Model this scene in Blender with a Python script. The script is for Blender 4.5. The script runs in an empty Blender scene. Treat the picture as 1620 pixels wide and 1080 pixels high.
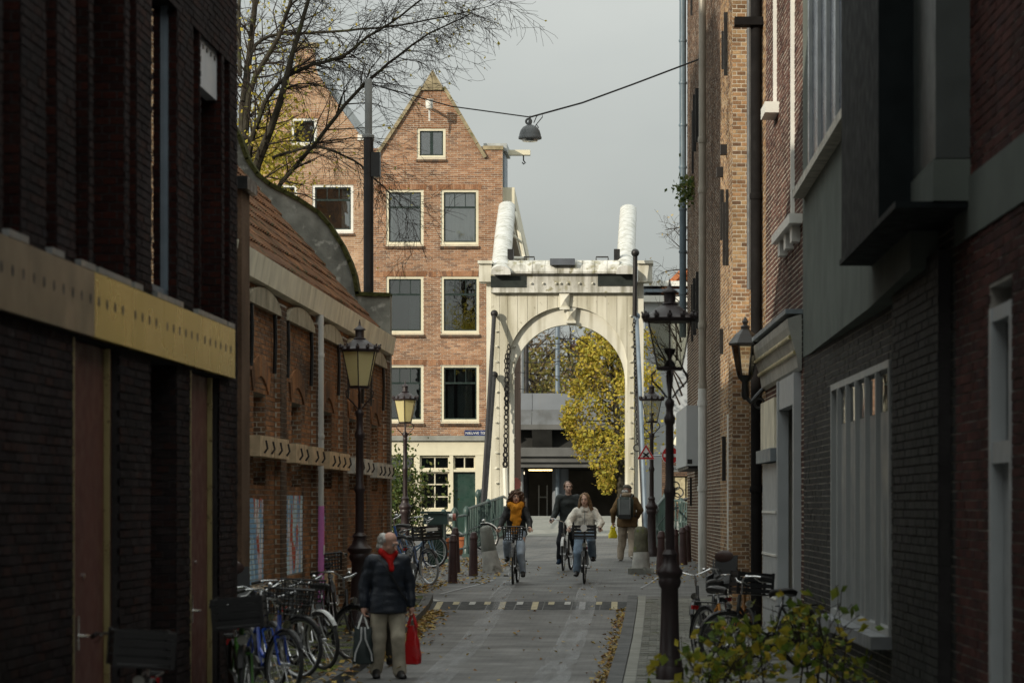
import bpy, bmesh, math, random
from mathutils import Vector, Matrix
R = math.radians
rnd = random.Random(7)
sc = bpy.context.scene
col = sc.collection
V = Vector
# ---------------------------------------------------------------- camera
F, CX, CY, CH = 4500.0, 1050.0, 800.0, 2.0       # focal length and optical axis in photo pixels, eye height in metres
cam = bpy.data.cameras.new('camera'); camo = bpy.data.objects.new('camera', cam); col.objects.link(camo)
camo.location = (0, 0, CH); camo.rotation_euler = (R(90), 0, 0)
cam.sensor_width = 36; cam.lens = 100
cam.shift_x = (810 - CX) / 1620; cam.shift_y = (CY - 540) / 1620
cam.clip_end = 5000; cam.clip_start = 0.5
cam.dof.use_dof = True; cam.dof.focus_distance = 64; cam.dof.aperture_fstop = 3.2
sc.camera = camo
# ---------------------------------------------------------------- world and sun
SUN_EL, SUN_AZ = R(20), R(43)                    # azimuth: behind the camera, to the left
sd = V((-math.sin(SUN_AZ) * math.cos(SUN_EL), -math.cos(SUN_AZ) * math.cos(SUN_EL), math.sin(SUN_EL)))
w = bpy.data.worlds.new('World'); sc.world = w; w.use_nodes = True
nt = w.node_tree; nt.nodes.clear()
def N(nt, t, **k):
    n = nt.nodes.new(t)
    for a, b in k.items(): setattr(n, a, b)
    return n
out = N(nt, 'ShaderNodeOutputWorld'); bg = N(nt, 'ShaderNodeBackground'); bg.inputs[1].default_value = 0.1
sky = N(nt, 'ShaderNodeTexSky'); sky.sky_type = 'NISHITA'; sky.sun_disc = False
sky.sun_elevation = SUN_EL; sky.sun_rotation = math.atan2(sd.x, sd.y) % (2 * math.pi)
tc = N(nt, 'ShaderNodeTexCoord'); mp = N(nt, 'ShaderNodeMapping'); mp.inputs['Scale'].default_value = (1, 1, 2.2)
nz = N(nt, 'ShaderNodeTexNoise'); nz.inputs['Scale'].default_value = 3.5; nz.inputs['Detail'].default_value = 5
rp = N(nt, 'ShaderNodeValToRGB')
rp.color_ramp.elements[0].position = .3; rp.color_ramp.elements[0].color = (4.3, 4.6, 4.45, 1)
rp.color_ramp.elements[1].position = .7; rp.color_ramp.elements[1].color = (6.0, 6.2, 5.85, 1)
mx = N(nt, 'ShaderNodeMix', data_type='RGBA'); mx.inputs[0].default_value = .94
L = nt.links.new
L(tc.outputs['Generated'], mp.inputs[0]); L(mp.outputs[0], nz.inputs[0]); L(nz.outputs[0], rp.inputs[0])
# an overcast sky is brighter towards the zenith: (1 + 2 sin elevation)
sx = N(nt, 'ShaderNodeSeparateXYZ'); L(tc.outputs['Generated'], sx.inputs[0])
cl0 = N(nt, 'ShaderNodeMath', operation='MAXIMUM'); cl0.inputs[1].default_value = 0; L(sx.outputs[2], cl0.inputs[0])
cie = N(nt, 'ShaderNodeMath', operation='MULTIPLY_ADD'); cie.inputs[1].default_value = 2.0; cie.inputs[2].default_value = .53; L(cl0.outputs[0], cie.inputs[0])
cm = N(nt, 'ShaderNodeVectorMath', operation='SCALE'); L(rp.outputs[0], cm.inputs[0]); L(cie.outputs[0], cm.inputs['Scale'])
L(sky.outputs[0], mx.inputs[6]); L(cm.outputs[0], mx.inputs[7]); L(mx.outputs[2], bg.inputs[0]); L(bg.outputs[0], out.inputs[0])
sl = bpy.data.lights.new('sun', 'SUN'); sl.energy = 3.0; sl.angle = R(.6); sl.color = (1, .91, .75)
so = bpy.data.objects.new('sun', sl); col.objects.link(so); so.location = (-60, -60, 40)
so.rotation_euler = (-sd).to_track_quat('-Z', 'Y').to_euler()
sc.view_settings.view_transform = 'Standard'; sc.view_settings.look = 'None'
sc.view_settings.exposure = 0.3; sc.view_settings.gamma = 1.0; sc.view_settings.use_curve_mapping = False
sc.cycles.use_denoising = True; sc.cycles.max_bounces = 6; sc.cycles.diffuse_bounces = 3; sc.cycles.glossy_bounces = 3
sc.cycles.transparent_max_bounces = 10; sc.cycles.caustics_reflective = False; sc.cycles.caustics_refractive = False
sc.cycles.sample_clamp_indirect = 4
# ---------------------------------------------------------------- helpers
def P(px, py, D): return V(((px - CX) * D / F, D, CH - (py - CY) * D / F))
GZ = [(-60, 0), (30, 0), (40, .04), (46.5, .2), (47.9, .26), (48.9, .36), (50.5, .44), (54.5, .52), (58.7, .66), (64.3, .757), (68, .84), (75, 1.15), (82, 1.48), (88, 1.69), (92, 1.6), (100, 1.2), (130, 1.0), (3000, 1.0)]
def gz(y):
    for (a, b), (c, d) in zip(GZ, GZ[1:]):
        if y <= c: return b + (d - b) * (y - a) / (c - a) if y >= a else b
    return 1.0
def G(x, y, dz=0): return V((x, y, gz(y) + dz))
def GP(px, D, dz=0): return G((px - CX) * D / F, D, dz)
class MB:
    def __init__(s): s.v = []; s.f = []; s.m = []; s.mi = 0
    def face(s, pts):
        n = len(s.v); s.v += [tuple(p) for p in pts]; s.f.append(tuple(range(n, n + len(pts)))); s.m.append(s.mi)
    def _add(s, vs, fs):
        n = len(s.v); s.v += [tuple(p) for p in vs]
        for f in fs: s.f.append(tuple(i + n for i in f)); s.m.append(s.mi)
    def obox(s, o, a, b, c):
        o = V(o); a = V(a); b = V(b); c = V(c)
        s._add([o, o + a, o + a + b, o + b, o + c, o + a + c, o + a + b + c, o + b + c],
               [(3, 2, 1, 0), (4, 5, 6, 7), (0, 1, 5, 4), (1, 2, 6, 5), (2, 3, 7, 6), (3, 0, 4, 7)])
    def box(s, c, sz, rz=0, rx=0, ry=0):
        m = Matrix.Rotation(rz, 3, 'Z') @ Matrix.Rotation(ry, 3, 'Y') @ Matrix.Rotation(rx, 3, 'X')
        a, b, d = m @ V((sz[0], 0, 0)), m @ V((0, sz[1], 0)), m @ V((0, 0, sz[2]))
        s.obox(V(c) - a / 2 - b / 2 - d / 2, a, b, d)
    def prism(s, pts, ex):
        ex = V(ex); n = len(pts); pts = [V(p) for p in pts]
        s._add(pts + [p + ex for p in pts], [tuple(range(n - 1, -1, -1)), tuple(range(n, 2 * n))] + [(i, (i + 1) % n, (i + 1) % n + n, i + n) for i in range(n)])
    def tube(s, pts, r, n=8, cap=True, flat=1):
        pts = [V(p) for p in pts]; k = len(pts)
        rs = r if isinstance(r, (list, tuple)) else [r] * k
        base = len(s.v); t0 = (pts[1] - pts[0]).normalized()
        up = V((0, 0, 1)) if abs(t0.z) < .9 else V((1, 0, 0))
        a = t0.cross(up).normalized()
        for i, p in enumerate(pts):
            t = (pts[min(i + 1, k - 1)] - pts[max(i - 1, 0)])
            if t.length < 1e-9: t = t0.copy()
            t.normalize(); a = (a - t * a.dot(t))
            if a.length < 1e-6: a = t.orthogonal()
            a.normalize(); b = t.cross(a)
            for j in range(n):
                an = 2 * math.pi * j / n
                s.v.append(tuple(p + (a * math.cos(an) + b * math.sin(an) * flat) * rs[i]))
        for i in range(k - 1):
            for j in range(n):
                q = base + i * n; jj = (j + 1) % n
                s.f.append((q + j, q + jj, q + n + jj, q + n + j)); s.m.append(s.mi)
        if cap:
            s.f.append(tuple(base + j for j in range(n - 1, -1, -1))); s.m.append(s.mi)
            s.f.append(tuple(base + (k - 1) * n + j for j in range(n))); s.m.append(s.mi)
    def lathe(s, prof, c=(0, 0, 0), n=16, ph=0, cap=True):
        base = len(s.v); c = V(c); k = len(prof)
        for r, z in prof:
            for j in range(n):
                an = 2 * math.pi * j / n + ph
                s.v.append((c.x + r * math.cos(an), c.y + r * math.sin(an), c.z + z))
        for i in range(k - 1):
            for j in range(n):
                q = base + i * n; jj = (j + 1) % n
                s.f.append((q + j, q + jj, q + n + jj, q + n + j)); s.m.append(s.mi)
        if cap:
            s.f.append(tuple(base + j for j in range(n - 1, -1, -1))); s.m.append(s.mi)
            s.f.append(tuple(base + (k - 1) * n + j for j in range(n))); s.m.append(s.mi)
    def ball(s, c, r, n=10, m=7):
        r = (r, r, r) if isinstance(r, (int, float)) else r
        prof = []
        base = len(s.v); c = V(c)
        for i in range(m + 1):
            th = math.pi * (i + .02) / (m + .04)
            for j in range(n):
                an = 2 * math.pi * j / n
                s.v.append((c.x + r[0] * math.sin(th) * math.cos(an), c.y + r[1] * math.sin(th) * math.sin(an), c.z - r[2] * math.cos(th)))
        for i in range(m):
            for j in range(n):
                q = base + i * n; jj = (j + 1) % n
                s.f.append((q + j, q + jj, q + n + jj, q + n + j)); s.m.append(s.mi)
    def torus(s, c, Rr, r, ax='Y', n=28, k=6):
        pts = []
        c = V(c)
        base = len(s.v)
        for i in range(n):
            a = 2 * math.pi * i / n
            for j in range(k):
                b = 2 * math.pi * j / k
                rr = Rr + r * math.cos(b); h = r * math.sin(b)
                q = {'Y': (rr * math.cos(a), h, rr * math.sin(a)), 'Z': (rr * math.cos(a), rr * math.sin(a), h), 'X': (h, rr * math.cos(a), rr * math.sin(a))}[ax]
                s.v.append(tuple(c + V(q)))
        for i in range(n):
            for j in range(k):
                i2 = (i + 1) % n; j2 = (j + 1) % k
                s.f.append((base + i * k + j, base + i2 * k + j, base + i2 * k + j2, base + i * k + j2)); s.m.append(s.mi)
    def build(s, name, mat=None, parent=None, smooth=False, **props):
        me = bpy.data.meshes.new(name); me.from_pydata(s.v, [], s.f)
        for m in (mat if isinstance(mat, (list, tuple)) else [mat]): me.materials.append(m)
        if any(s.m): me.polygons.foreach_set('material_index', s.m)
        if smooth:
            me.polygons.foreach_set('use_smooth', [True] * len(me.polygons))
            try: me.set_sharp_from_angle(angle=R(42))
            except Exception: pass
        me.update()
        return link(name, me, parent, **props)
def link(name, me, parent=None, **props):
    o = bpy.data.objects.new(name, me); col.objects.link(o)
    if parent is not None: o.parent = parent
    for k, x in props.items(): o[k] = x
    return o
def thing(name, label, category, loc=(0, 0, 0), rz=0, group=None):
    o = bpy.data.objects.new(name, None); col.objects.link(o); o.empty_display_size = .2
    o.location = loc; o.rotation_euler = (0, 0, rz); o['label'] = label; o['category'] = category
    if group: o['group'] = group
    return o
class Frame:      # a wall plane: u along the wall, v = world height, w = out of the wall
    def __init__(s, x, y, ux, uy, nx, ny):
        s.o = V((x, y, 0)); s.U = V((ux, uy, 0)).normalized(); s.N = V((nx, ny, 0)).normalized()
    def p(s, u, v, w=0): return s.o + s.U * u + s.N * w + V((0, 0, v))
    def u(s, px):
        k = (px - CX) / F
        return (k * s.o.y - s.o.x) / (s.U.x - k * s.U.y)
    def v(s, px, py):
        return CH - (py - CY) * (s.o.y + s.u(px) * s.U.y) / F
    def box(s, mb, u0, u1, v0, v1, w0, w1):
        mb.obox(s.p(u0, v0, w0), s.U * (u1 - u0), s.N * (w1 - w0), V((0, 0, v1 - v0)))
    def sub(s, u, w, flip=False):   # the jamb plane at u, facing back along -U (or +U when flip); its own u runs into the wall
        q = s.p(u, 0, w); f = Frame(0, 0, 1, 0, 0, 1); f.o = q; f.U = -s.N; f.N = s.U if flip else -s.U
        return f
# ---------------------------------------------------------------- materials
def nodes(name):
    m = bpy.data.materials.new(name); m.use_nodes = True; nt = m.node_tree
    return m, nt, nt.nodes['Principled BSDF']
def rgb(c): return (c[0], c[1], c[2], 1)
def mul(c, k): return tuple(min(1, x * k) for x in c)
def noise(nt, scale, detail=4, sc3=None, src='Object'):
    t = N(nt, 'ShaderNodeTexCoord'); n = N(nt, 'ShaderNodeTexNoise')
    n.inputs['Scale'].default_value = scale; n.inputs['Detail'].default_value = detail
    if sc3:
        mp = N(nt, 'ShaderNodeMapping'); mp.inputs['Scale'].default_value = sc3
        nt.links.new(t.outputs[src], mp.inputs[0]); nt.links.new(mp.outputs[0], n.inputs[0])
    else: nt.links.new(t.outputs[src], n.inputs[0])
    return n.outputs[0]
def ramp(nt, x, stops, interp='LINEAR'):
    r = N(nt, 'ShaderNodeValToRGB'); e = r.color_ramp; e.interpolation = interp
    while len(e.elements) < len(stops): e.elements.new(.5)
    for el, (p, c) in zip(e.elements, stops): el.position = p; el.color = rgb(c) if not isinstance(c, (int, float)) else (c, c, c, 1)
    nt.links.new(x, r.inputs[0]); return r.outputs[0]
def mixc(nt, fac, a, b, mode='MIX'):
    m = N(nt, 'ShaderNodeMix', data_type='RGBA', blend_type=mode)
    for i, x in ((0, fac), (6, a), (7, b)):
        if hasattr(x, 'links') or hasattr(x, 'is_linked'): nt.links.new(x, m.inputs[i])
        else: m.inputs[i].default_value = x if i == 0 else rgb(x)
    return m.outputs[2]
def M(name, c, rough=.7, metal=0, var=.25, vs=3, bump=.15, bs=50, streak=None, blotch=None, spec=.5, coat=0, rvar=.12):
    m, nt, b = nodes(name)
    colr = ramp(nt, noise(nt, vs, 6), [(.3, mul(c, 1 - var)), (.7, mul(c, 1 + var))])
    if streak: # (colour, coverage, size): run-down dirt
        f = ramp(nt, noise(nt, 1, 6, (streak[2], streak[2], streak[2] * .09)), [(.72 - streak[1], 0.0), (.95 - streak[1] * .6, 1.0)])
        colr = mixc(nt, f, colr, streak[0])
    if blotch: # (colour, coverage, scale): stains or moss
        f = ramp(nt, noise(nt, blotch[2], 8), [(.7 - blotch[1], 0.0), (.8 - blotch[1], 1.0)])
        colr = mixc(nt, f, colr, blotch[0])
    nt.links.new(colr, b.inputs['Base Color'])
    rr = ramp(nt, noise(nt, vs * 2.3, 3), [(.3, max(.03, rough - rvar)), (.7, min(1, rough + rvar))]); nt.links.new(rr, b.inputs['Roughness'])
    b.inputs['Metallic'].default_value = metal; b.inputs['Specular IOR Level'].default_value = spec if rough < .75 or metal else min(spec, .1)
    if coat: b.inputs['Coat Weight'].default_value = coat
    if bump:
        bp = N(nt, 'ShaderNodeBump'); bp.inputs['Strength'].default_value = bump; bp.inputs['Distance'].default_value = .02
        nt.links.new(noise(nt, bs, 4), bp.inputs['Height']); nt.links.new(bp.outputs[0], b.inputs['Normal'])
    return m
def rand_piece(nt):
    g = N(nt, 'ShaderNodeNewGeometry'); oi = N(nt, 'ShaderNodeObjectInfo'); a = N(nt, 'ShaderNodeMath', operation='ADD'); f = N(nt, 'ShaderNodeMath', operation='FRACT')
    nt.links.new(g.outputs['Random Per Island'], a.inputs[0]); nt.links.new(oi.outputs['Random'], a.inputs[1]); nt.links.new(a.outputs[0], f.inputs[0])
    return f.outputs[0]
def Mpiece(name, cols, rough=.85, var=.3, vs=1.2, bump=.35, bs=45, blotch=None, spec=.06, world=True):
    """pieces (bricks, tiles, pavers): each takes its own tone"""
    m, nt, b = nodes(name)
    st = [((i + .5) / len(cols), c) for i, c in enumerate(cols)]
    colr = ramp(nt, rand_piece(nt), st)
    g = N(nt, 'ShaderNodeNewGeometry')
    def wn(scale, d=5):
        n = N(nt, 'ShaderNodeTexNoise'); n.inputs['Scale'].default_value = scale; n.inputs['Detail'].default_value = d
        nt.links.new(g.outputs['Position'], n.inputs[0]); return n.outputs[0]
    colr = mixc(nt, 1.0, colr, ramp(nt, wn(vs), [(.28, (1 - var,) * 3), (.72, (1 + var,) * 3)]), 'MULTIPLY')
    colr = mixc(nt, 1.0, colr, ramp(nt, wn(28, 3), [(.3, (.78,) * 3), (.7, (1.12,) * 3)]), 'MULTIPLY')
    if blotch: colr = mixc(nt, ramp(nt, wn(blotch[2], 7), [(.72 - blotch[1], 0.0), (.82 - blotch[1], 1.0)]), colr, blotch[0])
    nt.links.new(colr, b.inputs['Base Color']); b.inputs['Roughness'].default_value = rough; b.inputs['Specular IOR Level'].default_value = spec
    bp = N(nt, 'ShaderNodeBump'); bp.inputs['Strength'].default_value = bump; bp.inputs['Distance'].default_value = .012
    nt.links.new(wn(bs, 4), bp.inputs['Height']); nt.links.new(bp.outputs[0], b.inputs['Normal'])
    return m
def Mglass(name, tint=(.9, .93, .92), base=.04, rough=.01, ior=1.5):
    m, nt, b = nodes(name); nt.nodes.remove(b)
    o = nt.nodes['Material Output']; t = N(nt, 'ShaderNodeBsdfTransparent'); t.inputs[0].default_value = rgb(tint)
    g = N(nt, 'ShaderNodeBsdfGlossy'); g.inputs['Roughness'].default_value = rough
    fr = N(nt, 'ShaderNodeFresnel'); fr.inputs[0].default_value = ior
    ad = N(nt, 'ShaderNodeMath', operation='ADD', use_clamp=True); ad.inputs[1].default_value = base
    bp = N(nt, 'ShaderNodeBump'); bp.inputs['Strength'].default_value = .03; bp.inputs['Distance'].default_value = .05
    nt.links.new(noise(nt, 1.6, 2), bp.inputs['Height']); nt.links.new(bp.outputs[0], g.inputs['Normal'])
    mx = N(nt, 'ShaderNodeMixShader'); nt.links.new(fr.outputs[0], ad.inputs[0]); nt.links.new(ad.outputs[0], mx.inputs[0])
    nt.links.new(t.outputs[0], mx.inputs[1]); nt.links.new(g.outputs[0], mx.inputs[2]); nt.links.new(mx.outputs[0], o.inputs[0])
    return m
def Mleaf(name, cols, rough=.6, trans=.35):
    m, nt, b = nodes(name)
    st = [((i + .5) / len(cols), c) for i, c in enumerate(cols)]
    colr = ramp(nt, rand_piece(nt), st)
    nt.links.new(colr, b.inputs['Base Color']); b.inputs['Roughness'].default_value = rough; b.inputs['Specular IOR Level'].default_value = .25
    t = N(nt, 'ShaderNodeBsdfTranslucent'); nt.links.new(colr, t.inputs[0]); mx = N(nt, 'ShaderNodeMixShader'); mx.inputs[0].default_value = trans
    nt.links.new(b.outputs[0], mx.inputs[1]); nt.links.new(t.outputs[0], mx.inputs[2]); nt.links.new(mx.outputs[0], nt.nodes['Material Output'].inputs[0])
    return m
def Memit(name, c, s):
    m, nt, b = nodes(name); b.inputs['Base Color'].default_value = rgb(c); b.inputs['Emission Color'].default_value = rgb(c); b.inputs['Emission Strength'].default_value = s
    return m
m_mortar = M('mortar_grey', (.30, .28, .25), .95, bump=.4)
m_mortar_pale = M('mortar_pale', (.52, .48, .40), .95, bump=.4)
m_mortar_dark = M('mortar_dark', (.035, .032, .032), .95, bump=.4)
m_house_brick = Mpiece('orange_brick', [(.23, .118, .068), (.31, .16, .088), (.37, .198, .112), (.27, .138, .08), (.42, .25, .155), (.30, .147, .077), (.20, .112, .074)], var=.28, vs=.7, blotch=((.20, .12, .08), .05, 1.1))
m_house_brick2 = Mpiece('buff_brick', [(.32, .185, .11), (.42, .255, .155), (.50, .325, .205), (.37, .21, .122), (.45, .285, .175), (.35, .20, .12)], var=.18, vs=.8)
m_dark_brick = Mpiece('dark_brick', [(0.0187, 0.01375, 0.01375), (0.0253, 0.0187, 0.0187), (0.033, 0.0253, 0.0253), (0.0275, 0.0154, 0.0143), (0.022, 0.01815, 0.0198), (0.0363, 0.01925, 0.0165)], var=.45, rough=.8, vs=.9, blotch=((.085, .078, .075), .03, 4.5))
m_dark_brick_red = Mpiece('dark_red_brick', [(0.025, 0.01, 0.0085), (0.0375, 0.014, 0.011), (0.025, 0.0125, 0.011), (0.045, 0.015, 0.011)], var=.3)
m_old_brick = Mpiece('old_brown_brick', [(.20, .105, .056), (.28, .14, .07), (.35, .175, .085), (.23, .14, .085), (.32, .145, .065), (.17, .098, .062)], var=.45, vs=.6, blotch=((.09, .062, .045), .17, 1.4))
m_pier_brick = Mpiece('sooty_pier_brick', [(.10, .07, .05), (.13, .085, .058), (.085, .062, .048), (.16, .095, .06)], var=.4)
m_warm_brick = Mpiece('warm_warehouse_brick', [(.20, .12, .07), (.34, .22, .12), (.46, .32, .185), (.26, .16, .09), (.41, .25, .135), (.16, .10, .065)], var=.4, vs=.6, blotch=((.16, .11, .075), .1, 1.8))
m_brown_brick = Mpiece('weathered_brown_brick', [(.13, .085, .06), (.17, .11, .078), (.20, .13, .09), (.145, .095, .068), (.11, .075, .058)], var=.3, vs=.5)
m_red_brick = Mpiece('purple_red_brick', [(.09, .05, .042), (.12, .062, .05), (.15, .08, .064), (.105, .058, .05), (.07, .042, .038)], var=.4, vs=.7)
m_deep_red_brick = Mpiece('deep_red_brick', [(.055, .026, .023), (.075, .030, .026), (.095, .040, .034), (.05, .026, .026)], var=.3, vs=.7)
m_green_brick = Mpiece('dark_glazed_brick', [(0.027, 0.0282, 0.027), (0.033, 0.0348, 0.0324), (0.042, 0.0432, 0.0408), (0.03, 0.03, 0.0312)], var=.25, rough=.7, spec=.12)
m_cream = M('cream_paint', (.66, .61, .46), .5, var=.06, bump=.06, streak=((.42, .37, .25), .12, 3))
m_white = M('white_paint', (.74, .73, .68), .45, var=.06, bump=.05)
m_tower = M('tower_cream_paint', (.66, .63, .52), .5, var=.05, vs=1.2, bump=.07, bs=25, streak=((.30, .27, .18), .29, 4), blotch=((.26, .23, .16), .07, 7))
m_tower_trim = M('tower_pale_trim', (.68, .66, .57), .5, var=.05, bump=.05, streak=((.32, .29, .2), .25, 5))
m_lead = M('weathered_white_lead', (.66, .65, .60), .5, var=.15, vs=5, bump=.3, bs=12, streak=((.15, .14, .09), .33, 6), blotch=((.28, .26, .17), .14, 5))
m_arm = M('white_arm_cover', (.60, .595, .56), .55, var=.12, vs=3, bump=0, streak=((.24, .23, .17), .28, 5), blotch=((.28, .27, .2), .1, 5))
m_green_paint = M('dark_green_paint', (.018, .045, .035), .35, var=.15, bump=.03)
m_bottle = M('bottle_green_sash', (.012, .024, .02), .35, var=.15, bump=.02)
m_black = M('black_paint', (.012, .012, .012), .4, var=.3, bump=.1)
m_iron = M('dark_iron', (.03, .028, .028), .5, metal=.5, var=.3, bump=.15)
m_lampiron = M('oxblood_lamp_paint', (.022, .012, .0125), .48, var=.25, bump=.06, spec=.5)
m_bollard = M('brown_bollard_paint', (.055, .027, .026), .45, var=.3, bump=.12, blotch=((.14, .10, .09), .06, 14))
m_rail = M('green_railing_paint', (.042, .075, .068), .45, var=.25, bump=.1, blotch=((.16, .2, .18), .05, 10))
m_steel = M('galvanised_steel', (.35, .36, .36), .4, metal=.8, var=.12, bump=.05)
m_chrome = M('chrome', (.62, .62, .62), .18, metal=1, var=.05, bump=0)
m_gold = M('brass_cladding', (.62, .51, .09), .27, metal=.8, var=.08, vs=.5, bump=0, rvar=.03)
m_gold_dim = M('brass_dim_reflection', (.27, .225, .15), .34, metal=.75, var=.18, vs=1.2, bump=0, rvar=.06, streak=((.17, .14, .10), .15, 2))  # near brass panels: their duller reflection painted in as a darker colour
m_zinc = M('blue_grey_zinc', (.17, .21, .25), .45, metal=.3, var=.15, bump=.05)
m_stucco = M('grey_green_stucco', (.125, .14, .126), .9, var=.12, vs=1.5, bump=.25, bs=90, streak=((.08, .088, .08), .12, 1.5))
m_concrete = M('concrete', (.12, .12, .117), .9, var=.15, vs=1.2, bump=.3, bs=30, streak=((.10, .10, .095), .2, 2.5))
m_concrete_pale = M('pale_concrete', (.19, .205, .225), .9, var=.1, vs=1.0, bump=.2, bs=30, streak=((.2, .2, .2), .12, 2))
m_dark_conc = M('sooty_concrete', (.04, .04, .038), .9, var=.3, vs=1.5, bump=.3, bs=30, streak=((.03, .03, .028), .25, 3))
m_coping = M('mossy_render', (.24, .245, .22), .95, var=.35, vs=3, bump=.5, bs=18, blotch=((.42, .42, .38), .12, 5), streak=((.08, .08, .07), .22, 2))
m_moss = M('moss', (.05, .052, .018), .95, var=.5, vs=14, bump=.8, bs=40)
m_tile = Mpiece('red_clay_tile', [(.13, .065, .036), (.17, .085, .045), (.21, .105, .055), (.11, .06, .04), (.155, .09, .055)], var=.4, vs=1.5, bump=.4, blotch=((.07, .062, .035), .17, 3.5))
m_orange_tile = Mpiece('orange_clay_tile', [(.45, .17, .08), (.52, .22, .11), (.40, .15, .07)], var=.25)
m_gutter = M('old_cream_gutter', (.72, .67, .52), .6, var=.2, vs=2, bump=.15, streak=((.36, .31, .2), .18, 5))
m_wood = M('pale_board', (.55, .41, .26), .8, var=.3, vs=6, bump=.3, bs=30)
m_wood_grey = M('grey_board', (.52, .49, .43), .8, var=.3, vs=6, bump=.3, bs=30)
m_curtain = M('white_curtain', (.68, .67, .63), .9, var=.05, bump=.1)
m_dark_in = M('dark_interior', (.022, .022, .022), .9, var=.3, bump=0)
m_glass = Mglass('window_glass', base=.24)
m_glass_dark = Mglass('dim_window_glass', (.55, .6, .6), .15)
m_lampglass = Mglass('clear_lamp_glass', (.88, .87, .78), .16, .12)
m_road_leaf = Mleaf('fallen_leaf', [(.42, .30, .07), (.34, .17, .05), (.20, .10, .04), (.48, .36, .10), (.28, .2, .07)], trans=.1)
# ---------------------------------------------------------------- brick walls
_bm = None
def brick_mesh(mat):
    me = bpy.data.meshes.get('brick_' + mat.name)
    if me: return me
    mb = MB(); mb.obox((0, 0, 0), (1, 0, 0), (0, 1, 0), (0, 0, 1))
    me = bpy.data.meshes.new('brick_' + mat.name); me.from_pydata(mb.v, [], mb.f); me.materials.append(mat); return me
def free(u0, u1, v, holes):
    iv = [(u0, u1)]
    for h in holes:
        if h[2] < v < h[3]:
            nv = []
            for a, b in iv:
                if h[1] <= a or h[0] >= b: nv.append((a, b)); continue
                if h[0] > a: nv.append((a, h[0]))
                if h[1] < b: nv.append((h[1], b))
            iv = nv
    return iv
def to_px(p): return (CX + F * p.x / p.y, CY - F * (p.z - CH) / p.y)
def brick_wall(parent, fr, u0, u1, v0, v1, holes=(), bmat=None, mort=None, L=.21, H=.052, J=.013, proud=.006, nobj=0, umin=None, umax=None, thick=.25, w=0, skin=True, name='wall', vtop=None, view=(0, 0, 1620, 1080), back=True):
    """mortar bed with openings, and every brick as geometry; the nobj that show largest are objects of their own"""
    lo = umin or (lambda v: u0); hi = umax or (lambda v: u1)
    if back:
        mb = MB()
        if umin or umax:
            vs = [v0 + i * .125 for i in range(int((v1 - v0) / .125) + 1)] + [v1]
        else:
            vs = sorted(set([v0, v1] + [min(max(x, v0), v1) for h in holes for x in (h[2], h[3])]))
        for a, b in zip(vs, vs[1:]):
            if b - a < 1e-4: continue
            vm = (a + b) / 2
            for p, q in free(min(lo(a), lo(b)) if umin else u0, max(hi(a), hi(b)) if umax else u1, vm, holes):
                pa, pb = (lo(a), lo(b)) if umin and p < lo(vm) + .02 else (p, p)
                qa, qb = (hi(a), hi(b)) if umax and q > hi(vm) - .02 else (q, q)
                if qa - pa < .001: continue
                mb.prism([fr.p(pa, a, w), fr.p(qa, a, w), fr.p(qb, b, w), fr.p(pb, b, w)], fr.N * -thick)
        wall = mb.build(name, mort, parent)
    else: wall = parent
    bricks = []
    k = 0; v = v0 + J / 2; top = v1
    while v + H < top + 1e-6:
        off = (L + J) / 2 if k % 2 else 0
        for a, b in free(lo(v + H / 2), hi(v + H / 2), v + H / 2, holes):
            i = math.floor((a - u0 - off) / (L + J))
            while True:
                x0 = u0 + off + i * (L + J); x1 = x0 + L; i += 1
                if x0 > b: break
                x0c, x1c = max(x0, a), min(x1, b)
                if x1c - x0c < .03: continue
                bricks.append((x0c, x1c, v + rnd.uniform(-.0015, .0015), w + proud + rnd.uniform(-.003, .003)))
        v += H + J; k += 1
    sep = set()
    if nobj:
        sc_ = []
        for n, (a, b, vv, ww) in enumerate(bricks):
            p = fr.p((a + b) / 2, vv + H / 2)
            if p.y < 3: continue
            x, y = to_px(p)
            if view[0] < x < view[2] and view[1] < y < view[3]:
                xa = to_px(fr.p(a, vv))[0]; xb = to_px(fr.p(b, vv))[0]
                sc_.append((-abs(xb - xa) * F * H / p.y, n))
        sc_.sort(); sep = set(n for _, n in sc_[:nobj])
        me = brick_mesh(bmat)
    mb = MB(); dp = .02
    for n, (a, b, vv, ww) in enumerate(bricks):
        if n in sep:
            o = bpy.data.objects.new('brick', me); col.objects.link(o); o.parent = wall
            q = fr.p(a, vv, ww - dp); U = fr.U * (b - a); Nn = fr.N * dp
            o.matrix_local = Matrix(((U.x, Nn.x, 0, q.x), (U.y, Nn.y, 0, q.y), (0, 0, H, q.z), (0, 0, 0, 1)))
        else:
            c = [fr.p(a, vv, ww), fr.p(b, vv, ww), fr.p(b, vv + H, ww), fr.p(a, vv + H, ww)]
            d = [x - fr.N * dp for x in c]
            mb._add(c + d, [(0, 1, 2, 3), (4, 5, 1, 0), (5, 6, 2, 1), (6, 7, 3, 2), (7, 4, 0, 3)])
    if mb.f: mb.build('brickwork', bmat, wall, kind='stuff')
    return wall
def soldier(fr, u0, u1, v0, v1, mat, parent, w=.012, n=None, lean=0, name='lintel'):
    """a course of bricks on edge (flat arch or sill)"""
    n = n or max(2, int((u1 - u0) / .065)); mb = MB(); s = (u1 - u0) / n; c = (u0 + u1) / 2
    for i in range(n):
        a = u0 + i * s + .004; b = u0 + (i + 1) * s - .004
        k = ((a + b) / 2 - c) / (u1 - u0) * lean
        ww = w + rnd.uniform(-.003, .003)
        mb.prism([fr.p(a, v0, ww), fr.p(b, v0, ww), fr.p(b + k, v1, ww), fr.p(a + k, v1, ww)], fr.N * -(ww + .03))
    return mb.build(name, mat, parent, kind='stuff')
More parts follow.
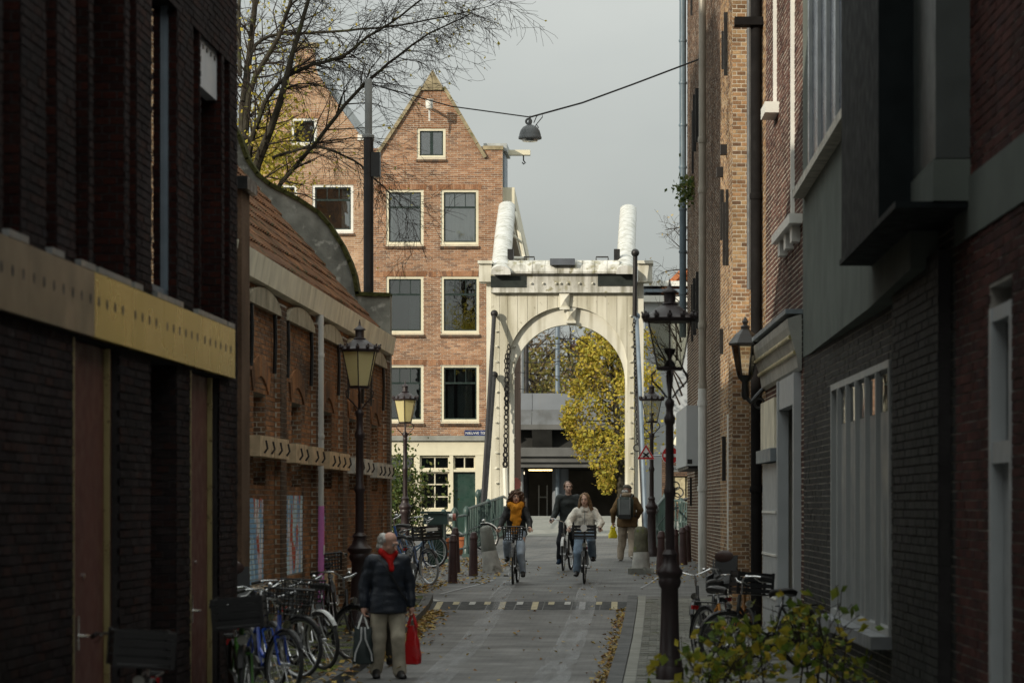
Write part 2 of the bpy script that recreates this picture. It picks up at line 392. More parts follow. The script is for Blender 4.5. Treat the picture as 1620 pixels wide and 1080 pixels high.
# ---------------------------------------------------------------- ground
def sheet(name, xs, ys, zf, mat, **pr):
    mb = MB(); nx = len(xs)
    for y in ys:
        for x in xs: mb.v.append((x(y) if callable(x) else x, y, zf(x(y) if callable(x) else x, y)))
    for j in range(len(ys) - 1):
        for i in range(nx - 1):
            mb.f.append((j * nx + i, j * nx + i + 1, (j + 1) * nx + i + 1, (j + 1) * nx + i)); mb.m.append(0)
    return mb.build(name, mat, None, smooth=True, kind='structure', **pr)
def frange(a, b, s): n = max(1, round((b - a) / s)); return [a + (b - a) * i / n for i in range(n + 1)]
def Mroad():
    m, nt, b = nodes('worn_street_paving')
    base = ramp(nt, noise(nt, .7, 6), [(.3, (.082, .083, .082)), (.7, (.132, .132, .128))])
    rows = ramp(nt, noise(nt, 1, 4, (.5, 9, 1)), [(.35, (.72,) * 3), (.65, (1.2,) * 3)])
    base = mixc(nt, .8, base, rows, 'MULTIPLY')
    t = N(nt, 'ShaderNodeTexCoord')
    br = N(nt, 'ShaderNodeTexBrick'); br.inputs['Scale'].default_value = 1; br.inputs['Brick Width'].default_value = .2; br.inputs['Row Height'].default_value = .1; br.inputs['Mortar Size'].default_value = .006
    br.inputs['Color1'].default_value = (.8, .8, .8, 1); br.inputs['Color2'].default_value = (1.15, 1.13, 1.1, 1); br.inputs['Mortar'].default_value = (.45, .45, .45, 1)
    nt.links.new(t.outputs['Object'], br.inputs[0]); base = mixc(nt, .75, base, br.outputs[0], 'MULTIPLY')
    nt.links.new(base, b.inputs['Base Color'])
    nt.links.new(ramp(nt, noise(nt, 1.3, 5), [(.3, .5), (.7, .8)]), b.inputs['Roughness'])
    bp = N(nt, 'ShaderNodeBump'); bp.inputs['Strength'].default_value = .5; bp.inputs['Distance'].default_value = .02
    nt.links.new(noise(nt, 18, 5), bp.inputs['Height']); nt.links.new(bp.outputs[0], b.inputs['Normal'])
    return m
m_road = Mroad()
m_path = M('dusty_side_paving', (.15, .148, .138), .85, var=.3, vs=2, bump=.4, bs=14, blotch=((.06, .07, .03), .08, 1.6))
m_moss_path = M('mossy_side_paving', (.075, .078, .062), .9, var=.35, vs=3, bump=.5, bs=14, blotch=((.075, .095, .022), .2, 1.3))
m_kerb = M('dark_kerb_stone', (.12, .122, .122), .8, var=.25, vs=3, bump=.3, bs=25)
m_strip = M('pale_edge_stone', (.25, .25, .225), .85, var=.2, vs=3, bump=.3, bs=25)
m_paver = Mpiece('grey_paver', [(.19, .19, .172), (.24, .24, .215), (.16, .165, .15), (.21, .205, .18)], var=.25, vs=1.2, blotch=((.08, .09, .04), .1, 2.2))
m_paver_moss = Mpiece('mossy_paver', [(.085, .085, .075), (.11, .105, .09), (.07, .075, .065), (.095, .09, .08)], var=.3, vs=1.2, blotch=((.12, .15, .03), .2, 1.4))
m_worn = M('worn_pale_streak', (.27, .275, .28), .7, var=.25, vs=6, bump=.3, bs=30)
m_line = M('worn_white_line', (.38, .38, .36), .7, var=.2, vs=9, bump=.2, blotch=((.14, .14, .13), .12, 12))
m_yellowline = M('worn_cream_marking', (.38, .33, .20), .7, var=.2, vs=9, bump=.2, blotch=((.16, .15, .12), .1, 12))
m_water = M('canal_water', (.02, .03, .028), .06, var=.1, bump=.2, bs=3, spec=.6)
def lk(y):   # left kerb line
    return -3.62 - .022 * max(0, y - 33)
RK = -.62    # right road edge
yn = frange(-30, 46, 2) + frange(46.5, 75.8, .5)
sheet('ground', [-90, -30, -8, lambda y: lk(y) - .05, RK + .1, 6, 30, 90], yn + [75.9], lambda x, y: gz(y) - .05 if -8.1 < x < 7 else min(gz(y), .7) - .05, m_path)
sheet('road', [lambda y: lk(y) if y < 49.2 else -7, -2.2, -1.4, lambda y: RK + .06 if y < 49.2 else 3], yn, lambda x, y: gz(y), m_road)
sheet('bridge_deck', [-5.1, -2, .5], frange(75.9, 94, .6), lambda x, y: gz(y) + .004, m_strip)
sheet('canal_water', [-90, 90], [74, 95], lambda x, y: -.7, m_water)
sheet('far_quay', [-400, -60, -12, 0, 12, 60, 400], [93.4, 100, 120, 200, 800, 2500], lambda x, y: .95 if y < 94 else 1.0, m_path)
mb = MB(); mb.box((0, 75.95, -.6), (180, .2, 1.2)); mb.build('quay_wall', m_dark_conc, None, kind='structure')
mb = MB(); mb.box((0, 93.45, 0), (180, .2, 1.8)); mb.build('quay_wall', m_dark_conc, None, kind='structure')
# footways either side with kerb stones
def walk(name, xs, ys, dz, mat): return sheet(name, xs, ys, lambda x, y: gz(y) + dz, mat)
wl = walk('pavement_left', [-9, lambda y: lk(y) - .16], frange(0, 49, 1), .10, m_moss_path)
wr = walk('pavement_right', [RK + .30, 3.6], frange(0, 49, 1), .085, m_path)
def strip_pieces(name, parent, x0f, w_, y0, y1, ln, h, mat):
    y = y0
    while y < y1:
        mb = MB(); a, b = y + .006, min(y + ln, y1) - .006
        mb.prism([(x0f(a), a, gz(a) - .04), (x0f(a) + w_, a, gz(a) - .04), (x0f(a) + w_, a, gz(a) + h), (x0f(a), a, gz(a) + h)], (x0f(b) - x0f(a), b - a, gz(b) - gz(a)))
        mb.build(name, mat, parent); y += ln
strip_pieces('kerb_stone', wl, lambda y: lk(y) - .15, .15, 20, 49, .9, .12, m_kerb)
strip_pieces('kerb_stone', wr, lambda y: RK, .17, 22, 49.0, .9, .10, m_kerb)
strip_pieces('edge_stone', wr, lambda y: RK + .18, .13, 22, 49.0, .9, .092, m_strip)
def pavers(parent, x0, x1, y0, y1, dz, mat, nobj, view):
    items = []; y = y0; k = 0; L_, W_ = .205, .103
    while y < y1:
        X0 = x0(y) if callable(x0) else x0
        X1 = x1(y) if callable(x1) else x1
        x = X0 - (L_ / 2 if k % 2 else 0)
        while x < X1:
            a, b = max(x, X0), min(x + L_ - .007, X1)
            if b - a > .04: items.append((a, b, y, y + W_ - .007, dz + rnd.uniform(-.003, .004)))
            x += L_
        y += W_; k += 1
    s = []
    for n, (a, b, c, d, z) in enumerate(items):
        q = to_px(V(((a + b) / 2, c, gz(c) + dz)))
        if view[0] < q[0] < view[2] and view[1] < q[1] < view[3]: s.append((c, n))
    s.sort(); sep = set(n for _, n in s[:nobj]); me = brick_mesh(mat); mb = MB()
    for n, (a, b, c, d, z) in enumerate(items):
        z0, z1 = gz(c) + z, gz(d) + z
        if n in sep:
            o = bpy.data.objects.new('paving_brick', me); col.objects.link(o); o.parent = parent
            o.matrix_local = Matrix(((b - a, 0, 0, a), (0, d - c, 0, c), (0, z1 - z0, .02, z0 - .02), (0, 0, 0, 1)))
        else:
            mb._add([(a, c, z0), (b, c, z0), (b, d, z1), (a, d, z1), (a, c, z0 - .02), (b, c, z0 - .02), (b, d, z1 - .02), (a, d, z1 - .02)], [(0, 1, 2, 3), (4, 5, 1, 0), (5, 6, 2, 1), (6, 7, 3, 2), (7, 4, 0, 3)])
    mb.build('paving_bricks', mat, parent, kind='stuff')
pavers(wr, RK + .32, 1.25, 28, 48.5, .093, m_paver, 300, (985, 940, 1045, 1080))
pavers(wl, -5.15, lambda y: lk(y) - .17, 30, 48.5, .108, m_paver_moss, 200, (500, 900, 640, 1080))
def Mtrack():
    m, nt, b = nodes('dusty_wheel_track'); b.inputs['Base Color'].default_value = (.46, .47, .48, 1); b.inputs['Roughness'].default_value = .8
    t = N(nt, 'ShaderNodeBsdfTransparent'); mx = N(nt, 'ShaderNodeMixShader'); uvn = N(nt, 'ShaderNodeUVMap')
    f = ramp(nt, noise(nt, 1, 5, (7, .5, 1)), [(.3, 0.0), (.7, 1.0)]); g = N(nt, 'ShaderNodeMath', operation='MULTIPLY'); g.inputs[1].default_value = .42
    nt.links.new(f, g.inputs[0]); nt.links.new(g.outputs[0], mx.inputs[0]); nt.links.new(t.outputs[0], mx.inputs[1]); nt.links.new(b.outputs[0], mx.inputs[2]); nt.links.new(mx.outputs[0], nt.nodes['Material Output'].inputs[0]); return m
m_track = Mtrack()
# speed table ramp with its markings, worn streaks, white lines
hump = bpy.data.objects.new('road_markings', None); col.objects.link(hump); hump['kind'] = 'structure'
def decal(name, pts, mat, dz=.006):   # a thin sheet following the road
    mb = MB()
    for (xa, xb, ya, yb) in pts:
        n = max(1, int((yb - ya) / .5))
        for i in range(n):
            p, q = ya + (yb - ya) * i / n, ya + (yb - ya) * (i + 1) / n
            f = lambda t: (xa[0] + (xa[1] - xa[0]) * t, xb[0] + (xb[1] - xb[0]) * t)
            (a0, b0), (a1, b1) = f((p - ya) / (yb - ya)), f((q - ya) / (yb - ya))
            mb.face([(a0, p, gz(p) + dz), (b0, p, gz(p) + dz), (b1, q, gz(q) + dz), (a1, q, gz(q) + dz)])
    return mb.build(name, mat, hump)
m_ramp = M('dark_ramp_block', (.060, .062, .062), .75, var=.3, vs=6, bump=.4, bs=25)
x = -3.95
while x < RK - .05:
    decal('ramp_block', [((x, x), (x + .46, x + .46), 47.75, 48.85)], m_ramp, .005); x += .48
for i, px in enumerate([669, 693, 719, 745, 769, 794, 821, 846, 871, 897, 921, 947, 972]):
    D = 48.2; X = (px - CX) * D / F
    if i in (1, 5, 7, 12): decal('ramp_mark', [((X - .05, X - .06), (X + .055, X + .045), 47.8, 48.8)], m_yellowline, .010)
    elif i == 10: decal('ramp_mark', [((X - .05, X - .06), (X + .055, X + .045), 47.8, 48.8)], m_worn, .010)
    else: decal('ramp_mark', [((X - .055, X - .055), (X + .05, X + .05), 48.45, 48.8)], m_yellowline if i % 3 else m_line, .010)
decal('wheel_track', [((-2.75, -3.1), (-2.35, -2.8), 28, 55)], m_track, .013)
decal('wheel_track', [((-1.5, -1.55), (-1.05, -1.2), 28, 55)], m_track, .013)
decal('kerb_line', [((-3.95, -4.55), (-3.80, -4.40), 48.9, 50.3)], m_line, .008)
decal('kerb_line', [((-4.0, -3.35), (-3.93, -3.28), 50.4, 55.5)], m_worn, .008)
decal('kerb_line', [((-.45, -.10), (-.40, -.05), 52.5, 57)], m_worn, .008)
# ---------------------------------------------------------------- dark brick apartment building
FL = Frame(-4.1, 0, 0, 1, 1, 0)
ab = thing('apartment_building', 'dark brick building with slit recesses and a brass cladding band on the street', 'building', (-4.1, 15, 0))
ab.matrix_world = Matrix.Identity(4)
u = FL.u
ABH, UE = 11.5, u(375)
BB, BT = 3.2, 3.66      # band bottom and top
slits = [(17.62, 18.12), (18.86, 19.2), (19.8, 20.26), (20.42, 21.62), (21.8, 22.1), (22.78, 23.96), (24.78, 25.1), (25.16, 26.36), (26.5, 26.84)]
door1 = (19.72, 21.42); nook = (22.7, 23.92); door2 = (24.6, 26.22)
up = [(a, b, BT + .06, 6.2) for a, b in slits]
low = [(door1[0], door1[1], -.1, BB - .02), (nook[0], nook[1], -.1, BB - .02), (door2[0], door2[1], -.1, BB - .02)]
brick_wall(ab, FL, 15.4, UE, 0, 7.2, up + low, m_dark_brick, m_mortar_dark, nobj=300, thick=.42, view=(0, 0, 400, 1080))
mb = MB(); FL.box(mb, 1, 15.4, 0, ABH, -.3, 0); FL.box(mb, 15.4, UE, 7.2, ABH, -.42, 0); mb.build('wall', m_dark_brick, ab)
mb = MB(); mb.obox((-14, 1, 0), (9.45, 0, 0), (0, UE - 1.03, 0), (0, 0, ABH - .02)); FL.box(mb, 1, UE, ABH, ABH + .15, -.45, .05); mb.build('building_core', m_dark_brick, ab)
for n, (a, b) in enumerate(slits):
    big = b - a > 1
    glass = n == 5
    d = .1 if glass else (.26 if big else .13)
    jam = FL.sub(b, 0)
    brick_wall(ab, jam, .004, d + .01, BT + .06, 6.2, (), m_dark_brick_red, m_mortar_dark, L=.1, thick=.03, w=.004, name='recess_jamb')
    if glass:
        f = MB(); FL.box(f, a, a + .05, BT + .06, 6.2, -d - .03, -d + .03); FL.box(f, b - .05, b, BT + .06, 6.2, -d - .03, -d + .03); FL.box(f, a, b, BT + .1, BT + .15, -d - .03, -d + .03)
        wd = f.build('window', m_zinc, ab)
        f = MB(); FL.box(f, a + .05, b - .05, BT + .15, 6.2, -d - .01, -d); f.build('pane', m_glass_dark, wd)
        f = MB(); FL.box(f, a, b, BT + .06, 6.2, -.4, -.36); f.build('interior', m_dark_in, wd)
    else:
        f = MB(); FL.box(f, a - .02, b + .02, BT + .06, 6.2, -d - .06, -d - .02); f.build('recess_back', m_dark_brick, ab)
    f = MB(); FL.box(f, a - .01, b + .03, BT + .01, BT + .055, -d, .05); f.build('sill', m_steel, ab)
f = MB(); FL.box(f, 25.16, 26.36, 5.75, 6.75, -.14, -.04); pn = f.build('spandrel_panel', M('pale_panel', (.55, .55, .56), .5, var=.05), ab)
f = MB()
for k in range(5): FL.box(f, 25.3 + k * .22, 25.34 + k * .22, 6.1, 6.14, -.05, -.03)
f.build('rivets', m_black, pn, kind='stuff')
# brass band of panels with a row of holes
pu = [11.5, 13.7, 16.0, 18.1, 20.2, 21.6, 23.0, 24.9, u(362)]
for a, b in zip(pu, pu[1:]):
    f = MB(); FL.box(f, a + .004, b - .004, BB, BT, .0, .06); pn = f.build('band_panel', m_gold_dim if a < 20 else m_gold, ab)
    f = MB(); k = a + .15
    while k < b - .05:
        c = FL.p(k, BB + .26, .061); f.face([c + FL.U * (.04 * math.cos(t)) + V((0, 0, .04 * math.sin(t))) for t in [i * math.pi / 4 for i in range(8)]]); k += .3
    f.build('rivets', m_black, pn, kind='stuff')
m_reddoor = M('oxblood_door', (.095, .023, .014), .55, var=.15, bump=.04)
m_brassjamb = M('brass_jamb', (.40, .34, .16), .35, metal=.6, var=.1, bump=.02)
for a, b in (door1, door2):
    f = MB(); FL.box(f, a + .28, b - .24, .1, BB - .03, -.12, -.07); dr = f.build('door', m_reddoor, ab)
    f = MB(); FL.box(f, a + .42, a + .46, .98, 1.22, -.07, -.045); f.tube([FL.p(a + .44, 1.08, -.05), FL.p(a + .44, 1.08, .0), FL.p(a + .54, 1.08, .0)], .011); f.build('handle', m_chrome, dr)
    f = MB(); f.lathe([(.012, 0), (.02, .004), (.02, .012)], (0, 0, 0), 8)
    f.v = [tuple(FL.p(a + .7 + x, 1.5 + y, -.07 + z)) for x, y, z in f.v]; f.build('peephole', m_chrome, dr)
    f = MB(); FL.box(f, a + .005, a + .03, 0, BB - .03, -.13, .01); FL.box(f, b - .23, b - .205, 0, BB - .03, -.13, -.03); f.build('door_frame', m_brassjamb, ab)
    f = MB(); FL.box(f, a + .04, a + .27, .1, BB - .03, -.1, -.09); f.build('side_light', m_glass_dark, ab)
    f = MB(); FL.box(f, b - .185, b - .003, 0, BB - .03, -.13, -.06); f.build('side_panel', m_reddoor, ab)
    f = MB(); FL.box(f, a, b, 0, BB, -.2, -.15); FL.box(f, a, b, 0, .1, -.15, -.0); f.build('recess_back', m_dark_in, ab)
brick_wall(ab, FL.sub(nook[1], 0), .004, .3, 0, BB, (), m_dark_brick, m_mortar_dark, L=.1, thick=.03, w=.004, name='recess_jamb')
f = MB(); FL.box(f, nook[0] - .02, nook[1] + .02, 0, BB, -.36, -.31); f.build('recess_back', m_dark_brick, ab)
# ---------------------------------------------------------------- old brick workshop with the tiled roof
FT = Frame(-5.2, 33, 0, 1, 1, 0)
ws = thing('brick_workshop', 'old brown brick workshop with tiled roof, cream gutter and graffiti', 'building', (0, 0, 0))
TL = 20.2                      # length along the street
def ft(px): return FT.u(px)
GUT = 5.05
piers = [(1.5, 2.15), (5.0, 5.6), (8.9, 9.5), (12.4, 13.0), (16.0, 16.6), (19.6, 20.2)]
bays = [(a[1], b[0]) for a, b in zip(piers, piers[1:])]
holes = []
for a, b in bays: holes.append(((a + b) / 2 - .55, (a + b) / 2 + .55, 2.25, 3.45))
GRAF = [(2.3, 3.9, 1.0, 2.1), (5.75, 7.9, 1.05, 2.15), (9.6, 10.6, 1.2, 1.9)]
brick_wall(ws, FT, 0, TL, 0, GUT - .1, holes + GRAF, m_old_brick, m_mortar, nobj=300, thick=.35, view=(380, 480, 615, 960))
for a, b in piers:
    brick_wall(ws, FT, a, b, 0, GUT - .35, (), m_pier_brick, m_mortar, thick=.08, w=.08, name='pier')
    brick_wall(ws, FT.sub(a, .08), .004, .07, 0, GUT - .35, (), m_old_brick, m_mortar_pale, L=.1, thick=.03, w=.006, name='pier')
m_meshwin = M('dusty_blocked_window', (.09, .085, .075), .5, var=.4, vs=5, bump=.2)
def Mgraf():
    m, nt, b = nodes('painted_graffiti')
    t = N(nt, 'ShaderNodeTexCoord'); v = N(nt, 'ShaderNodeTexVoronoi'); v.inputs['Scale'].default_value = 5.5
    mp = N(nt, 'ShaderNodeMapping'); mp.inputs['Scale'].default_value = (1, 1.7, .8); nt.links.new(t.outputs['Object'], mp.inputs[0])
    nzz = N(nt, 'ShaderNodeTexNoise'); nzz.inputs['Scale'].default_value = 2.5; nt.links.new(mp.outputs[0], nzz.inputs[0])
    nt.links.new(mixc(nt, .45, mp.outputs[0], nzz.outputs[1]), v.inputs[0])
    hs = N(nt, 'ShaderNodeSeparateColor'); nt.links.new(v.outputs['Color'], hs.inputs[0])
    c = ramp(nt, hs.outputs[0], [(0, (.22, .42, .62)), (.3, (.50, .68, .76)), (.45, (.74, .74, .74)), (.6, (.50, .09, .04)), (.75, (.20, .36, .56)), (.9, (.66, .60, .66))], 'CONSTANT')
    nt.links.new(c, b.inputs['Base Color']); b.inputs['Roughness'].default_value = .6
    return m
m_graf = Mgraf()
m_pink = M('pink_painted_pipe', (.62, .20, .52), .5, var=.1)
m_pipe = M('pale_grey_pipe', (.62, .62, .59), .45, var=.1, streak=((.25, .24, .2), .15, 6))
for i, (a, b, c, d) in enumerate(holes):
    f = MB(); FT.box(f, a, b, c, d, -.3, -.2); wd = f.build('window', m_meshwin, ws)
    f = MB()
    for k in range(1, 5): FT.box(f, a + k * (b - a) / 5 - .008, a + k * (b - a) / 5 + .008, c, d, -.2, -.185)
    for k in range(1, 9): FT.box(f, a, b, c + k * (d - c) / 9 - .008, c + k * (d - c) / 9 + .008, -.2, -.185)
    f.build('window_bars', m_iron, wd)
    brick_wall(ws, FT.sub(b, 0), .004, .2, c, d, (), m_old_brick, m_mortar_pale, L=.1, thick=.03, w=.006, name='window_jamb')
    # segmental arch of voussoirs
    f = MB(); n = 15; w_ = (b - a) / 2 + .16
    for k in range(n):
        t0, t1 = -1 + 2 * k / n, -1 + 2 * (k + 1) / n
        g = lambda t, r: FT.p((a + b) / 2 + t * w_ * (1 + r * .25), d + .22 * (1 - t * t) + r * .26, .03)
        f.prism([g(t0 + .01, 0), g(t1 - .01, 0), g(t1 - .01, 1), g(t0 + .01, 1)], FT.N * -.05)
    f.build('window_arch', m_old_brick, ws, kind='stuff')
    # board fixed across the bay, with its clamps
    f = MB(); z = 2.62 - i * .03
    for q0, q1 in ((bays[i][0] + .1, bays[i][0] + 1.35), (bays[i][1] - 1.4, bays[i][1] - .05)):
        f = MB(); FT.box(f, q0, q1, z, z + .26, .02, .2); bd = f.build('board', m_wood if i < 3 else m_wood_grey, ws)
        for q in (q0 + .3, q1 - .3): f = MB(); f.tube([FT.p(q, z + .04, .21), FT.p(q, z + .1, .25), FT.p(q, z + .2, .23)], .014, 6); f.build('clamp', m_iron, bd)
    f = MB(); FT.box(f, bays[i][0] + .1, bays[i][0] + 1.4, .78, .98, .0, .12); f.build('window_sill', m_wood_grey if i % 2 else m_wood, ws)
for i in range(5):            # wall anchors
    for q in (bays[i][0] + .35, bays[i][1] - .35):
        f = MB(); f.tube([FT.p(q, 3.75, .05), FT.p(q + .02, 4.2, .06), FT.p(q, 4.6, .05)], .03, 6); f.build('wall_anchor', m_black, ws)
# graffiti sprayed over the bricks of the lower wall
for a, b, c, d in GRAF:
    g_ = brick_wall(ws, FT, a, b, c, d, (), m_graf, m_mortar_pale, thick=.35, name='graffiti_wall'); g_['label'] = 'bricks sprayed with blue, white and red graffiti'
# drain pipe, pink at the foot
f = MB(); q = ft(495); f.tube([FT.p(q, GUT - .22, .10), FT.p(q, 1.9, .10)], .062, 12)
for z in (4.2, 3.0): f.lathe([(.07, 0), (.074, .03), (.07, .06)], FT.p(q, z, .10), 12)
dp = f.build('drain_pipe', m_pipe, ws, smooth=True)
f = MB(); f.tube([FT.p(q, 2.0, .10), FT.p(q, .1, .10)], .068, 12); f.build('pipe_foot', m_pink, dp, smooth=True, label='pink painted foot of the drain pipe')
f = MB(); FT.box(f, q - .04, q + .05, 1.28, 1.42, .16, .171); f.build('sticker', m_white, dp)
# gutter: long cream box, in lengths
for a, b in ((-.5, 5.2), (5.2, 11), (11, 16), (16, 20.45)):
    f = MB(); f.prism([FT.p(a + .003, GUT - .24, .01), FT.p(a + .003, GUT - .22, .12), FT.p(a + .003, GUT + .1, .17), FT.p(a + .003, GUT + .1, .0)], FT.U * (b - a - .006)); f.build('gutter', m_gutter, ws)
f = MB()
for i in range(5):
    c = sum(bays[i]) / 2
    f.prism([FT.p(c + 1.5 * math.cos(math.pi * k / 10), GUT - .52 + .26 * math.sin(math.pi * k / 10), .02) for k in range(11)], FT.N * .07)
f.build('eaves_board', M('dull_eaves_board', (.34, .30, .22), .8, var=.3, vs=4, bump=.2, streak=((.14, .12, .08), .2, 5)), ws, kind='stuff')
# clay tiled slope: every tile is geometry
slope = R(49); sdv = V((-math.cos(slope), 0, math.sin(slope))); nrm = V((math.sin(slope), 0, math.cos(slope)))
r0 = FT.p(-.3, GUT + .04, .02)
f = MB(); f.prism([r0, r0 + V((0, 20.6, 0)), r0 + V((0, 20.6, 0)) + sdv * 6.2, r0 + sdv * 6.2], nrm * -.1); roof = f.build('roof', m_tile, ws)
tw, th = .235, .31
def tile_mesh():
    f = MB(); prof = [(0, .0), (.04, .035), (.09, .045), (.14, .02), (.19, .005), (.25, .02)]
    a = [V((0, x, 0)) + V((0, 0, z)) for x, z in prof]
    vs = [(0, x, z + .045) for x, z in prof] + [(.37, x, z + .012) for x, z in prof] + [(0, x, z + .025) for x, z in prof]
    n = len(prof)
    f._add(vs, [(i, i + 1, n + i + 1, n + i) for i in range(n - 1)] + [(2 * n + i, 2 * n + i + 1, i + 1, i) for i in range(n - 1)])
    return f
tm = tile_mesh(); tme = bpy.data.meshes.new('roof_tile'); tme.from_pydata(tm.v, [], tm.f); tme.materials.append(m_tile)
f = MB(); cnt = 0
for r in range(19):
    for c in range(87):
        q = r0 + sdv * (r * th - .05) + V((0, c * tw, 0)) + nrm * (.004 + .012 * math.sin(r * 1.3 + c * .21) + rnd.uniform(-.004, .004)) - V((0, 0, .02 * math.sin(c * .09)))
        mt = Matrix(((sdv.x, 0, nrm.x, q.x), (0, 1, 0, q.y), (sdv.z, 0, nrm.z, q.z), (0, 0, 0, 1)))
        x, y = to_px(q)
        if cnt < 300 and 10 <= r < 19 and 380 < x < 600 and c % 3 != 9 or cnt < 300 and r < 4 and 390 < x < 500:
            o = bpy.data.objects.new('roof_tile', tme); col.objects.link(o); o.parent = roof; o.matrix_local = mt; cnt += 1
        else: f._add([mt @ V(v) for v in tm.v], tm.f)
f.build('roof_tiles', m_tile, roof, kind='stuff')
# gable parapet at the bridge end: S-curved, rendered, moss on top
D = 53.2
cur = [(340, 150), (360, 185), (377, 217), (390, 253), (406, 276), (427, 293), (450, 305), (473, 317), (503, 337), (520, 357), (540, 389), (552, 415), (559, 436), (564, 466), (617, 468)]
cpts = [P(x, y, D) for x, y in cur]
f = MB(); f.prism([V((cpts[0].x, D, 0))] + cpts + [V((cpts[-1].x, D, 0))], (0, .35, 0)); f.build('gable_parapet', m_coping, ws)
f = MB(); pr = []
for p in cpts: pr.append(p)
for a, b in zip(pr, pr[1:]):
    d = (b - a).normalized(); n_ = V((d.z, 0, -d.x)); n_ = n_ if n_.z > 0 or n_.x > 0 else -n_
    a2 = a - d * .02; f.prism([a2 - V((0, .05, 0)) - n_ * .02, b - V((0, .05, 0)) - n_ * .02, b - V((0, .05, 0)) + n_ * .055, a2 - V((0, .05, 0)) + n_ * .055], (0, .45, 0))
f.build('coping', m_moss, ws)
# near end pier with chimney-like head
f = MB(); FT.box(f, .7, 1.35, 0, 5.75, -.3, .2); f.build('end_pier', m_pier_brick, ws); f = MB(); FT.box(f, .62, 1.43, 5.75, 5.9, -.35, .28); f.build('pier_cap', m_black, ws)
f = MB(); f.obox((-12, 33, 0), (6.5, 0, 0), (0, 20.1, 0), (0, 0, 5)); f.prism([(-12, 33, 4.8), (-5.5, 33, 4.8), (-9.0, 33, 8.9)], (0, 20.1, 0)); f.build('building_core', m_dark_in, ws)
# unseen block added beyond the workshop to keep the sun off the far wall
shade_block = thing('brick_warehouse', 'unseen brick block added to shade the far right wall', 'building')
f = MB(); f.obox((-21, 34.6, 0), (4, 0, 0), (0, 10.4, 0), (0, 0, 19)); f.build('wall', m_old_brick, shade_block)
f = MB(); f.prism([(-21.2, 34.4, 19), (-16.8, 34.4, 19), (-17.2, 34.4, 20.5), (-19, 34.4, 22.5)], (0, 10.8, 0)); f.build('roof', m_tile, shade_block)
# ---------------------------------------------------------------- windows
def window(parent, fr, u0, u1, v0, v1, fmat, smat, style='sash', curtain=None, depth=.12, fw=.085, glass=None, bars=2, sill=None, sillmat=None, top=.3, w=0):
    glass = glass or m_glass
    f = MB()
    for a in ((u0, u0 + fw, v0, v1), (u1 - fw, u1, v0, v1), (u0 + fw, u1 - fw, v1 - fw, v1), (u0 + fw, u1 - fw, v0, v0 + fw * 1.25)): fr.box(f, *a, w - depth, w - .02)
    win = f.build('window', fmat, parent)
    a, b, c, d = u0 + fw, u1 - fw, v0 + fw * 1.25, v1 - fw
    tz = d - (d - c) * top; t = .045
    f = MB()
    rails = [(a, a + t, c, d), (b - t, b, c, d), (a + t, b - t, c, c + t), (a + t, b - t, d - t, d)]
    if style == 'sash':
        rails.append((a + t, b - t, tz - .03, tz + .03))
        for k in range(1, bars + 1): q = a + (b - a) * k / (bars + 1); rails.append((q - .012, q + .012, tz + .03, d - t))
    if style == 'half': q = (a + b) / 2; rails.append((q - .05, q + .05, c + t, d - t))
    for r_ in rails: fr.box(f, *r_, w - depth + .01, w - depth + .055)
    f.build('sash', smat, win)
    ps = []
    if style == 'sash':
        ps.append((a + t, b - t, c + t, tz - .03))
        for k in range(bars + 1): ps.append((a + (b - a) * k / (bars + 1) + (.012 if k else t), a + (b - a) * (k + 1) / (bars + 1) - (.012 if k < bars else t), tz + .03, d - t))
    elif style == 'half': ps = [(a + t, (a + b) / 2 - .05, c + t, d - t), ((a + b) / 2 + .05, b - t, c + t, d - t)]
    else: ps = [(a + t, b - t, c + t, d - t)]
    for q in ps: f = MB(); fr.box(f, *q, w - depth + .02, w - depth + .028); f.build('pane', glass, win)
    for (k0, k1) in (curtain or ()):
        f = MB(); n = max(6, int((k1 - k0) * (b - a) / .035)); x0 = a + (b - a) * k0; x1 = a + (b - a) * k1; pts = []
        for k in range(n + 1): pts.append((x0 + (x1 - x0) * k / n, w - depth - .14 + .025 * math.sin(k * 1.35) + .012 * math.sin(k * .5)))
        base = len(f.v)
        for q, ww in pts: f.v += [tuple(fr.p(q, c, ww)), tuple(fr.p(q, d, ww))]
        for k in range(n): f.f.append((2 * k, 2 * k + 2, 2 * k + 3, 2 * k + 1)); f.m.append(0)
        f.build('curtain', m_curtain, win, smooth=True)
    f = MB(); fr.box(f, u0 - .02, u1 + .02, v0 - .02, v1 + .02, w - depth - .9, w - depth - .85); fr.box(f, u0 - .02, u1 + .02, v0 - .06, v0 - .02, w - depth - .85, w - depth - .02)
    fr.box(f, u0 - .06, u0 - .02, v0, v1, w - depth - .85, w - depth - .02); fr.box(f, u1 + .02, u1 + .06, v0, v1, w - depth - .85, w - depth - .02); fr.box(f, u0 - .02, u1 + .02, v1 + .02, v1 + .06, w - depth - .85, w - depth - .02)
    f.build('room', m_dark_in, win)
    if sill: 
        s = MB(); fr.box(s, u0 - .01, u1 + .01, v0 - .03, v0 - .002, w - depth, w + .05); s.build('sill', fmat, win)
        soldier(fr, u0 - .04, u1 + .04, v0 - .03 - sill, v0 - .032, sillmat or m_pier_brick, parent, w + .06, name='brick_sill')
    return win
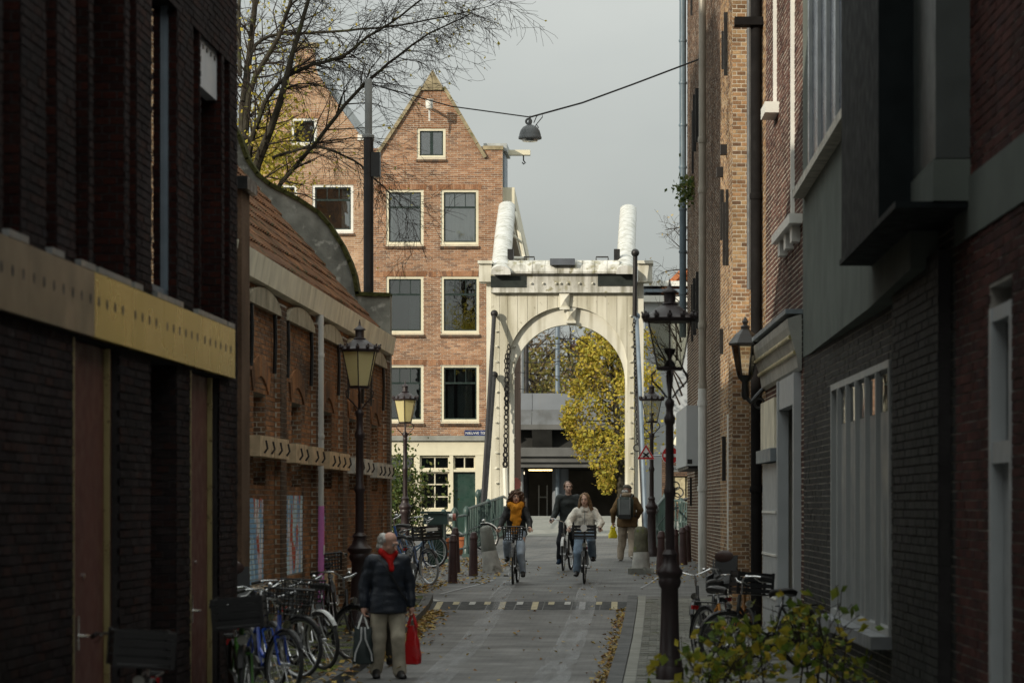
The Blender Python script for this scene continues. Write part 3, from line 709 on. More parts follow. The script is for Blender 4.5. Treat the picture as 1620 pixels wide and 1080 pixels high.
# ---------------------------------------------------------------- gabled houses across the water
HD = 94.0; S = F / HD
FH = Frame(0, HD, 1, 0, 0, -1)
hx = lambda px: (px - CX) / S
hz = lambda py: CH + (CY - py) / S
def lin(x, pts):
    for (a, b), (c, d) in zip(pts, pts[1:]):
        if x <= c: return b + (d - b) * (x - a) / (c - a)
    return pts[-1][1]
h1 = thing('gable_house', 'narrow orange brick house with pointed gable, hoist lamp and cream shopfront', 'house')
wins = {'A': [(660, 705, 203, 251)], 'B': [(611, 670, 300, 388), (698, 757, 300, 388)], 'C': [(611, 670, 437, 528), (698, 758, 437, 528)], 'D': [(611, 670, 577, 668), (698, 758, 577, 668)]}
holes = [(hx(a), hx(b), hz(d), hz(c)) for q in wins.values() for a, b, c, d in q]
xl, xr = hx(590.5), hx(795)
gl = [(hz(830), xl), (hz(236), xl), (hz(235.9), hx(600)), (hz(118), hx(683))]
gr = [(hz(830), xr), (hz(235), xr), (hz(234.9), hx(762)), (hz(118), hx(686))]
hw = brick_wall(h1, FH, xl, xr, hz(692), hz(118), holes, m_house_brick, m_mortar_pale, nobj=300, umin=lambda v: lin(v, gl), umax=lambda v: lin(v, gr), thick=.3, view=(600, 100, 790, 700))
# sloping coping stones and the tip stone
def coping(parent, a, b, fr, wid, mat, n, name='coping_stone', out=.1, thick=.4):
    a, b = V(a), V(b)
    for k in range(n):
        p, q = a.lerp(b, k / n + .004), a.lerp(b, (k + 1) / n - .004); d = (b - a).normalized(); nn = V((-d.z, 0, d.x)); nn = nn if nn.z > 0 else -nn
        f = MB(); f.prism([p - nn * .05 - V((0, out, 0)), q - nn * .05 - V((0, out, 0)), q + nn * wid - V((0, out, 0)), p + nn * wid - V((0, out, 0))], (0, thick, 0)); f.build(name, mat, parent)
m_stone = M('mossy_sandstone', (.30, .25, .16), .9, var=.3, vs=4, bump=.4, bs=20, blotch=((.14, .13, .06), .12, 5))
hp = lambda x, y: P(x, y, HD)
coping(h1, hp(596, 246), hp(667, 138), FH, .06, m_stone, 5); coping(h1, hp(768, 250), hp(702, 138), FH, .06, m_stone, 5)
f = MB(); f.prism([hp(665, 143) - V((0, .1, 0)), hp(704, 143) - V((0, .1, 0)), hp(684.5, 111) - V((0, .1, 0))], (0, .45, 0)); f.build('tip_stone', m_stone, h1)
f = MB(); FH.box(f, hx(764), hx(796), hz(237), hz(231), -.3, .05); f.build('coping_stone', m_stone, h1)
for i, (a, b, c, d) in enumerate(wins['A']): window(h1, FH, hx(a), hx(b), hz(d), hz(c), m_cream, m_bottle, 'half', None, sill=.08, glass=m_glass)
for row in 'BCD':
    for i, (a, b, c, d) in enumerate(wins[row]):
        cur_ = {('B', 0): [(.0, .12), (.88, 1)], ('B', 1): [(0.0, 1.0)], ('C', 0): [(.62, 1)], ('C', 1): [(0, .22)], ('D', 0): [(.05, .3), (.6, .95)], ('D', 1): [(.1, .3), (.4, .85)]}.get((row, i))
        window(h1, FH, hx(a), hx(b), hz(d), hz(c), m_cream, m_bottle, 'sash', cur_, sill=.09, glass=m_glass if row == 'B' else m_glass_dark)
        soldier(FH, hx(a) - .08, hx(b) + .08, hz(c), hz(c) + .17, m_house_brick, h1, .014, lean=.1, name='lintel')
    soldier(FH, hx(594), hx(606), hz(wins[row][0][2]) - .02, hz(wins[row][0][2]) + .14, m_house_brick, h1, .014, 4, name='brick_vent')
    soldier(FH, hx(678), hx(690), hz(wins[row][0][2]) - .02, hz(wins[row][0][2]) + .14, m_house_brick, h1, .014, 4, name='brick_vent')
# white hoist lamp on the gable
f = MB(); f.lathe([(.10, 0), (.12, .05), (.12, .26), (.14, .28), (.14, .3)], hp(682, 177) - V((0, .75, 0)), 10); hl = f.build('gable_lamp', m_white, h1, smooth=True)
f = MB(); f.tube([hp(682, 172) - V((0, .75, 0)), hp(682, 172) + V((0, .1, 0))], .05); f.tube([hp(682, 177) - V((0, .7, 0)), hp(682, 196) - V((0, .65, 0))], .03, 6); f.build('bracket', m_white, hl)
# roof and flank
f = MB(); ap = hp(684, 130); a, b = hp(600, 244), hp(764, 246)
f.prism([a + V((0, .3, 0)), b + V((0, .3, 0)), ap + V((0, .3, 0))], (0, 20, 0)); f.build('roof', m_tile, h1)
fl0, fl1 = V((xr, HD + .3, 0)), V((hx(795) - .75, 121, 0))
d_ = (fl1 - fl0); FS = Frame(fl0.x, fl0.y, d_.x, d_.y, d_.y, -d_.x)
f = MB(); FS.box(f, 0, d_.length, 0, 12.3, -.3, 0); FH.box(f, xl, xr, 0, hz(692), -8, -.55); f.build('flank_wall', m_brown_brick, h1)
for k in range(5):
    f = MB(); FS.box(f, k * 5.2, k * 5.2 + 5.17, 12.0, 12.55, 0, .38); FS.box(f, k * 5.2, k * 5.2 + 5.17, 11.75, 12.0, 0, .2); f.build('cornice', m_cream, h1)
f = MB(); FH.box(f, hx(767), hx(797), hz(330), hz(240), -2.3, -.4); f.build('dormer', m_zinc, h1)
f = MB(); FH.box(f, hx(764), hx(801), hz(237), hz(225), -2.5, -.3); f.build('dormer_cornice', M('grey_wood', (.36, .38, .38), .6), h1)
f = MB(); FH.box(f, hx(801), hx(836), hz(238), hz(230), -1.5, -1.2); bmh = f.build('hoist_beam', m_cream, h1)
f = MB(); f.tube([hp(825, 238) + V((0, 1.35, 0)), hp(825, 246) + V((0, 1.35, 0)), hp(828, 250) + V((0, 1.35, 0)), hp(825, 252) + V((0, 1.35, 0)), hp(823, 249) + V((0, 1.35, 0))], .025, 6); f.build('hook', m_iron, bmh)
# ground floor shop front
base = 1.0
f = MB(); FH.box(f, xl, hx(769), hz(697), hz(689), -.3, .14); f.build('cornice', m_strip, h1)
f = MB(); FH.box(f, xl, hx(769), hz(720), hz(698), -.3, .04); f.build('fascia', m_cream, h1)
for a, b in ((590.5, 614), (657, 664), (711, 717), (752, 769)): f = MB(); FH.box(f, hx(a), hx(b), base, hz(720.2), -.3, .03); f.build('post', m_cream, h1)
for a, b, kind in ((614, 657, 'w'), (664, 711, 'w'), (717, 752, 'd')):
    A, B = hx(a) + .003, hx(b) - .003
    def pan(c, d, nu, nv, par=h1):
        f = MB(); t = .05
        for q in (0, 1): FH.box(f, A if q == 0 else B - t, A + t if q == 0 else B, c, d, -.2, -.08); FH.box(f, A + t, B - t, c if q == 0 else d - t, c + t if q == 0 else d, -.2, -.08)
        for k in range(1, nu): x_ = A + (B - A) * k / nu; FH.box(f, x_ - .018, x_ + .018, c + t, d - t, -.18, -.1)
        for k in range(1, nv): z_ = c + (d - c) * k / nv; FH.box(f, A + t, B - t, z_ - .018, z_ + .018, -.179, -.101)
        wd = f.build('window', m_cream, par)
        for i in range(nu):
            for j in range(nv): f = MB(); FH.box(f, A + (B - A) * i / nu + .03, A + (B - A) * (i + 1) / nu - .03, c + (d - c) * j / nv + .03, c + (d - c) * (j + 1) / nv - .03, -.15, -.14); f.build('pane', m_glass_dark, wd)
        f = MB(); FH.box(f, A, B, c, d, -.24, -.2); f.build('room', M('grey_blind', (.33, .34, .33)) if kind == 'w' else m_dark_in, wd)
    pan(hz(742), hz(721), 2, 1)
    f = MB(); FH.box(f, A, B, hz(746), hz(742.1), -.25, .02); f.build('transom', m_cream, h1)
    if kind == 'w':
        pan(hz(805), hz(746.2), 2, 3); f = MB(); FH.box(f, A, B, base, hz(805.2), -.25, 0); f.build('stall_riser', m_cream, h1)
    else:
        f = MB(); FH.box(f, A, B, base, hz(746.2), -.2, -.12); dr = f.build('door', m_green_paint, h1); f = MB(); f.ball(FH.p(A + .1, hz(775), -.1), .03); f.build('handle', m_black, dr)
def nameplate(name, label, fr, u0, u1, v0, v1, text, w, size):
    f = MB(); fr.box(f, u0, u1, v0, v1, w, w + .03); o = f.build(name, M('blue_enamel', (.012, .025, .11), .3, var=.1, bump=0), None, label=label, category='street sign')
    c = bpy.data.curves.new('lettering', 'FONT'); c.body = text; c.size = size; c.align_x = 'LEFT'; c.align_y = 'CENTER'; c.extrude = .002; c.materials.append(m_white)
    tmp = bpy.data.objects.new('lettering_outline', c); col.objects.link(tmp)
    me = bpy.data.meshes.new_from_object(tmp.evaluated_get(bpy.context.evaluated_depsgraph_get())); bpy.data.objects.remove(tmp)
    t = link('lettering', me, o)
    q = fr.p(u0 + .03, (v0 + v1) / 2, w + .034); U, Nn = fr.U, fr.N
    t.matrix_local = Matrix(((U.x, 0, Nn.x, q.x), (U.y, 0, Nn.y, q.y), (0, 1, 0, q.z), (0, 0, 0, 1)))
    return o
nameplate('street_name_sign', 'blue street name plate on the orange brick house', FH, hx(735), hx(775), hz(690), hz(680), 'NIEUWE TEERTUINEN', .03, .12)
# neighbouring house
h2 = thing('gable_house', 'buff brick neck-gabled house behind the bare tree', 'house')
xl2, xr2 = hx(385), hx(589)
gl2 = [(hz(830), xl2), (hz(228), xl2), (hz(227.9), hx(392)), (hz(190), hx(415)), (hz(150), hx(440)), (hz(118), hx(462)), (hz(105), hx(467)), (hz(75), hx(468))]
gr2 = [(hz(830), xr2), (hz(220), xr2), (hz(219.9), hx(574)), (hz(190), hx(552)), (hz(150), hx(524)), (hz(118), hx(503)), (hz(105), hx(499)), (hz(75), hx(498))]
wins2 = [(461, 501, 187, 230), (494, 559, 292, 368), (410, 470, 292, 368), (494, 559, 430, 520), (410, 470, 430, 520)]
holes2 = [(hx(a), hx(b), hz(d), hz(c)) for a, b, c, d in wins2]
brick_wall(h2, FH, xl2, xr2, hz(700), hz(75), holes2, m_house_brick2, m_mortar_pale, nobj=200, umin=lambda v: lin(v, gl2), umax=lambda v: lin(v, gr2), thick=.3, view=(400, 70, 590, 470))
f = MB(); FH.box(f, hx(463), hx(503), hz(75), hz(68), -.35, .08); f.build('cap_stone', m_stone, h2)
for i, (a, b, c, d) in enumerate(wins2):
    window(h2, FH, hx(a), hx(b), hz(d), hz(c), m_white, m_bottle, 'sash' if i else 'plain', [(.72, 1)] if i == 1 else None, sill=.08, bars=2 if i else 1)
    soldier(FH, hx(a) - .08, hx(b) + .08, hz(c), hz(c) + .17, m_house_brick2, h2, .014, lean=.1)
for i in range(len(gr2) - 4):
    pass
m_leadroof = M('grey_lead', (.20, .23, .25), .5, metal=.2, var=.2)
rp_ = [(574, 215), (552, 185), (524, 146), (505, 117)]
for (a, b), (c, d) in zip(rp_, rp_[1:]):
    f = MB(); p, q = hp(a, b), hp(c, d); f.prism([p - V((0, .1, 0)), q - V((0, .1, 0)), q + V((.16, -.1, .1)), p + V((.16, -.1, .1))], (0, 1.2, 0)); f.build('gable_flashing', m_leadroof, h2)
f = MB(); FH.box(f, hx(566), hx(590), hz(222), hz(213), -.4, .06); f.build('shoulder_stone', m_white, h2)
f = MB(); f.prism([hp(392, 228) + V((0, .3, 0)), hp(572, 220) + V((0, .3, 0)), hp(503, 118) + V((0, .3, 0)), hp(462, 118) + V((0, .3, 0))], (0, 14, 0)); FH.box(f, xl2, xr2, 0, hz(230), -9, -1.2); f.build('roof', m_leadroof, h2)
f = MB(); FH.box(f, xl2, xr2, .9, hz(700), -.4, 0); f.build('shop_front', m_cream, h2)
# ---------------------------------------------------------------- drawbridge portal
TD = 75.0; ts = F / TD
FB = Frame(0, TD, 1, 0, 0, -1)
tx = lambda px: (px - CX) / ts
tz = lambda py: CH + (CY - py) / ts
br = thing('drawbridge_portal', 'cream wooden drawbridge gate with round arch and white balance arms', 'drawbridge')
def arch_panel(D, x0, x1, ztop, zbot, cx_, Rr, zspr, depth, n=28):
    f = MB(); a = []
    for k in range(n + 1):
        t = math.pi * k / n; a.append((cx_ - Rr * math.cos(t), zspr + Rr * math.sin(t)))
    def q(p, y): return (p[0], y, p[1])
    for y, o in ((D, 0), (D + depth, 1)):
        for (p, r_) in zip(a, a[1:]):
            f.face([q(p, y), q(r_, y), (r_[0], y, ztop), (p[0], y, ztop)])
        f.face([(x0, y, zbot), (a[0][0], y, zbot), q(a[0], y), (a[0][0], y, ztop), (x0, y, ztop)])
        f.face([(a[-1][0], y, zbot), (x1, y, zbot), (x1, y, ztop), (a[-1][0], y, ztop), q(a[-1], y)])
    a2 = [(a[0][0], zbot)] + a + [(a[-1][0], zbot)]
    for p, r_ in zip(a2, a2[1:]): f.face([q(p, D), q(p, D + depth), q(r_, D + depth), q(r_, D)])
    for xx in (x0, x1): f.face([(xx, D, zbot), (xx, D, ztop), (xx, D + depth, ztop), (xx, D + depth, zbot)])
    f.face([(x0, D, ztop), (x1, D, ztop), (x1, D + depth, ztop), (x0, D + depth, ztop)])
    return f
zb = 1.3
# vertical boards make up the front: each board its own piece
def arch_lower(x, cx_, Rr, zs): return zs + math.sqrt(max(0, Rr * Rr - (x - cx_) ** 2)) if abs(x - cx_) < Rr else zb
fcx, fR, fz = tx(897.5), 95 / ts, tz(580)
x0, x1 = tx(777), tx(1003)
edges = [x0, tx(790), tx(803.2)] + [tx(803.2 + k * 15.7) for k in range(1, 12)] + [tx(992), x1]
for a, b in zip(edges, edges[1:]):
    f = MB(); n = 4; ax, bx_ = a + .004, b - .004
    pts = [(ax + (bx_ - ax) * k / n) for k in range(n + 1)]
    low_ = [arch_lower(p if abs((a + b) / 2 - fcx) < fR else a if a < fcx - fR else b, fcx, fR, fz) for p in pts]
    if abs((a + b) / 2 - fcx) < fR: low_ = [max(l, fz) for l in low_]
    else: low_ = [zb] * (n + 1)
    yj = TD + rnd.uniform(-.003, .003)
    f.prism([(p, yj, l) for p, l in zip(pts, low_)] + [(bx_, yj, tz(464)), (ax, yj, tz(464))], (0, .06, 0)); f.build('board', m_tower, br)
f = arch_panel(TD + .13, x0 + .02, x1 - .02, tz(466), zb, tx(899.5), 89 / ts, tz(602), .35); f.build('arch_ring', m_tower_trim, br)
f = arch_panel(TD + .06, x0 + .01, x1 - .01, tz(465), zb, fcx, fR, fz, .069); f.build('portal_backing', m_tower_trim, br)
for a, b in ((769, 776.6), (1003.4, 1018)): f = MB(); FB.box(f, tx(a), tx(b), zb, tz(445), -.5, -.12); f.build('post', m_tower_trim, br)
# plinths
for a, b in ((768, 816), (990, 1020)): f = MB(); FB.box(f, tx(a), tx(b), .75, zb - .005, -.7, .05); f.build('plinth', m_black, br)
# key stones
for (x, y0, y1, w0, w1, dd) in ((893.5, 463, 491, 9, 6.5, 0), (903, 487, 512, 9, 6.5, .1)):
    f = MB(); c = tx(x)
    f.prism([(c - w1 / ts, TD + dd, tz(y1 - 5)), (c + w1 / ts, TD + dd, tz(y1 - 5)), (c + w0 / ts, TD + dd, tz(y0)), (c - w0 / ts, TD + dd, tz(y0))], (0, -.09, 0)); ks = f.build('key_block', m_tower_trim, br)
    f = MB(); o = V((c, TD + dd - .2, tz((y0 + y1) / 2 - 2))); q = [V((c - w1 / ts, TD + dd - .09, tz(y1 - 5))), V((c + w1 / ts, TD + dd - .09, tz(y1 - 5))), V((c + w0 / ts, TD + dd - .09, tz(y0))), V((c - w0 / ts, TD + dd - .09, tz(y0)))]
    for i in range(4): f.face([q[i], q[(i + 1) % 4], o])
    FB.box(f, c - (w1 + 1.5) / ts, c + (w1 + 1.5) / ts, tz(y1 - 1), tz(y1 - 5), -dd - .01, -dd + .13); f.build('key_facets', m_tower_trim, ks)
# beam: boarding, dark inserts, lead cover sheets
f = MB(); FB.box(f, tx(777), tx(1004), tz(463.5), tz(433), -.6, .16); f.build('cross_beam', m_lead, br)
for a, b, c, d in ((777, 833, 437, 455), (946, 1005, 435, 453)): f = MB(); FB.box(f, tx(a), tx(b), tz(d), tz(c), .1, .185); f.build('dark_insert', M('black_green_paint', (.008, .014, .011), .5, var=.2), br)
xs_ = [804 + k * 19.6 for k in range(10)]
for a, b in zip(xs_, xs_[1:]):
    f = MB(); A, B = tx(a) + .004, tx(b) - .004
    pr = [(.30, tz(434)), (.31, tz(431)), (.22, tz(420)), (.05, tz(412)), (-.4, tz(411)), (-.4, tz(434))]
    f.prism([(A, TD - q, z) for q, z in pr], (B - A, 0, 0)); f.build('lead_sheet', m_lead, br)
f = MB(); FB.box(f, tx(871), tx(910), tz(421), tz(411), .1, .42); f.build('nameboard', M('grey_blue_board', (.09, .10, .12), .5), br)
for px in (832, 840): pass
for a, b in ((829, 845), (943, 962)):
    f = MB(); f.tube([(tx(a), TD + .1, tz(411)), (tx(a), TD + .1, tz(406)), (tx(b), TD + .1, tz(406)), (tx(b), TD + .1, tz(411))], .022, 6); f.build('hand_grip', m_iron, br)
for a, b, c, d in ((758, 778, 413, 446), (1009, 1032, 413, 446)):
    f = MB(); FB.box(f, tx(a), tx(b), tz(d), tz(c + 5), -.6, .12); bx_ = f.build('corner_box', m_tower_trim, br); f = MB(); FB.box(f, tx(a - 1.5), tx(b + 1.5), tz(c + 4.8), tz(c), -.65, .2); f.build('cap', m_tower_trim, bx_)
for k, px in enumerate((841, 860, 880, 887, 898, 917, 938)):   # bolts
    f = MB(); f.lathe([(.035, 0), (.03, .05), (.012, .07)], (0, 0, 0), 8); f.v = [(tx(px) + x, TD - .16 - z, tz(449) + y) for x, y, z in f.v]; f.build('bolt', m_tower_trim, br)
for py in range(500, 840, 24):
    for px in (786, 812, 998):
        f = MB(); f.lathe([(.03, 0), (.026, .05), (.01, .065)], (0, 0, 0), 7); f.v = [(tx(px + rnd.uniform(-2, 2)) + x, TD - (.0 if px != 812 else -.13) - z, tz(py) + y) for x, y, z in f.v]; f.build('bolt', m_tower_trim, br)
# balance arms: round-topped, weathered white, rising away over the deck
for (xa, xb, ya, xc, xd, yc, nm) in ((777, 808, 431, 789, 815, 327, 1), (975, 1004, 430, 981, 1007, 332, 2)):
    A = [P(xa, ya, TD - .4), P(xb, ya, TD - .4)]; B = [P(xc, yc, 89.0), P(xd, yc, 89.0)]
    f = MB(); n = 9; ring0, ring1 = [], []
    for k in range(n):
        t = math.pi * k / (n - 1)
        for ring, (p, q) in ((ring0, A), (ring1, B)):
            c = (p + q) / 2; r = (q - p).length / 2
            ring.append(c + V((-r * math.cos(t), -.06, .17 * math.sin(t))))
    for ring in (ring0, ring1):
        dz_ = -.06 if ring is ring0 else -.3
        ring.append(ring[-1] + V((0, 0, dz_))); ring.append(ring[0] + V((0, 0, dz_)))
    m_ = n + 2; segs = 24; rows = []
    for s_ in range(segs + 1):
        t = s_ / segs; rows.append([a.lerp(b, t) + V((0, 0, .35 * math.sin(math.pi * t * .5) * (1 - t))) for a, b in zip(ring0, ring1)])
    f._add([v for r_ in rows for v in r_], [(s_ * m_ + k, s_ * m_ + (k + 1) % m_, (s_ + 1) * m_ + (k + 1) % m_, (s_ + 1) * m_ + k) for s_ in range(segs) for k in range(m_)])
    f.face(rows[0]); f.face(rows[-1]); am = f.build('balance_arm', m_arm, br, smooth=True)
    f = MB(); e = rows[-1]; c = (e[0] + e[n - 1]) / 2; f.box(c + V((0, .08, -.12)), ((e[n - 1] - e[0]).length - .02, .1, .4)); f.build('arm_end', m_tower_trim, am)
    if nm == 1:
        c0, c1 = P(809, 408, 76), P(815, 336, 89); c2 = P(829, 408, 88)
        for a_, b_, r_ in ((c1, c2, .06), (c0.lerp(c1, .45), c2.lerp(c1, .35), .04), (c0, c2, .05)): f = MB(); f.tube([a_, b_], r_, 6); f.build('arm_strut', m_tower, am)
    f = MB(); q = P(808 if nm == 1 else 976, 405, 76); f.box(q, (.16, .3, .35)); f.build('pivot', m_black, am)
# iron side stays and tie rods, chains
for pts, r in (([(782, 496, 74.8), (760, 861, 71.5)], .055), ([(782, 593, 74.8), (762, 861, 71.5)], .055), ([(1007, 500, 74.8), (1012, 600, 73.5), (1022, 845, 71.8)], .055), ([(1007, 590, 74.8), (1019, 845, 71.8)], .045), ([(1005, 400, 74.4), (1004, 500, 74.6)], .06)):
    f = MB(); f.tube([P(*q) for q in pts], r, 8); f.ball(P(*pts[0]), r * 1.8); f.build('stay_rod', m_iron if len(pts) == 2 else m_zinc, br, smooth=True)
def chain(parent, a, b, link_l, link_w, r, mat, name='chain'):
    n = int((a - b).length / (link_l * .8)); f = MB()
    for k in range(n):
        c = a.lerp(b, (k + .5) / n); pts = []
        for t in range(9):
            an = 2 * math.pi * t / 8; h, w_ = math.sin(an) * link_l / 2, math.cos(an) * link_w / 2
            pts.append(c + (V((w_, 0, h)) if k % 2 else V((w_ * .5, w_ * .85, h))))
        f.tube(pts, r, 5, cap=False)
    return f.build(name, mat, parent, kind='stuff')
chain(br, P(805, 545, 74.95), P(798, 745, 74.6), .15, .10, .016, m_iron); chain(br, P(801, 560, 74.95), P(800, 745, 74.6), .15, .10, .016, m_iron)
chain(br, P(1003, 505, 74.6), P(1009, 700, 74.2), .12, .08, .014, m_iron)
f = MB(); f.torus(P(1008, 708, 74.2), .09, .018, 'Y', 16); f.build('chain_ring', m_iron, br)
f = MB(); f.tube([P(799, 740, 74.6), P(801, 800, 74.5)], .07, 8); FB.box(f, tx(806), tx(813.5), zb, tz(590), -.12, .03); f.build('guide_post', m_tower_trim, br)
# ---------------------------------------------------------------- right side of the street
FR = Frame(3.073, 0, -.037, 1, -1, -.037)
ru = FR.u
rv = FR.v
uA, uB, uC, uD, uE_, uF = ru(1087.5), ru(1140), ru(1212), ru(1272), ru(1412), ru(1513)
m_pipe_grey = M('lead_grey_pipe', (.10, .105, .11), .6)
m_mattblack = M('matt_black_pipe', (.012, .011, .011), .8, var=.3, bump=.1, spec=.2)
# weathered warehouse at the bridge end
w1 = thing('brick_warehouse', 'weathered brown warehouse with iron shutters and pale drain pipe by the bridge', 'building')
brick_wall(w1, FR, uB, uA, 0, 15.5, (), m_brown_brick, m_mortar_pale, nobj=250, J=.017, proud=.004, thick=.4, view=(1085, 0, 1150, 950))
f = MB(); FR.box(f, uB, uA, .0, 15.5, -9, -.42); f.build('building_core', m_brown_brick, w1)
f = MB(); q = uA - .25; f.tube([FR.p(q, 15.4, .12), FR.p(q, 6.0, .12)], .085, 10)
for z in range(7, 15): f.lathe([(.095, 0), (.1, .03), (.095, .06)], FR.p(q, z, .12), 10)
f.build('drain_pipe', M('blue_grey_pipe', (.10, .14, .17), .45, var=.2, bump=.05), w1, smooth=True)
q = ru(1127)
f = MB(); f.tube([FR.p(q, 14.5, .2), FR.p(q, 4.3, .2)], .072, 12)
for z in (12.2, 9.3, 8.3, 5.6, 4.4): f.lathe([(.085, -.06), (.092, 0), (.085, .06)], FR.p(q, z, .2), 12)
f.build('drain_pipe', M('tan_metal_pipe', (.34, .31, .26), .45, metal=.2, var=.12), w1, smooth=True)
f = MB(); f.tube([FR.p(q, 4.35, .2), FR.p(q, .15, .2)], .085, 12); f.lathe([(.1, 0), (.1, .1)], FR.p(q, 2.3, .2), 12); f.lathe([(.1, 0), (.1, .1)], FR.p(q, 4.0, .2), 12)
f.build('drain_pipe', m_pipe, w1, smooth=True)
def shutter(parent, px, y0, y1, out=.34, mat=None, th=.05):
    u_ = ru(px); f = MB(); a, b = rv(px, y1), rv(px, y0); FR.box(f, u_ - th / 2, u_ + th / 2, a, b, .02, out); s = f.build('shutter', mat or m_black, parent)
    for k in range(1, 5): z = a + (b - a) * k / 5; f = MB(); FR.box(f, u_ - th / 2 - .012, u_ - th / 2 - .001, z - .03, z + .03, .05, out - .03); f.build('slat', m_iron, s)
for px, y0, y1 in ((1097, -30, 25), (1099, 175, 275), (1103, 150, 240), (1107, 140, 225), (1098, 450, 540), (1103, 440, 530), (1108, 430, 520), (1096, 755, 800)): shutter(w1, px, y0, y1, .07 if px < 1100 else .1)
# the sunny bay of the warehouse
w2 = thing('brick_warehouse', 'sunlit warm brick warehouse wall with shutters and a black rain pipe', 'building')
shut = [(1153, 20, 130), (1158, 5, 110), (1163, 300, 420), (1166, 280, 400), (1156, 410, 520)]
brick_wall(w2, FR, uC, uB - .004, 0, 15, (), m_warm_brick, m_mortar_pale, nobj=250, J=.017, proud=.004, thick=.4, view=(1150, 0, 1215, 950))
f = MB(); FR.box(f, uC, uB - .004, .0, 15, -9, -.42); f.build('building_core', m_warm_brick, w2)
q = ru(1186); brick_wall(w2, FR, q, q + .9, 0, 15, (), m_warm_brick, m_mortar_pale, J=.017, proud=.004, thick=.28, w=.28, name='pier')
brick_wall(w2, FR.sub(q, .28), .004, .27, 0, 15, (), m_warm_brick, m_mortar_pale, L=.13, J=.015, thick=.03, w=.006, name='pier')
for px, y0, y1 in ((1149, 50, 110), (1153, 20, 120), (1147, 300, 380), (1151, 320, 420), (1156, 300, 420), (1146, 520, 560), (1150, 690, 760), (1163, 690, 770), (1158, 690, 760)): shutter(w2, px, y0, y1, .09)
for px, py in ((1150, 245), (1144, 280)): 
    f = MB(); FR.box(f, ru(px) - .1, ru(px) + .1, rv(px, py), rv(px, py) + .18, 0, .12); f.build('wall_lug', m_iron, w2)
q = ru(1207); f = MB(); f.tube([FR.p(q, 14, .1), FR.p(q, .2, .1)], .085, 12); f.box(FR.p(q, rv(1203, 45), .18), (.5, .3, .12))
for z in (2.2, 4.4, 6.6): f.lathe([(.095, 0), (.105, .04), (.095, .1)], FR.p(q, z, .1), 12)
f.build('rain_pipe', m_mattblack, w2, smooth=True)
q = ru(1193); f = MB(); f.tube([FR.p(q, 14, .08), FR.p(q, 5.4, .08)], .035, 8); f.build('cable_pipe', m_pipe_grey, w2)
q = ru(1169); f = MB(); FR.box(f, q - .07, q + .07, .2, rv(1169, 655), .08, .2); f.build('cable_duct', m_white, w2)
# power cabinet on the wall
f = MB(); a, b = ru(1118), ru(1099); FR.box(f, a, b, rv(1112, 738), rv(1112, 645), .01, .42); pc = f.build('meter_cabinet', M('pale_grey_cabinet', (.43, .45, .46), .5, var=.05), None, label='pale grey metal cabinet fixed to the brown warehouse wall', category='cabinet')
f = MB(); FR.box(f, a + .05, b - .05, rv(1112, 738) - .06, rv(1112, 738) - .003, .05, .38); f.build('base', m_iron, pc)
f = MB(); FR.box(f, a - .003, a - .001, rv(1112, 735), rv(1112, 728), .3, .4); f.build('label_plate', m_black, pc)
# reddish house with the carved door hood
w3 = thing('brick_house', 'purple-red brick house with grey carved door hood and white door frame', 'house')
dA, dB = ru(1244), ru(1270)
brick_wall(w3, FR, uD, uC - .004, 0, 11, [(ru(1268), ru(1240), 0, 3.55)], m_red_brick, m_mortar_pale, nobj=250, J=.017, proud=.004, thick=.4, view=(1205, 0, 1275, 1000))
f = MB(); FR.box(f, uD, uC - .004, 0, 11, -9, -.42); f.build('building_core', m_red_brick, w3)
for px, y0 in ((1229, 170), (1257, 340)):
    f = MB(); q = ru(px); FR.box(f, q - .05, q + .05, rv(px, y0), 11, .0, .05); f.build('stone_strip', m_white, w3)
f = MB(); FR.box(f, ru(1233), ru(1226), rv(1229, 185), rv(1229, 168), 0, .2); f.build('corbel', m_white, w3)
a, b = ru(1270), ru(1240)
f = MB(); z = rv(1255, 370); FR.box(f, a, b, z, z + .12, 0, .17); f.build('window_ledge', m_white, w3)
for k in range(3): f = MB(); c = a + (b - a) * (k + .5) / 3; FR.box(f, c - .15, c + .15, z - .2, z - .003, 0, .11); f.build('corbel', m_white, w3)
# door: hood, frame, leaf
m_hood = M('grey_carved_wood', (.30, .30, .27), .5, var=.2, vs=3, bump=.2)
m_cool = M('cool_white_paint', (.38, .40, .41), .5, var=.06, bump=.04)
a, b = ru(1271), ru(1212); zt = 4.35
f = MB(); f.prism([FR.p(a, 3.7, .02), FR.p(a, 3.74, .07), FR.p(a, 3.9, .09), FR.p(a, 4.1, .15), FR.p(a, 4.25, .19), FR.p(a, zt, .20), FR.p(a, zt + .06, .02)], FR.U * (b - a)); hd = f.build('door_hood', m_hood, w3)
for w_, z_ in ((.10, 3.93), (.16, 4.12)): f = MB(); f.tube([FR.p(a + .02, z_, w_), FR.p(b - .02, z_, w_)], .03, 8); f.build('moulding', m_brassjamb, hd)
f = MB(); FR.box(f, a - .01, b + .01, zt + .06, zt + .12, 0, .23); f.build('hood_flashing', m_leadroof, hd)
a, b = ru(1268), ru(1240)
f = MB()
for s_ in (a, b - .17): FR.box(f, s_, s_ + .17, .1, 3.69, -.05, .10)
FR.box(f, a + .17, b - .17, 3.3, 3.69, -.05, .08); f.build('door_frame', m_cool, w3)
f = MB(); FR.box(f, a + .17, b - .17, .1, 3.3, -.2, -.12); dr = f.build('door', m_cool, w3)
n = 5
for k in range(n):
    f = MB(); c0 = a + .25 + k * (b - a - .5) / n; FR.box(f, c0, c0 + (b - a - .5) / n - .1, 1.2, 3.2, -.119, -.10); f.build('pane', m_glass_dark, dr)
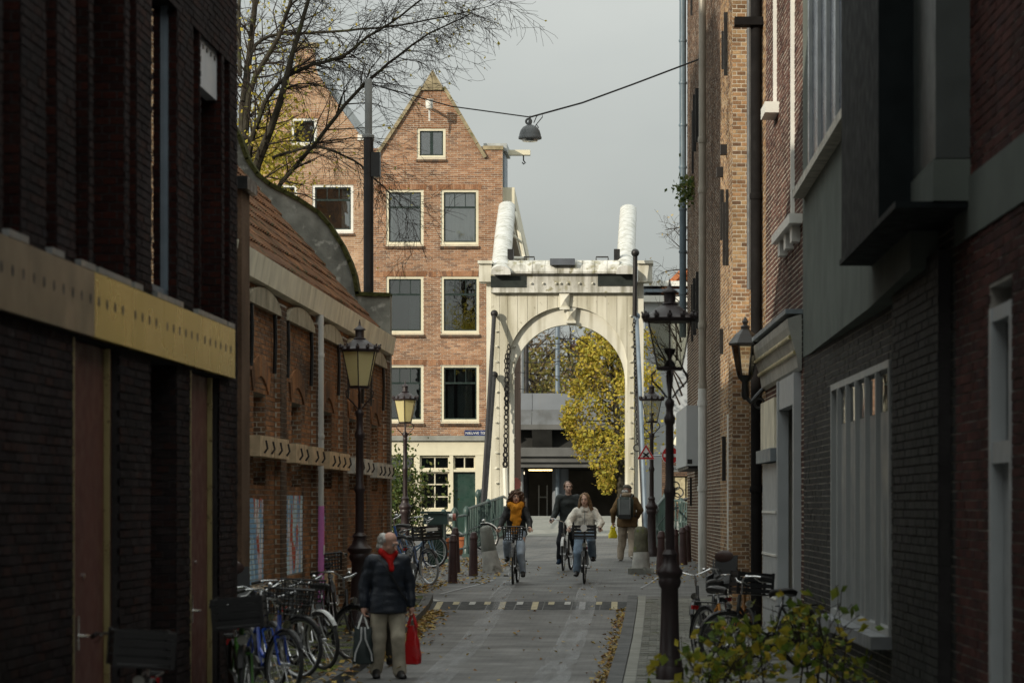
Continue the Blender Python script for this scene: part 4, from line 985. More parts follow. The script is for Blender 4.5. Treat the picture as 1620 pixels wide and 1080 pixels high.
a, b = ru(1236), ru(1214); f = MB(); FR.box(f, a, b, .1, 2.6, .01, .07); dr = f.build('side_door', m_cool, w3)
for k in range(1, 4): f = MB(); FR.box(f, a - .002, b, .1 + k * .6, .13 + k * .6, .0705, .085); f.build('door_rail', m_white, dr)
f = MB(); FR.box(f, a - .1, b + .1, 2.62, 2.8, 0, .16); f.build('side_hood', m_leadroof, w3); f = MB(); FR.box(f, a, b, 2.8, 3.5, 0, .1); f.build('fanlight_board', m_gutter, w3)
# stucco building: oriel with ribbed glazing, dark bay, brick base with the barred window
w4 = thing('stucco_building', 'grey-green rendered building with ribbed upper glazing and dark metal bay', 'building')
FU = Frame(2.434, 0, -.0193, 1, -1, -.0193)
uu, uv = FU.u, FU.v
far, near = uu(1270), uu(1440)
f = MB()
zb0 = uv(1270, 565)
f.prism([FU.p(far, zb0, 0), FU.p(far - 1.2, zb0 - .02, 0), FU.p(uu(1375), uv(1375, 487), 0), FU.p(near, uv(1440, 425), 0), FU.p(near, 9, 0), FU.p(far, 9, 0)], FU.N * -1.2); f.build('rendered_wall', m_stucco, w4)
a, b = uu(1375), uu(1282); zs = uv(1330, 212)
zs0 = uv(1282, 285)
f = MB(); FU.box(f, a, b, zs0, 9, .004, .03); gp = f.build('glazed_panel', M('ribbed_blue_glass', (.035, .05, .085), .2, var=.2, vs=2, bump=.05), w4)
for px in (1289, 1303, 1317, 1332, 1348, 1365): f = MB(); q = uu(px); FU.box(f, q - .03, q + .03, zs0, 9, .031, .07); f.build('glazing_bar', m_steel, gp)
f = MB(); FU.box(f, uu(1376), uu(1272), zs0 - .1, zs0 - .003, -.02, .14); f.build('window_ledge', m_wood_grey, w4)
m_bay = M('dark_metal_bay', (.010, .013, .014), .75, var=.2, bump=.05, spec=.2)
a, b = uu(1480), uu(1379); zb1 = uv(1379, 412)
f = MB(); FU.box(f, uu(1445), b, zb1, 9, -.4, .28); bay = f.build('bay', m_bay, w4)
f = MB(); FU.box(f, a, uu(1445) - .003, zb1 + .32, 9, -.4, .0); f.build('bay_glazing', M('grey_bay_glass', (.05, .058, .055), .4, var=.3, vs=2, bump=.02), bay)
f = MB(); FU.box(f, a, b, zb1 - .05, zb1 - .003, -.4, .30); f.build('bay_floor', m_bay, bay)
f = MB(); FU.box(f, a - .02, uu(1445), zb1, zb1 + .31, -.4, .02); f.build('bay_apron', m_stucco, bay)
m_bar = M('soft_grey_bar', (.33, .34, .335), .5, var=.06, bump=.03)
# brick base and pier
wa, wb = ru(1411), ru(1318)
brick_wall(w4, FR, uF, uD - .004, 0, 4.3, [(wa, wb, .8, 3.35)], m_green_brick, m_mortar, nobj=250, H=.06, thick=.4, view=(1270, 400, 1515, 1080))
pa, pb = ru(1513), ru(1480)
brick_wall(w4, FR, pa, pb, 4.3, 7.5, (), m_green_brick, m_mortar_dark, H=.06, thick=.5, name='pier')
brick_wall(w4, FR, ru(1505), ru(1430), 0, 4.0, (), m_green_brick, m_mortar_dark, H=.06, thick=.1, w=.1, name='pier')
f = MB(); FR.box(f, uF, uD - .004, 0, 9, -9, -.52); FR.box(f, pa, pb, 7.5, 9, -.5, 0); f.build('building_core', m_green_brick, w4)
f = MB(); t = .07
for r_ in ((wa, wb, .8, .87), (wa, wb, 3.28, 3.35), (wa, wa + t, .87, 3.28), (wb - t, wb, .87, 3.28)): FR.box(f, *r_, -.1, .03)
wd = f.build('window', m_bar, w4)
f = MB(); FR.box(f, wa + t, wb - t, 2.9, 3.28, -.05, -.04); f.build('pane', m_glass_dark, wd)
f = MB(); FR.box(f, wa + t, wb - t, .87, 2.895, -.05, -.04); f.build('frosted_pane', M('frosted_glass', (.21, .226, .23), .45, var=.12, vs=1.2, bump=.03, spec=.35), wd)
f = MB(); n = 40
for k in range(n): FR.box(f, wa + (wb - wa) * k / n, wa + (wb - wa) * (k + 1) / n, .87, 3.0, -.13 + .02 * (k % 2), -.10 + .02 * (k % 2))
FR.box(f, wa, wb, .8, 3.35, -.5, -.45); f.build('curtain', M('grey_net_curtain', (.44, .46, .46), .9, var=.08), wd)
for k in range(1, 6): f = MB(); c = wa + (wb - wa) * k / 6; FR.box(f, c - .03, c + .03, .87, 3.28, .0, .05); f.build('window_bar', m_bar, wd)
f = MB(); FR.box(f, wa - .05, wb + .05, .68, .797, -.05, .2); f.build('sill', M('blue_stone', (.17, .18, .19), .6), wd)
# last house at the edge of the picture
w5 = thing('brick_house', 'deep red brick house with concrete band and tall white window at the picture edge', 'house')
wa, wb = ru(1602), ru(1566)
brick_wall(w5, FR, 16.5, uF - .004, 0, 6.3, [(wa, wb, 0.3, 3.55), (16.3, uF, 4.0, 4.45)], m_deep_red_brick, m_mortar, nobj=250, H=.06, thick=.4, view=(1510, 0, 1620, 1080))
f = MB(); FR.box(f, 2, 16.5, 0, 10, -.4, 0); FR.box(f, 16.5, uF - .004, 6.3, 10, -.4, 0); FR.box(f, 2, uF - .01, 0, 10, -9, -.45); f.build('building_core', m_deep_red_brick, w5)
zc = [rv(1515, 330), rv(1515, 240)]
f = MB(); FR.box(f, 16.3, uF - .02, 4.0, 4.45, -.3, .02); f.build('concrete_band', m_stucco, w5)
f = MB()
for r_ in ((wa, wa + .1), (wb - .1, wb)): FR.box(f, *r_, .3, 3.4, -.15, .01)
FR.box(f, wa + .1, wb - .1, 2.3, 2.45, -.15, 0); FR.box(f, wa + .1, wb - .1, 3.3, 3.4, -.15, 0); wd = f.build('window', m_cool, w5)
f = MB(); FR.box(f, wa + .1, wb - .1, .3, 2.3, -.12, -.08); f.build('panel', m_cool, wd); f = MB(); FR.box(f, wa + .1, wb - .1, 2.45, 3.3, -.12, -.1); f.build('pane', m_glass_dark, wd)
f = MB(); FR.box(f, wa, wb, 3.4, 3.55, -.35, -.2); FR.box(f, wa, wb, .3, 3.4, -.4, -.3); f.build('room', m_dark_in, wd)
# ---------------------------------------------------------------- railway viaduct beyond the bridge
m_conc_mid = M('stained_concrete', (.13, .135, .14), .9, var=.15, vs=1.2, bump=.3, bs=30, streak=((.08, .08, .078), .25, 2.5))
VD = 130.0; vs_ = F / VD
vd = thing('railway_viaduct', 'grey concrete railway viaduct with dark underpass beyond the bridge', 'viaduct')
FV = Frame(0, VD, 1, 0, 0, -1)
vz = lambda py: CH + (CY - py) / vs_
vx = lambda px: (px - CX) / vs_
x = -16.0
while x < 12:
    f = MB(); FV.box(f, x + .01, x + 1.99, vz(648), vz(622), -.3, .1); f.build('parapet_panel', m_concrete_pale, vd)
    f = MB(); f.prism([FV.p(x + .01, vz(672), .9), FV.p(x + .01, vz(672), .2), FV.p(x + .01, vz(648.2), .2), FV.p(x + .01, vz(648.2), .3)], FV.U * 1.98); f.build('sloping_slab', m_conc_mid, vd)
    f = MB(); f.prism([FV.p(x + .02, vz(708), .35), FV.p(x + .02, vz(708), .2), FV.p(x + .02, vz(680), .2), FV.p(x + .02, vz(680), 1.1)], FV.U * .9); f.build('bracket_slab', m_dark_conc, vd); x += 2
f = MB(); FV.box(f, -16, 12, vz(680), vz(672), -.3, .95); f.build('ledge', m_concrete, vd)
f = MB(); FV.box(f, -16, 12, vz(708), vz(680.1), -.3, .2); f.build('fascia', m_dark_conc, vd)
for i, (a, b, o) in enumerate(((722, 708.1, .8), (731, 722.1, .6), (739, 731.1, .4))): f = MB(); FV.box(f, -16, 12, vz(a), vz(b), -6, o); f.build('beam', m_concrete, vd)
f = MB(); FV.box(f, -16, 12, vz(740.5), vz(739.1), -14, .2); f.build('soffit', m_dark_conc, vd)
f = MB(); FV.box(f, -16, 12, .9, vz(740), -9.5, -9); f.build('back_wall', M('underpass_wall', (.10, .092, .08), .9, var=.3, vs=1, streak=((.04, .04, .035), .2, 2)), vd)
f = MB(); f.lathe([(.38, .9), (.38, vz(740))], (vx(884), VD + 2, 0), 16); f.build('column', m_concrete_pale, vd, smooth=True)
for px in (838, 852): f = MB(); FV.box(f, vx(px), vx(px) + .06, 1, vz(765), -8.9, -8.8); f.build('door_edge', m_steel, vd)
f = MB(); FV.box(f, vx(838), vx(853), vz(786), vz(784), -8.85, -8.75); f.build('door_rail', m_steel, vd)
m_tube = Memit('warm_fluorescent', (1, .72, .30), 3.0); m_tube2 = Memit('white_fluorescent', (1, .85, .6), 2.5)
for a, b, y, m_, d in ((830, 877, 742.5, m_tube, 4.0), (822, 833, 748, m_tube2, 6.0)):
    Dd = VD + d; p, q = P(a, y, Dd), P(b, y, Dd); f = MB(); f.box((p + q) / 2 + V((0, 0, .12)), ((q - p).length + .1, .22, .1)); lm = f.build('tube_lamp', m_steel, None, label='long warm tube lamp under the viaduct' if m_ is m_tube else 'short white tube lamp under the viaduct', category='lamp')
    f = MB(); f.box((p + q) / 2, ((q - p).length, .14, .11)); f.build('tube', m_, lm)
# overhead line masts
for px, y0, wdt, D, m_, lb in ((825, 505, 8, 131, m_steel, 'pale steel overhead line mast rising behind the viaduct parapet'), (833, 500, 7, 132.5, m_iron, 'dark overhead line mast beside the pale mast'), (882, 480, 7.5, 131.5, m_zinc, 'grey-blue overhead line mast seen in the middle of the arch')):
    f = MB(); p = P(px, y0, D); f.tube([(p.x, D, 1), (p.x, D, p.z)], wdt / 2 * D / F, 10); f.build('overhead_mast', m_, None, smooth=True, label=lb, category='mast', group='overhead line masts')
for i, (y, xa, xb, D) in enumerate(((536, 880, 990, 131.5), (563, 884, 930, 131.5), (545, 800, 890, 131), (573, 812, 890, 131.2))):
    f = MB(); a, b = P(xa, y, D), P(xb, y - 2 - 4 * (i == 0), D); f.tube([a, a.lerp(b, .5) - V((0, 0, .04)), b], .022, 5)
    f.build('overhead_wire', m_iron, None, label=['upper wire strung from the middle mast to the yellow tree', 'short bracket wire low on the middle mast', 'wire between the pale mast and the middle mast, upper', 'wire between the pale mast and the middle mast, lower'][i], category='wire')
# ---------------------------------------------------------------- buildings right of the portal, across the water
D = 100.0; f100 = Frame(0, D, 1, 0, 0, -1); qx = lambda p: (p - CX) * D / F; qz = lambda p: CH + (CY - p) * D / F
ph = thing('pale_house', 'pale grey rendered house behind the near street lamp', 'house')
f = MB(); f100.box(f, qx(1020), qx(1180), 1, qz(478), -8, 0); f.build('wall', M('pale_grey_render', (.42, .44, .46), .9, var=.08, vs=1.0), ph)
f = MB(); f100.box(f, qx(1016), qx(1184), qz(478), qz(468), -8, .25); f.build('cornice', m_white, ph)
f = MB(); f100.box(f, qx(1016), qx(1184), qz(463), qz(458), -8, .3); f.build('flashing', m_zinc, ph)
f = MB(); f100.box(f, qx(1016), qx(1184), qz(453), qz(445), -8, .2); f.build('roof_edge', m_white, ph)
f = MB()
for r in range(6):
    for c in range(9):
        q = V((qx(1053) + c * .14, D + .1 + r * .05, qz(464) + r * .13)); 
        if c < r * .9 - .5: continue
        f.box(q, (.13, .16, .05), 0, R(-55)); 
f.build('roof_tiles', m_orange_tile, ph, kind='stuff')
coping(ph, P(1046, 464, D), P(1086, 424, D), f100, .12, m_orange_tile, 6, 'ridge_tile')
f = MB(); f.prism([P(1047, 465, D + .5), P(1130, 465, D + .5), P(1130, 425, D + .5), P(1086, 427, D + .5)], (0, 3, 0)); f.build('roof_core', m_orange_tile, ph)
D2 = 84.0; f84 = Frame(0, D2, 1, 0, 0, -1); sx_ = lambda p: (p - CX) * D2 / F; sz_ = lambda p: CH + (CY - p) * D2 / F
kb = thing('low_brick_building', 'low brick shed with pale graffitied shutters behind the no-entry sign', 'building')
brick_wall(kb, f84, sx_(1047), sx_(1150), .8, sz_(716), [(sx_(1064), sx_(1150), sz_(796), sz_(753))], m_brown_brick, m_mortar_dark, thick=.3)
f = MB(); f84.box(f, sx_(1045), sx_(1150), sz_(716), sz_(705), -3, .15); f.build('roof_edge', m_concrete_pale, kb)
for a, b in ((1064, 1084), (1086.5, 1120)): f = MB(); f84.box(f, sx_(a), sx_(b), sz_(795), sz_(754), -.15, -.08); f.build('shutter', M('scribbled_cream_shutter', (.46, .40, .26), .8, var=.3, vs=8, bump=.2, blotch=((.16, .14, .1), .1, 6)), kb)
f = MB()
for a, b, r in ((1068, 768, .12), (1073, 778, .14), (1070, 785, .1)): f.torus((sx_(a), D2 + .07, sz_(b)), r, .018, 'Y', 14, 5)
f.build('scribble', m_black, kb)
f = MB(); f84.box(f, sx_(1048), sx_(1150), .8, sz_(717), -3, -.32); f.build('core', m_dark_in, kb)
for (a, b, c, d, r) in ((1068, 704, 1096, 652, .11), (1078, 704, 1104, 668, .08), (1088, 704, 1110, 680, .07)): # tan poles leaning on the roof
    f = MB(); f.tube([P(a, b, D2 + 1), P((a + c) / 2, (b + d) / 2, D2 + 1), P(c, d, D2 + 1)], r, 10); f.lathe([(r * 1.15, -.04), (r * 1.15, .04)], P((a + c) / 2, (b + d) / 2, D2 + 1), 10); f.build('roof_pole', m_gutter, kb, smooth=True)
nameplate('street_name_sign', 'blue street name plate on the low brick shed', f84, sx_(1072), sx_(1112), sz_(731), sz_(720), 'NIEUWE TEERTUINEN', .03, .125)
# ---------------------------------------------------------------- street lamps
def Mopal():
    m, nt, b = nodes('opal_lamp_glass'); b.inputs['Base Color'].default_value = (.95, .84, .46, 1); b.inputs['Roughness'].default_value = .25
    t = N(nt, 'ShaderNodeBsdfTranslucent'); t.inputs[0].default_value = (.98, .88, .5, 1); mx = N(nt, 'ShaderNodeMixShader'); mx.inputs[0].default_value = .45
    nt.links.new(b.outputs[0], mx.inputs[1]); nt.links.new(t.outputs[0], mx.inputs[2]); nt.links.new(mx.outputs[0], nt.nodes['Material Output'].inputs[0]); return m
m_opal = Mopal()
def lantern(root, z, s, opal):
    """crowned, tapered lantern standing on a lyre bracket; z = its foot, s = size"""
    n = 6; gl = m_opal if opal else m_lampglass
    f = MB(); f.lathe([(.16 * s, 0), (.17 * s, .02 * s), (.17 * s, .035 * s)], (0, 0, z), n, R(30)); f.build('lantern_foot', m_lampiron, root)
    r0, r1, h = .155 * s, .27 * s, .54 * s
    for k in range(n):
        a0, a1 = R(30 + 60 * k), R(90 + 60 * k); f = MB()
        f.face([(r * math.cos(a), r * math.sin(a), z + hh) for r, a, hh in ((r0, a0, .035 * s), (r0, a1, .035 * s), (r1, a1, h), (r1, a0, h))]); f.build('pane', gl, root)
        f = MB(); f.tube([(r0 * math.cos(a0), r0 * math.sin(a0), z + .03 * s), (r1 * math.cos(a0), r1 * math.sin(a0), z + h)], .009 * s, 6); f.build('glazing_bar', m_lampiron, root)
    f = MB(); f.lathe([(.285 * s, h - .01), (.30 * s, h + .01 * s), (.30 * s, h + .03 * s), (.25 * s, h + .05 * s), (.215 * s, h + .085 * s), (.16 * s, h + .13 * s), (.11 * s, h + .165 * s), (.085 * s, h + .18 * s), (.095 * s, h + .19 * s), (.075 * s, h + .20 * s)], (0, 0, z), 18); roof = f.build('lantern_roof', m_lampiron, root, smooth=True)
    for k in range(12):
        a = R(30 * k); f = MB(); c = V((.285 * s * math.cos(a), .285 * s * math.sin(a), z + h + .055 * s)); f.ball(c, (.03 * s, .03 * s, .04 * s), 6, 4); f.ball(c + V((.02 * s * math.cos(a), .02 * s * math.sin(a), .04 * s)), .015 * s, 5, 3); f.build('crown_ornament', m_lampiron, roof, smooth=True)
    f = MB(); f.lathe([(.07 * s, h + .2 * s), (.065 * s, h + .21 * s), (.065 * s, h + .31 * s), (.09 * s, h + .315 * s), (.085 * s, h + .33 * s), (.045 * s, h + .355 * s), (.03 * s, h + .37 * s), (.02 * s, h + .38 * s), (.012 * s, h + .43 * s), (.003 * s, h + .47 * s)], (0, 0, z), 10); f.build('chimney', m_lampiron, roof, smooth=True)
    f = MB(); f.lathe([(.07 * s, .04 * s), (.05 * s, .09 * s), (.02 * s, .12 * s), (.03 * s, .16 * s), (.06 * s, .2 * s), (.065 * s, .24 * s)], (0, 0, z), 10); f.tube([(0, 0, z + .24 * s), (0, 0, z + h)], .008 * s, 6); f.build('burner', m_iron, root, smooth=True)
def lamp_post(loc, H, opal, label, s=1.0, base_r=.145):
    root = thing('street_lamp', label, 'street lamp', loc, 0, 'old crowned lantern street lamps')
    zl = H - .98 * s                       # foot of the lantern
    f = MB(); b = base_r
    f.lathe([(b * 1.35, 0), (b * 1.35, .12), (b * 1.22, .14), (b * 1.18, .22), (b * 1.0, .26), (b * .86, .7), (b * .82, 1.0), (b * 1.0, 1.03), (b * 1.1, 1.08), (b * 1.0, 1.12), (b * 1.25, 1.17), (b * 1.25, 1.2), (b * .8, 1.26), (b * .62, 1.34), (b * .75, 1.38), (b * .5, 1.43)], (0, 0, 0), 12); f.build('base', m_lampiron, root, smooth=True)
    f = MB(); t = b * .45
    prof = [(t, 1.43), (t * .95, 2.0), (t * 1.25, 2.05), (t * 1.25, 2.09), (t * .9, 2.13), (t * .85, 2.80), (t * 1.15, 2.83), (t * 1.2, 2.88), (t * .8, 2.92), (t * .75, zl - .42), (t * 1.0, zl - .38), (t * .98, zl - .34), (t * .4, zl - .30), (t * .34, zl)]
    f.lathe(prof, (0, 0, 0), 12); f.build('shaft', m_lampiron, root, smooth=True)
    for k in range(4):
        a = R(90 * k + 8); d = V((math.cos(a), math.sin(a), 0)); f = MB()
        f.tube([d * .03 * s + V((0, 0, zl - .3 * s)), d * .09 * s + V((0, 0, zl - .22 * s)), d * .19 * s + V((0, 0, zl - .12 * s)), d * .2 * s + V((0, 0, zl - .05 * s)), d * .15 * s + V((0, 0, zl + .0 * s))], .012 * s, 6); f.build('bracket', m_lampiron, root, smooth=True)
    lantern(root, zl, s, opal)
    return root
lamp_post(GP(569, 41.7, .1), 4.52, True, 'street lamp with yellow opal lantern beside the workshop wall')
lamp_post(GP(641, 66.0, .0), 4.1, True, 'farther yellow opal street lamp in front of the orange house', base_r=.12)
lamp_post(GP(1059.5, 31.3, .085), 4.38, False, 'clear glass street lamp standing on the brick footway, closest of all', base_r=.115, s=1.0)
rl = lamp_post(GP(1031, 67.0, -.02), 4.12, False, 'clear glass street lamp carrying the road signs beside the bridge', base_r=.12, s=.98)
# wall lantern on the warehouse corner
q = ru(1206); o = FR.p(q, 0, 0); wlmp = thing('wall_lantern', 'black wall lantern on a curled bracket above the side door', 'wall lamp', (0, 0, 0))
zc_ = rv(1206, 600); c = FR.p(ru(1213), zc_, 0); lc = V((P(1179, 600, c.y).x, c.y, zc_ + .02))
f = MB(); f.lathe([(.11, 0), (.12, .03), (.2, .44), (.21, .45)], lc, 6, cap=False); f.build('pane', m_lampglass, wlmp)
for k in range(6):
    a = R(60 * k); f = MB(); f.tube([lc + V((.11 * math.cos(a), .11 * math.sin(a), 0)), lc + V((.2 * math.cos(a), .2 * math.sin(a), .45))], .012, 5); f.build('glazing_bar', m_black, wlmp)
f = MB(); f.lathe([(.24, .44), (.25, .47), (.15, .6), (.06, .68), (.07, .72), (.03, .75), (.05, .79), (.01, .86)], lc, 6); f.build('lantern_roof', m_black, wlmp)
f = MB(); f.lathe([(.12, 0), (.1, -.05), (.05, -.1), (.06, -.3), (.03, -.36)], lc, 8); f.build('lantern_foot', m_black, wlmp, smooth=True)
wp = V((c.x, c.y, lc.z - .2)); f = MB(); f.tube([lc + V((0, 0, -.3)), lc + V((.08, 0, -.4)), lc.lerp(wp, .5) + V((0, 0, -.22)), wp + V((-.05, 0, 0)), wp + V((.1, 0, .0))], .035, 8); f.torus(lc.lerp(wp, .65) + V((0, 0, -.28)), .07, .02, 'Y', 14, 6); f.build('bracket', m_black, wlmp, smooth=True)
# ---------------------------------------------------------------- tall pole, span wire, hanging lamps
tp = thing('tall_pole', 'tall thin dark steel pole rising beyond the workshop roof', 'pole', GP(583, 58))
H_ = P(583, 125, 58).z - gz(58)
f = MB(); f.lathe([(.12, 0), (.12, 4), (.105, 4.1), (.10, H_ - 1.2)], (0, 0, 0), 12); f.build('shaft', m_iron, tp, smooth=True)
f = MB(); f.lathe([(.12, H_ - 1.2), (.12, H_ - 1.15), (.075, H_ - 1.13), (.075, H_ - .02), (.06, H_)], (0, 0, 0), 12); f.build('top', M('grey_pole_top', (.17, .175, .17), .6), tp, smooth=True)
f = MB(); f.box((.15, 0, H_ - 1.75), (.18, .2, .5)); f.build('box', m_black, tp)
def bell_lamp(loc, r, label, mat, group='hanging street lamps'):
    t = thing('hanging_lamp', label, 'hanging lamp', loc, 0, group)
    f = MB(); f.lathe([(r * .16, r * 1.06), (r * .3, r * 1.02), (r * .62, r * .85), (r * .82, r * .58), (r * .92, r * .25), (r * .95, .02), (r, 0), (r, -.16 * r), (r * .8, -.22 * r)], (0, 0, 0), 20); f.build('shade', mat, t, smooth=True)
    f = MB(); f.lathe([(r * .75, -.2 * r), (r * .62, -.38 * r), (r * .1, -.42 * r)], (0, 0, 0), 16); f.build('diffuser', m_glass_dark, t, smooth=True)
    f = MB(); f.torus((-.12 * r, 0, r * 1.35), r * .22, r * .1, 'Y', 14); f.lathe([(r * .12, r * 1.0), (r * .16, r * 1.3), (r * .1, r * 1.55), (r * .03, r * 1.85)], (0, 0, 0), 8); f.build('hanger', mat, t, smooth=True)
    return t
m_lampgrey = M('grey_lamp_enamel', (.12, .13, .135), .5, var=.15)
LDp = 60.0; lp = P(838.5, 217, LDp); bell_lamp(lp, .245, 'grey bell lamp hung on the span wire across the street', m_lampgrey)
f = MB(); a, b = P(583, 132, 58), lp + V((0, 0, .42)); c = P(1088, 99, 60.5)
f.tube([a, a.lerp(b, .5) - V((0, 0, .12)), b], .014, 5); f.build('span_wire', m_iron, None, label='thin wire from the tall pole to the hanging lamp', category='wire')
f = MB(); f.tube([b, b.lerp(c, .33) - V((0, 0, .08)), b.lerp(c, .66) - V((0, 0, .06)), c + V((.25, 0, .07))], .02, 6); f.tube([b + V((.08, 0, -.12)), b + V((.14, 0, .02)), b + V((.26, 0, .08)), b + V((.26, 0, .0)), b + V((.16, 0, -.12)), b + V((.1, 0, -.2)), b + V((.14, 0, -.27)), b + V((.18, 0, -.22)), b + V((.13, 0, -.15))], .01, 5)
f.build('span_wire', m_iron, None, label='thick wire with a cable loop from the hanging lamp to the brown warehouse', category='wire')
m_lampmar = M('maroon_lamp_enamel', (.10, .035, .035), .45)
for (px, py, D, m_, lb) in ((908.5, 551, 112, m_lampmar, 'maroon hanging lamp, topmost in the arch'), (912, 612, 114, m_lampmar, 'dark maroon hanging lamp, middle one in the arch'), (917.5, 638, 117, M('teal_lamp_enamel', (.07, .12, .11), .45), 'grey-green hanging lamp, lowest in the arch')):
    bell_lamp(P(px, py, D), .19, lb, m_)
    f = MB(); p = P(px, py, D) + V((0, 0, .35)); f.tube([p + V((-2.5, 0, .25)), p, p + V((1.8, 0, .35))], .012, 5); f.build('span_wire', m_iron, None, label='thin wire holding the ' + lb, category='wire')
# ---------------------------------------------------------------- bollards
def bollard(loc, label, h=.9, r=.075, group='brown cast-iron bollards'):
    t = thing('bollard', label, 'bollard', loc, rnd.uniform(-.2, .2), group); t.rotation_euler = (rnd.uniform(-.02, .02), rnd.uniform(-.02, .02), 0)
    f = MB(); f.lathe([(r * 1.28, 0), (r * 1.25, .05), (r * .98, h * .82)], (0, 0, 0), 10); f.build('post', m_bollard, t, smooth=True)
    f = MB(); f.lathe([(r * .98, h * .82), (r * 1.12, h * .84), (r * 1.12, h * .88), (r * .95, h * .9), (r * .95, h * .94), (r * .7, h * .985), (r * .2, h)], (0, 0, 0), 10); f.build('cap', m_bollard, t, smooth=True)
bollard(GP(716, 54.6), 'brown bollard, left and nearest of the cluster of three by the parked bikes', .93)
bollard(GP(721, 58.0), 'brown bollard half hidden behind the nearest one', .93)
bollard(GP(748.5, 57.0), 'brown bollard standing alone next to the leaning white stone', .88)
bollard(GP(1045, 57.5), 'brown bollard beside the white-footed stone post', .88)
bollard(GP(1068, 58.5), 'brown bollard just behind the near clear lamp post', .88)
for i, (px, D) in enumerate(((1081, 62), (1087.5, 64), (1094, 66), (1100, 68))): bollard(GP(px, D), ['first brown bollard in the row against the brown warehouse', 'second brown bollard in the row against the brown warehouse', 'third brown bollard in the row against the brown warehouse', 'fourth brown bollard in the row against the brown warehouse'][i], .82)
m_stonepost = M('white_washed_stone', (.42, .41, .38), .9, var=.3, vs=5, bump=.5, bs=18, blotch=((.14, .13, .11), .14, 4))
m_stonetop = M('mossy_stone', (.13, .125, .09), .95, var=.4, vs=6, bump=.6, bs=18, blotch=((.12, .15, .03), .14, 4))
def stone_post(loc, lean, label, moss):
    t = thing('stone_post', label, 'stone post', loc, 0, 'white-footed stone posts'); t.rotation_euler = (0, lean, 0)
    f = MB(); f.lathe([(.20, -.1), (.19, .1), (.165, .36), (.155, .44)], (0, 0, 0), 12); f.v = [(x + rnd.uniform(-.008, .008), y, z) for x, y, z in f.v]; f.build('foot', m_stonepost, t, smooth=True)
    f = MB(); f.lathe([(.155, .44), (.14, .7), (.135, .84), (.115, .92), (.06, .96)], (0, 0, 0), 12); f.v = [(x + rnd.uniform(-.008, .008), y, z) for x, y, z in f.v]; f.build('top', m_stonetop if moss else m_coping, t, smooth=True)
    return t
stone_post(GP(779, 58.3), R(-9), 'leaning whitewashed stone post in front of the left portal leg', False)
sp = stone_post(GP(1014, 57.8), 0, 'mossy stone post with white foot and square base before the right portal leg', True)
f = MB(); f.box((0, 0, .04), (.52, .45, .14)); f.build('base', m_coping, sp)
# ---------------------------------------------------------------- bridge railings
def rail_post(parent, p, h=1.15, sc_=1.0):
    f = MB(); r = .07 * sc_
    f.box(p + V((0, 0, .04)), (.2 * sc_, .2 * sc_, .08)); f.lathe([(r * 1.2, .08), (r * 1.15, .25), (r * .8, .28), (r * .7, .5), (r * 1.1, .56), (r * .75, .62), (r * .7, h - .2), (r * 1.2, h - .15), (r * 1.2, h - .05), (r * .8, h), (r * .4, h + .04)], p, 10); f.build('railing_post', m_rail, parent, smooth=True)
def railing(name, label, pts, posts, bars=True, h=1.12):
    t = thing(name, label, 'railing', (0, 0, 0), 0, 'green bridge railings')
    for z in (h, h * .55, .22):
        f = MB(); f.tube([p + V((0, 0, z)) for p in pts], .032 if z == h else .022, 8); f.build('rail', m_rail, t, smooth=True)
    for p in posts: rail_post(t, p)
    if bars:
        for a, b in zip(pts, pts[1:]):
            n = int((b - a).length / .34)
            for k in range(n): p = a.lerp(b, (k + .5) / n); f = MB(); f.tube([p + V((0, 0, .1)), p + V((0, 0, h * .5)), p + V((0, 0, h))], [.022, .03, .022], 6); f.build('baluster', m_rail, t, smooth=True)
    return t
A, B = GP(738, 66.5), G(-4.15, 75.5); B2 = V((-4.3, 92, 1.5))
railing('bridge_railing', 'green cast-iron railing with balusters left of the portal', [A, A.lerp(B, .5), B], [A, A.lerp(B, .5), B])
railing('bridge_railing', 'green railing along the left edge of the bridge deck behind the portal', [G(-5.05, 77.5), G(-5.05, 84), G(-5.05, 91)], [G(-5.05, 77.5), G(-5.05, 84), G(-5.05, 91)])
C_ = GP(702, 63.5); railing('quay_railing', 'low green railing between the flower pots and the parked crate bike', [C_, GP(719, 65.2), A + V((0, -.2, 0))], [C_, GP(719, 65.2)], False, .98)
A, B = GP(1037, 68.5), G(.05, 75.5)
railing('bridge_railing', 'green railing beside the lamp with road signs', [A, A.lerp(B, .5), B], [A, B])
A = GP(1095, 70.0); railing('quay_railing', 'green quay railing ending at the brown warehouse', [GP(1060, 73.0), GP(1078, 72), A], [GP(1060, 73), GP(1078, 72), A], True, 1.1)
# traffic barrier boom and control cabinet
cb = thing('control_cabinet', 'dark green street cabinet behind the crate bike', 'cabinet', GP(690, 61.5)); H_ = P(690, 812, 61.5).z - gz(61.5)
f = MB(); f.box((0, 0, H_ / 2), (.34, .34, H_)); f.build('body', m_green_paint, cb); f = MB(); f.prism([(-.32, -.24, H_), (.32, -.24, H_), (.32, .24, H_), (-.32, .24, H_)], (0, 0, .05)); f.box((0, 0, H_ - .12), (.52, .4, .22)); f.build('head', m_rail, cb)
bb = thing('barrier_boom', 'short white and red barrier boom on the quay railing', 'barrier', GP(708, 64.5)); zB = P(708, 819, 64.5).z - gz(64.5)
f = MB(); f.tube([(-.22, 0, zB), (.12, 0, zB + .02)], .085, 10); f.build('boom', m_white, bb, smooth=True); f = MB(); f.tube([(.121, 0, zB + .02), (.19, 0, zB + .024)], .087, 10); f.tube([(-.3, 0, zB), (-.221, 0, zB)], .087, 10); f.build('red_band', M('faded_red', (.35, .12, .09), .6), bb, smooth=True)
f = MB(); f.tube([(-.28, 0, zB - .05), (-.28, 0, -.02)], .05, 8); f.build('stand', m_rail, bb, smooth=True)
